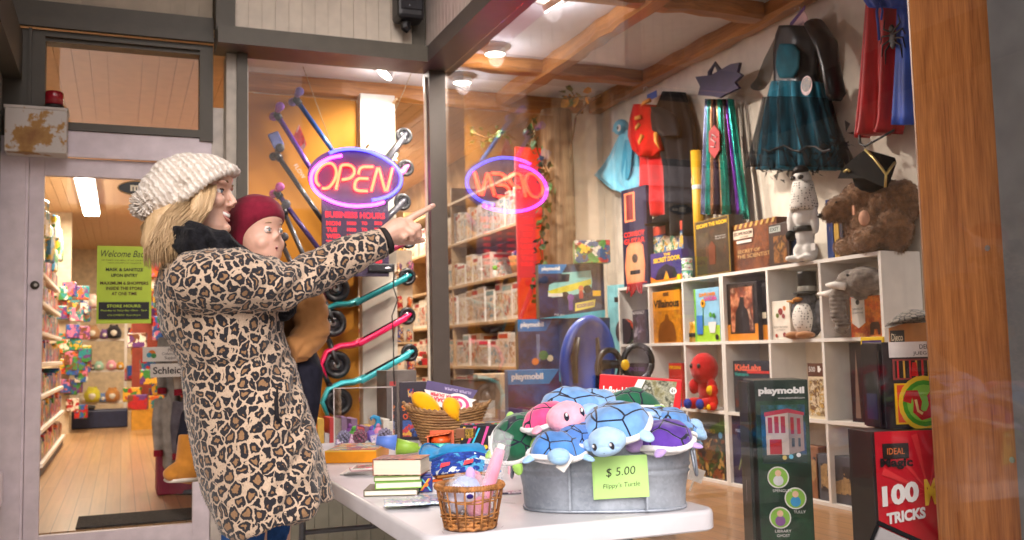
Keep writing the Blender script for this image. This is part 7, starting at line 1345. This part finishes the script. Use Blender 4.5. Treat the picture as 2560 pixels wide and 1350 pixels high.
q = ony(952, 667, SY)-c0; MB().box(q.x-.075, q.x+.085, .0, .032, q.z-.03, q.z+.02, b=.008).build('control_bar', M((.02, .02, .025), .35), t); MB().ell((q.x+.045, -.002, q.z-.008), (.02, .004, .007)).build('control_logo', M((.6, .6, .65), .3, .8), t)
def sm(pts, n=5):
    out = []
    P_ = [pts[0]]+list(pts)+[pts[-1]]
    for i in range(1, len(P_)-2):
        for k in range(n):
            u = k/n; out.append(tuple(.5*((2*P_[i][j])+(-P_[i-1][j]+P_[i+1][j])*u+(2*P_[i-1][j]-5*P_[i][j]+4*P_[i+1][j]-P_[i+2][j])*u*u+(-P_[i-1][j]+3*P_[i][j]-3*P_[i+1][j]+P_[i+2][j])*u**3) for j in (0, 1)))
    out.append(tuple(pts[-1])); return out
def neon(nm, strokes, r, m):
    for s in strokes:
        o = MB().tube([nloc(x, y) for x, y in s], r, 8).build(nm, m, t, True)
NR = EM((1, .034, .013), 12.0); NPK = EM((1, .052, .88), 6.0); NBL = EM((.055, .066, 1), 4.0); NHR = EM((1, .01, .03), .9)
neon('letter_tube', [sm([(150, 472), (114, 425), (118, 350), (160, 288), (215, 257), (265, 262), (298, 310), (300, 370), (270, 440), (225, 485), (168, 491)])], .0085, NR)
neon('letter_tube', [[(300, 500), (345, 285), (362, 272)]+sm([(362, 272), (420, 272), (462, 300), (470, 350), (430, 395), (355, 410)])], .0085, NR)
neon('letter_tube', [[(650, 290), (560, 288)]+sm([(560, 288), (525, 308), (510, 358)]), [(602, 400), (520, 398)]+sm([(520, 398), (486, 425), (476, 490), (515, 514)])+[(597, 516)]], .0085, NR)
neon('letter_tube', [[(630, 517), (688, 300), (700, 296), (762, 518), (778, 516), (830, 298)]], .0085, NR)
neon('pink_tube', [sm([(355, 184), (250, 205), (150, 258), (85, 330), (66, 410), (92, 490), (160, 560), (280, 620), (420, 653), (560, 655), (680, 640), (752, 618)])], .0095, NPK)
neon('blue_tube', [sm([(240, 160), (330, 130), (450, 120), (580, 135), (700, 180), (810, 245), (880, 315), (911, 390), (895, 470), (830, 540), (740, 582), (640, 602)])], .0095, NBL)
q = MB()
def led(s, x, y, w, h, b=.02):
    a = nloc(x, y); k = (nloc(x+w/2, y)-nloc(x-w/2, y)).x; hh = (nloc(x, y-h/2)-nloc(x, y+h/2)).z; put_text(q, s, a.x, a.z, w=abs(k), h=abs(hh), y=.0312, bold=b)
led('BUSINESS HOURS', 493, 735+0, 562, 60, .04)
for i, d in enumerate(('MON', 'TUE', 'WED', 'THU', 'FRI', 'SAT', 'SUN')):
    yy = 812+60*i; led(d, 285 if i != 1 else 270, yy, 135 if i != 1 else 100, 42, .05); led('1000', 458, yy, 86, 34, .05); led('TO', 577, yy, 54, 34, .05); led('500' if i < 5 else '400', 708, yy, 74, 34, .05)
q.build('hours_lettering', NHR, t)
for x, y, X2, Y2 in ((835, 372, 757, 165), (948, 372, 1035, 168)):
    p, e = ony(x, y, SY)-c0, ony(X2, Y2, SY)-c0; mb = MB(); n = 26
    e.y = .0; p.y = .02
    for i in range(n): a, b_ = p.lerp(e, i/n), p.lerp(e, (i+.8)/n); mb.tube([a, b_], .0030, 5)
    mb.build('chain', M((.45, .36, .22), .35, .8), t)
mb = MB(); mb.tube([ony(x, y, SY+.03)-c0 for x, y in ((985, 660), (984, 720), (994, 750), (980, 790), (984, 860), (984, 920), (986, 962))], .004, 6); mb.build('cable', INK, t)
for x, e in ((-.1, .5), (.12, .5)): pass
# ================================================================ kick scooters on the yellow wall
TYRE = M('16161a', .4, var=.1); HUB = M((.5, .5, .52), .3, .8)
def scooter(lbl, handle, bend, fw, rear, c, dc, Y, grip, deckon=True):
    """handle top, foot of the stem, front wheel and rear wheel in photo pixels on the plane y = Y"""
    g = ony(*bend, Y); t = thing('kick_scooter', lbl, 'scooter', g, 0, 'kick scooters on the yellow wall')
    L = lambda x, y, d=0: ony(x, y, Y)-g+Vector((0, d, 0))
    cm, dm = M(c, .3, .3, var=.1, coat=.3), M(dc, .3, .2, var=.1, coat=.3)
    if handle:
        h = L(*handle); f = L(*bend); d = (f-h).normalized()
        MB().tube([h, f], .0165, 12).build('stem', cm, t, True); MB().tube([h+d*.0, h+d*.05], .024, 12).build('clamp', TYRE, t, True)
        MB().tube([h+Vector((0, -.16, 0)), h+Vector((0, .10, 0))], .011, 10).build('handlebar', M('2a2a2e', .4, .5), t, True)
        for s0, s1 in ((-.17, -.08), (.06, .11)):
            gr = MB().tube([h+Vector((0, s0, 0)), h+Vector((0, s1, 0))], .020, 12).build('grip', M(grip, .6), t, True); MB().ell(h+Vector((0, s0 if s0 < 0 else s1, 0)), (.028, .014, .028)).build('grip_end', M(grip, .6), gr, True)
    def wheel(nm, px, r_):
        w = L(*px); Q = Matrix.Translation(w) @ Matrix.Rotation(R(90), 4, 'X')
        o = MB().tube([w+Vector((r_*.78*math.cos(2*PI*j/32), 0, r_*.78*math.sin(2*PI*j/32))) for j in range(33)], r_*.24, 10, caps=False).build(nm, TYRE, t, True)
        MB().lathe([(.001, -.007), (r_*.66, -.007), (r_*.66, .007), (.001, .007)], 20, Q).build('wheel_disc', M('24242a', .15, coat=.8), o, True)
        MB().lathe([(.001, -.012), (r_*.22, -.012), (r_*.22, .012), (.001, .012)], 16, Q).build('hub', HUB, o, True); mb = MB()
        for k in range(5): a = 2*PI*k/5; mb.tube([w+Vector((r_*.15*math.cos(a), 0, r_*.15*math.sin(a))), w+Vector((r_*.62*math.cos(a+.4), 0, r_*.62*math.sin(a+.4)))], r_*.07, 5)
        mb.build('spokes', M('3a3a3e', .5), o); return w
    if fw:
        w = wheel('front_wheel', fw, .088)
        MB().tube([L(*bend), w+Vector((-.02, -.03, .05)), w+Vector((0, -.035, 0))], [.02, .016, .010], 10).build('fork', TYRE, t, True)
    if rear:
        r0_ = wheel('rear_wheel', rear, .058)
        if fw:
            dv = (r0_-w).normalized(); up = Vector((-dv.z, 0, dv.x))
            arch = [w-dv*.105+up*-.04, w-dv*.085+up*.06, w-dv*.01+up*.105, w+dv*.08+up*.088, w+dv*.15+up*.05, w+dv*.23+up*.03]
            MB().tube(arch, [.026, .032, .036, .040, .044, .05], 12, flat=.5).build('front_arch', dm, t, True); st = w+dv*.2+up*.035
        else: st = L(*bend)
        dv = (r0_-st).normalized(); en = r0_-dv*.02
        ln = (en-st).length; up2 = Vector((-dv.z, 0, dv.x)); TM = Matrix(((dv.x, 0, up2.x, st.x), (dv.y, 1, up2.y, st.y), (dv.z, 0, up2.z, st.z), (0, 0, 0, 1)))
        MB().box(-.02, ln, -.055, .055, -.022, .014, TM, b=.008).build('deck', dm, t, True); MB().box(.0, ln-.05, -.045, .045, .0142, .017, TM).build('grip_tape', M('1a1a1e', .9), t); MB().tube([en-dv*.06, r0_, r0_+dv*.03], [.030, .034, .016], 8, flat=.6).build('rear_fork', dm, t, True)
    return t
Yw = 6.20
scooter('blue stemmed kick scooter hung highest on the yellow wall', (738, 245), (905, 480), None, (1010, 340), '2a5fb0', '2a2a34', Yw, '7a6ab8')
scooter('purple stemmed kick scooter with purple grips second from the top of the yellow wall', (690, 282), (862, 560), None, (1014, 420), '5a2a9a', 'c05a9a', Yw-.03, '8a4ab0')
scooter('black stemmed lettered kick scooter third from the top of the yellow wall', (690, 383), (868, 640), None, (1006, 505), '26262c', '3a3a44', Yw-.06, '2a2a30')
scooter('violet stemmed kick scooter with a burgundy deck in the middle of the row', (690, 478), (828, 665), (840, 722), (1020, 600), '4a3a78', '7a1a3a', Yw-.03, 'a03a8a')
scooter('teal decked kick scooter in the lower half of the row', (705, 520), (812, 755), (832, 808), (1018, 692), '3a3a40', '0f7a7e', Yw-.05, '3a3a40')
scooter('hot pink decked kick scooter in the lower half of the row', (700, 600), (822, 850), (842, 912), (1018, 790), '3a3a40', 'e01a58', Yw-.04, '3a3a40')
scooter('aqua decked kick scooter lowest on the wall behind the acrylic case', (700, 700), (822, 960), (846, 1005), (1024, 882), '3a3a40', '38a8b0', Yw-.05, '3a3a40')
t = thing('phone_case', 'blue and pink packet clipped to the black scooter handle', 'packet', ony(690, 350, Yw-.18), (0, R(-25), 0)); MB().box(-.035, .035, -.01, .01, -.05, .05, b=.008).build('packet', ART(('3a4a9a', '5a6ab8', 'd83a4a'), 5, 2), t)
t = thing('red_flag', 'small red pennant hanging between the purple and blue scooter stems', 'flag', ony(748, 345, Yw+.06)); MB().prism([(0, .09), (.05, -.04), (.02, -.085), (-.055, -.03)], .012).build('cloth', ART(('c81a28', 'e03a3a', 'a01420', 'd8a0a0'), 10, 5), t)
q = MB(); a = ony(735, 420, Yw-.085); put_text(q, 'FLOW', 0, 0, w=.10, h=.026, rot=R(-56)); T_(q.build('stem_sticker', M((.5, .5, .52), .4), loc=(a.x+.035, a.y-.0, a.z-.02)), 'grey lettering sticker on the black scooter stem', 'sticker')
# low stock behind the scooter window: spines
rr = random.Random(17); x = .70; i = 0
while x < 1.52:
    w = rr.uniform(.022, .045); h = rr.uniform(.30, .40); c = rr.choice(['c8a040', 'd8d0c0', 'b03030', 'e0d8cc', '8a6a8a', 'd87a2a', 'b8b0b0'])
    o = carton('picture_book', 'upright picture book spine in the row on the window floor under the scooters', 'book', (x+w/2, 5.72, .381), 0, w-.002, h, .2, M(c, .5), [('r', .1, .9, .1, .3, M(rr.choice(['8a3a3a', 'e8c050', '3a5a8a']), .5), 'spine_band')], group='picture books on the scooter window floor'); x += w
carton('grey_carton', 'tall grey brown scooter carton with pale side lettering left of the corner post', 'box', (1.60, 5.80, .381), 0, .19, .66, .25, M('6a625e', .5), [('t', 'SCOOTER', .72, .62, .5, .05, CREAM, dict(rot=PI/2)), ('r', .1, .3, .86, .90, M('c04a4a', .5), 'red_mark')])
# ================================================================ red shelf bay with wooden toys
t = thing('toy_shelf', 'long pine shelf bay with a red end panel behind the plate glass', 'shelf', (2.6, 6.28, .25))
REDW = M((.62, .022, .012), .4, var=.06)
SZ = (.70, 1.03, 1.375, 1.70, 2.06, 2.42)
for z in SZ: MB().box(0, .33, .025, 4.4, z-.25-.025, z-.25, b=.004).build('shelf_board', PINE, t)
MB().box(-.01, .36, -.002, .023, 0, 2.35, b=.003).build('end_panel', REDW, t); MB().box(.331, .36, .024, 4.4, 0, 2.3).build('back_panel', M('8a4a36', .6, var=.15), t)
for y in (1.5, 3.0): MB().box(.005, .33, y, y+.02, 0, 2.3).build('divider', PINE, t)
REDB, WHB = 'c0302a', 'e6ddd0'
def toyrow(z, y0, y1, hw, wid, lbl, cols, grp, seed, gap=.006, name='toy_carton', depth=.2):
    rr = random.Random(seed); y = y0
    while y < y1:
        w = rr.uniform(*wid); h = rr.uniform(*hw); c = rr.choice(cols); a = rr.choice([(WHB, 'e8b89a', 'f0e6d8', 'c8604a', 'e8d8c8', 'a8b8b0'), (WHB, 'd8b08a', 'e8ddd0', '8ab0c0', 'ece0d4'), ('f0e8dc', 'e0c0b0', 'b88a6a', 'e8d8b0', 'f4ece4')]); rt = rr.random(); TB = M(REDB if rt < .55 else rr.choice(['d8b898', '8aa8a8', 'e8e0d4']), .4)
        o = carton(name, lbl, 'toy box', (2.615+rr.uniform(0, .02), y+w/2, z+.0005), R(-90), w, h, depth, M(c, .45), [('r', .06, .94, .10, .74, ART(a, 16, rr.randint(0, 40)), 'picture'), ('r', .06, .60 if rt < .3 else .94, .82, .95, TB, 'title_band'), ('Sr', .1, .9, .1, .72, ART(a, 18, rr.randint(0, 40)), 'side_picture'), ('Sr', .15, .85, .80, .92, TB, 'side_title')], group=grp); y += w+gap
toyrow(1.375, 6.34, 9.6, (.24, .285), (.13, .20), 'white and red toy carton in the tall row on the third pine shelf', [WHB, 'f0ebe4'], 'cartons on the third pine shelf', 3)
toyrow(1.03, 6.36, 9.6, (.20, .26), (.14, .24), 'white and red picture carton on the second pine shelf', [WHB, 'e8c8b8', 'f0ebe4'], 'cartons on the second pine shelf', 5)
toyrow(2.06, 6.34, 9.2, (.22, .27), (.05, .12), 'pale boxed toy in the top row behind the neon reflection', [WHB, 'c8c4c0', 'b8b0a8'], 'boxes on the fifth pine shelf', 8)
toyrow(1.70, 6.95, 8.0, (.16, .24), (.14, .22), 'cream and red carton on the fourth pine shelf left of the basket', [WHB, 'e0c0b0'], 'cartons on the fourth pine shelf', 12)
toyrow(.70, 6.4, 9.0, (.18, .26), (.16, .26), 'mixed carton low on the bottom pine shelf', [WHB, 'c8a080', 'b87a5a'], 'cartons on the bottom pine shelf', 15)
t = thing('toy_basket', 'small basket of dark blue and red toys on the fourth pine shelf', 'basket', (2.74, 6.56, 1.7005)); MB().lathe([(.07, 0), (.10, .14), (.092, .14), (.065, .01)], 20).build('basket', M('b8864a', .7, var=.3, scale=40), t, True); MB().tube([(0, -.095, .14), (0, -.06, .25), (0, .06, .25), (0, .095, .14)], .006).build('handle', M('b8864a', .7), t, True); MB().ell((0, 0, .15), (.08, .08, .05)).build('toys', ART(('2a3a7a', 'c03040', '30508a', 'e8e0d8'), 14, 3), t, True)
t = thing('toy_figure', 'small green and white figure on the fourth pine shelf beside the basket', 'toy', (2.64, 6.86, 1.7005)); MB().lathe([(.018, 0), (.022, .04), (.010, .06), (.001, .065)], 14).build('body', M('e8e4dc', .5), t, True); MB().ell((0, 0, .08), .02).build('head', M('8ac83a', .5), t, True)
rr = random.Random(77)
for i in range(60):
    z = rr.choice([.701, 1.031, 1.3755, 1.7005, 2.0605, .701, 1.031]); y = rr.uniform(8.1, 10.4); c = rr.choice(TOYC+['f0e0c8', 'f0e0c8', 'd8b090', 'e8d0b0']); k = i % 3
    if z > 1.3 and y < 9.6 and z < 2.0: y = rr.uniform(9.65, 10.5)
    t = thing('wooden_toy', 'tiny bright wooden toy far down the pine shelves', 'toy', (2.585+.02*rr.random()-.05, y, z), R(rr.uniform(-90, 90)), 'wooden toys far down the pine shelves'); s = rr.uniform(.05, .085)
    if k == 0: MB().lathe([(.3*s, 0), (.6*s, .1*s), (.5*s, .8*s), (.2*s, 1*s), (.001, 1.05*s)], 12).build('body', M(c, .5), t, True); MB().ell((0, 0, 1.35*s), .42*s, n=10).build('head', M('e8c090', .6), t, True)
    elif k == 1:
        MB().box(-.7*s, .7*s, -.4*s, .4*s, .3*s, 1.1*s, b=.15*s).build('body', M(c, .5), t)
        for a in (-.45*s, .45*s): MB().lathe([(.001, -.1*s), (.3*s, -.1*s), (.3*s, .1*s), (.001, .1*s)], 12, Matrix.Translation((a, -.45*s, .3*s)) @ Matrix.Rotation(R(90), 4, 'X')).build('wheel', M('3a2a20', .6), t)
    else: MB().box(-.5*s, .5*s, -.5*s, .5*s, 0, .9*s, b=.1*s).build('block', M(c, .5), t); MB().box(-.32*s, .32*s, -.32*s, .32*s, .905*s, 1.5*s, b=.08*s).build('small_block', M(rr.choice(TOYC), .5), t)
o = carton('rainbow_card', 'pale wooden board with a rainbow arch hung on the end of the far shelves', 'toy', (2.02, 7.6, .90), R(-14), .20, .30, .02, M('e0c8a8', .6), [('c', .5, .52, .07, M('c85a3a', .5), 'arch_band'), ('c', .5, .52, .057, M('e0a04a', .5), 'arch_band'), ('c', .5, .52, .044, M('5a9a9a', .5), 'arch_band'), ('c', .5, .52, .03, M('e0c8a8', .5), 'arch_hole'), ('r', .1, .9, .15, .5, M('e0c8a8', .5), 'lower_board')])
t = thing('toy_spinner', 'slim white rack of small bright toys seen between the scooters and the corner post', 'rack', (1.98, 7.7, .25)); MB().box(-.26, .26, .04, .06, 0, 1.75).build('panel', M('d8c8b0', .6), t)
for k in range(6): MB().box(-.25, .25, -.14, .039, .16+.27*k, .175+.27*k).build('tray', PINE, t)
for k in range(6):
    for j in range(6):
        c = rr.choice(TOYC+['f0e0c8', 'e8d0a8']); s = rr.uniform(.045, .085)
        o = MB().lathe([(.4*s, 0), (.55*s, .2*s), (.45*s, 1.2*s), (.55*s, 1.5*s), (.3*s, 2.0*s), (.001, 2.05*s)], 10).build('peg_doll', [ART((c, rr.choice(TOYC), 'e8c090'), 22, rr.randint(0, 30))], smooth=True, loc=(1.98-.2+.08*j+rr.uniform(-.01, .01), 7.62, .25+.1755+.27*k)); tag(o, 'tiny painted peg doll on the slim white rack behind the window', 'toy', 'peg dolls on the slim rack')
# tree trunk, ivy and twig
t = thing('tree_trunk', 'rough brown bark trunk standing floor to ceiling at the end of the toy shelves', 'tree trunk', (2.90, 6.24, .25)); mb = MB(); rings = []
rr = random.Random(41)
for i in range(24):
    z = 2.62*i/23; rings.append([((.115+.016*noise.noise(Vector((math.cos(q)*2.5, math.sin(q)*2.5, z*1.1)))+.010*noise.noise(Vector((math.cos(q)*9, math.sin(q)*9, z*2))))*math.cos(q), (.11+.016*noise.noise(Vector((math.cos(q)*2.5, math.sin(q)*2.5, z*1.1+9))))*math.sin(q), z) for q in [2*PI*j/40 for j in range(40)]])
mb.loft(rings); mb.build('bark', WOOD((.07, .035, .016), (.28, .165, .08), 'Z', 9, .8, 0, .8), t, True)
def leaves(nm, lbl, pts, n, size, cols, seed, spread, cat='plant', stem=True, th=.006):
    p0 = pts[0]; t = thing(nm, lbl, cat, p0); rr = random.Random(seed)
    if stem:
        MB().tube([p-p0 for p in pts], [th*(1-.6*i/len(pts)) for i in range(len(pts))], 7).build('stem', M('5a3f26', .8, var=.3), t, True)
    for c in cols:
        mb = MB()
        for i in range(n):
            k = rr.random()*(len(pts)-1); a = pts[int(k)].lerp(pts[min(len(pts)-1, int(k)+1)], k-int(k))-p0+Vector((rr.gauss(0, spread*.6), rr.gauss(0, spread), rr.gauss(0, spread)))
            d = Vector((rr.gauss(-.4, .6), rr.gauss(0, 1), rr.gauss(-.5, .7))).normalized()*size*rr.uniform(.7, 1.2); s = d.cross(Vector((rr.gauss(0, 1), .3, 1))).normalized()*d.length*.36; m_ = d.orthogonal().normalized()*d.length*.1
            mb.add([a, a+d*.35+s+m_, a+d*.75+s*.7, a+d, a+d*.75-s*.7, a+d*.35-s+m_, a+d*.5], [(0, 1, 6), (1, 2, 6), (2, 3, 6), (3, 4, 6), (4, 5, 6), (5, 0, 6)])
        mb.build('leaves', M(c, .5, var=.25, scale=30), t)
    return t
leaves('ivy_vine', 'trailing dark green ivy hanging down the bark trunk', [ony(x, y, 6.08) for x, y in ((1330, 300), (1345, 380), (1372, 440), (1358, 520), (1350, 620), (1362, 680), (1340, 740))], 46, .055, ['1f4a26', '2f5f34', '123318'], 6, .035)
leaves('ivy_vine', 'small ivy spray near the ceiling over the shelf top', [ony(x, y, 6.1) for x, y in ((1180, 330), (1215, 345), (1250, 330), (1290, 350))], 18, .05, ['3f6a2a', '5a7a34'], 9, .03)
leaves('twig', 'thin bare twig hung in the window corner with a few leaves', [onx(x, y, 2.95) for x, y in ((1500, 238), (1470, 255), (1440, 290), (1432, 340), (1425, 390), (1415, 440), (1408, 480))], 0, .05, ['3a5a2a'], 5, .01, 'branch', th=.009)
leaves('leaf_spray', 'yellow green leaves at the top of the bare twig', [onx(x, y, 2.94) for x, y in ((1405, 240), (1432, 244), (1470, 240))], 9, .09, ['3f5f20', 'c88a1a'], 14, .02)
# ================================================================ toy cartons in the corner of the bay
def facing(name, lbl, cat, x0, y0, x1, y1, d, zb, dep, col, prints, turn=8):
    p = CP+ray((x0+x1)/2, (y0+y1)/2)*d; fi = math.atan2(p.x, p.y); w = (x1-x0)*d/F; top = (CP+ray((x0+x1)/2, y0)*d).z
    return carton(name, lbl, cat, (p.x, p.y, zb), -fi+R(turn), w, top-zb, dep, col, prints), p, top
PBL = '1f78b4'; NAVY = M('262c48', .4, var=.15); TQ = M('35b0c4', .4)
def pm_prints(scene): return [('r', 0, 1, 0, 1, ART(('20284a', '2f3f6a', '1a2038', '3a5a7a'), 5, 3, kind='n'), 'backdrop'), ('p', [(0, .83), (.36, .83), (.44, 1), (0, 1)], M(PBL, .4), 'blue_corner'), ('t', 'playmobil', .19, .915, .28, .09, WHITE, dict(bold=.05))]+scene
o, p, zt = facing('toy_carton', 'large blue toy carton with green and purple figures lowest in the corner pile', 'toy box', 1270, 925, 1400, 1060, 5.75, .381, .18, M(PBL, .4), [('r', 0, 1, 0, 1, ART(('1f3a6a', '2a5a9a', '3a2a6a', '1a2a4a'), 4, 7, kind='n'), 'backdrop'), ('p', [(0, .87), (.8, .87), (1, 1), (0, 1)], M('1f86c0', .4), 'blue_corner'), ('t', 'playmobil', .38, .935, .62, .075, WHITE, dict(bold=.05)), ('p', [(.5, .5), (.75, .78), (.9, .7), (.7, .5)], M('7ab82a', .4), 'green_shape'), ('p', [(.4, .28), (.55, .4), (.9, .4), (.95, .28)], M('4a3a7a', .4), 'purple_shape'), ('c', .5, .5, .03, YEL, 'yellow_shape'), ('p', [(.2, .6), (.28, .5), (.22, .3), (.1, .4)], M('58b0d8', .4), 'blue_shape')])
o, p, zm = facing('toy_carton', 'wide blue toy carton with a haunted street picture in the middle of the corner pile', 'toy box', 1295, 796, 1528, 935, 6.15, .381, .20, M('2a3a30', .4), [('r', 0, 1, 0, 1, ART(('16263f', '2a4a7a', '1a3050', '3a6a8a'), 4, 2, kind='n'), 'backdrop'), ('p', [(0, .92), (.3, .92), (.38, 1), (0, 1)], M(PBL, .4), 'blue_corner'), ('t', 'playmobil', .155, .96, .25, .04, WHITE, dict(bold=.05)), ('p', [(0, .62), (1, .68), (1, .62), (0, .56)], TQ, 'turquoise_band'), ('t', '70362', .1, .605, .14, .025, WHITE)]+[('r', .2+.012*k, .206+.012*k, .72, .9, M('8a9ab0', .4), 'tree_line') for k in range(3)]+[('c', .18, .72, .022, M('d87a3a', .4), 'figure'), ('c', .34, .74, .02, M('d8c8a0', .4), 'figure'), ('c', .27, .76, .03, M('3a7a4a', .4), 'bush'), ('c', .85, .85, .02, M('58c0a8', .4), 'figure'), ('r', .83, .87, .72, .82, M('3a7a8a', .4), 'figure')])
o, p, zv = facing('toy_carton', 'blue toy carton with a turquoise and yellow van picture on top of the corner pile', 'toy box', 1346, 660, 1512, 792, 6.15, zm+.001, .14, M('2a3428', .4), pm_prints([('p', [(.14, .46), (.16, .62), (.30, .70), (.36, .84), (.80, .88), (.82, .66), (.80, .52), (.74, .48), (.5, .42), (.2, .38)], M('8fd0c8', .4), 'van_body'), ('p', [(.13, .50), (.34, .58), (.80, .72), (.80, .62), (.5, .50), (.2, .44)], M('d8d040', .4), 'van_stripe'), ('p', [(.24, .66), (.30, .70), (.35, .82), (.48, .82), (.46, .68)], M('2a3440', .3), 'van_window'), ('c', .74, .53, .026, INK, 'van_wheel'), ('c', .40, .42, .024, INK, 'van_wheel'), ('r', .14, .36, .40, .46, M('e8e4d8', .4), 'bumper'), ('p', [(0, 0), (1, .14), (1, 0)], TQ, 'turquoise_band'), ('p', [(.54, .12), (.84, .20), (.86, .34), (.55, .27)], M('e8dc6a', .4), 'title_plate'), ('t', 'SCOOBY-DOO', .70, .235, .26, .07, M('6a3a8a', .4), dict(bold=.04, slope=.15)), ('c', .48, .38, .022, M('7a4a9a', .4), 'figure'), ('r', .45, .51, .14, .34, M('6a4a9a', .4), 'figure'), ('c', .64, .55, .018, M('c87a4a', .4), 'figure'), ('r', .61, .67, .36, .5, M('b03a3a', .4), 'figure'), ('r', .82, .94, .40, .50, YEL, 'yellow_label'), ('t', '70 pc', .3, .06, .16, .05, WHITE)]), 10)
o, p, zq = facing('puzzle_tin', 'green picture puzzle tin standing on top of the van carton', 'tin', 1437, 600, 1526, 662, 6.1, zv+.001, .10, M('3a7a40', .3), [('r', .0, 1, 0, 1, ART(('3a8a3a', 'e8c83a', '2a5a8a', 'c03a3a', 'e8e0d0', '5aa04a', '6a4a2a'), 13, 3), 'picture')])
carton('pale_blue_box', 'pale turquoise box with a dark tag at the far end of the bookcase', 'box', (3.14, 5.86, .381), R(-70), .16, 1.20, .14, M('7ab8c0', .5), [('r', .4, .9, .90, .93, INK, 'tag')])
for i, (x0, y0, x1, y1, d, nm) in enumerate(((1115, 950, 1252, 1100, 6.0, 'open brown cardboard carton with a folded flap behind the woven basket'), (1195, 935, 1290, 1060, 6.3, 'plain cream cardboard carton beside the blue toy carton'))):
    o, p, z_ = facing('cardboard_carton', nm, 'box', x0, y0, x1, y1, d, .381, .25, M('a88a70' if i == 0 else 'd0b89c', .7), [('r', .05, .5, .70, .72, M('6a5a4a', .6), 'label_line'), ('r', .6, .9, .60, .78, M('e0d4c4', .6), 'paper_label')])
    if i == 0: MB().box(-.15, .15, -.10, .0, z_-.381+.002, z_-.381+.006, Matrix.Rotation(R(-4), 4, 'X')).build('flap', M('b0947a', .7), o)
# ride-on toy
p = CP+ray(1440, 905)*5.35; fi = math.atan2(p.x, p.y)
t = thing('ride_on_toy', 'blue plastic ride on toy standing on its end with a black figure of eight wheel', 'ride on toy', (p.x, p.y, .381), (0, R(6), -fi+R(22)))
BLP = M('2050b0', .3, var=.08, coat=.3); BKP = M('141418', .4)
zc = p.z-.381
mb = MB(); n = 40
for_r = [(.0, .06), (.03, .10), (.055, .085), (.06, .0)]
def ovl(rx, rz, y): return [(rx*math.cos(q), y, zc+rz*math.sin(q)) for q in [2*PI*j/n for j in range(n)]]
mb.loft([ovl(.16, .26, .03), ovl(.165, .265, 0), ovl(.155, .255, -.03), ovl(.125, .225, -.035), ovl(.118, .215, -.012)]); mb.build('seat', BLP, t, True)
mb = MB(); mb.loft([[(x*k_, y, z) for x, y, z in [(-.10, .04, 0), (.10, .04, 0), (.10, .0, 0), (.06, -.05, 0), (-.06, -.05, 0), (-.10, 0, 0)]] if False else [(.11*k_*math.cos(q), .02+.06*math.sin(q), z) for q in [2*PI*j/20 for j in range(20)]] for z, k_ in ((0.0, 1.3), (.08, 1.2), (.2, .9), (zc-.2, 1.0))]); mb.build('tail', BLP, t, True)
MB().tube([(-.085, -.034, zc+.13), (-.10, -.036, zc+.02), (-.08, -.034, zc-.12)], [.03, .042, .03], 12, flat=.35).build('foot_pad', BKP, t, True); MB().tube([(.03, -.034, zc+.14), (.045, -.036, zc+.03), (.05, -.034, zc-.13)], [.02, .03, .024], 12, flat=.35).build('foot_pad', BKP, t, True)
wc = Vector((.17, -.10, zc+.0)); MB().tube([(.06, -.03, zc-.01), (.12, -.07, zc), wc], [.03, .024, .022], 10).build('steering_column', BKP, t, True)
for s in (-1, 1): MB().tube([wc+Vector((s*.085+.078*math.cos(2*PI*j/28), -.03*s*0-.02*math.cos(2*PI*j/28)*s, .095*math.sin(2*PI*j/28)+s*.02)) for j in range(29)], .017, 8).build('wheel_ring', BKP, t, True)
MB().ell(wc+Vector((0, -.022, 0)), (.026, .014, .03)).build('hub_cap', YEL, t, True)
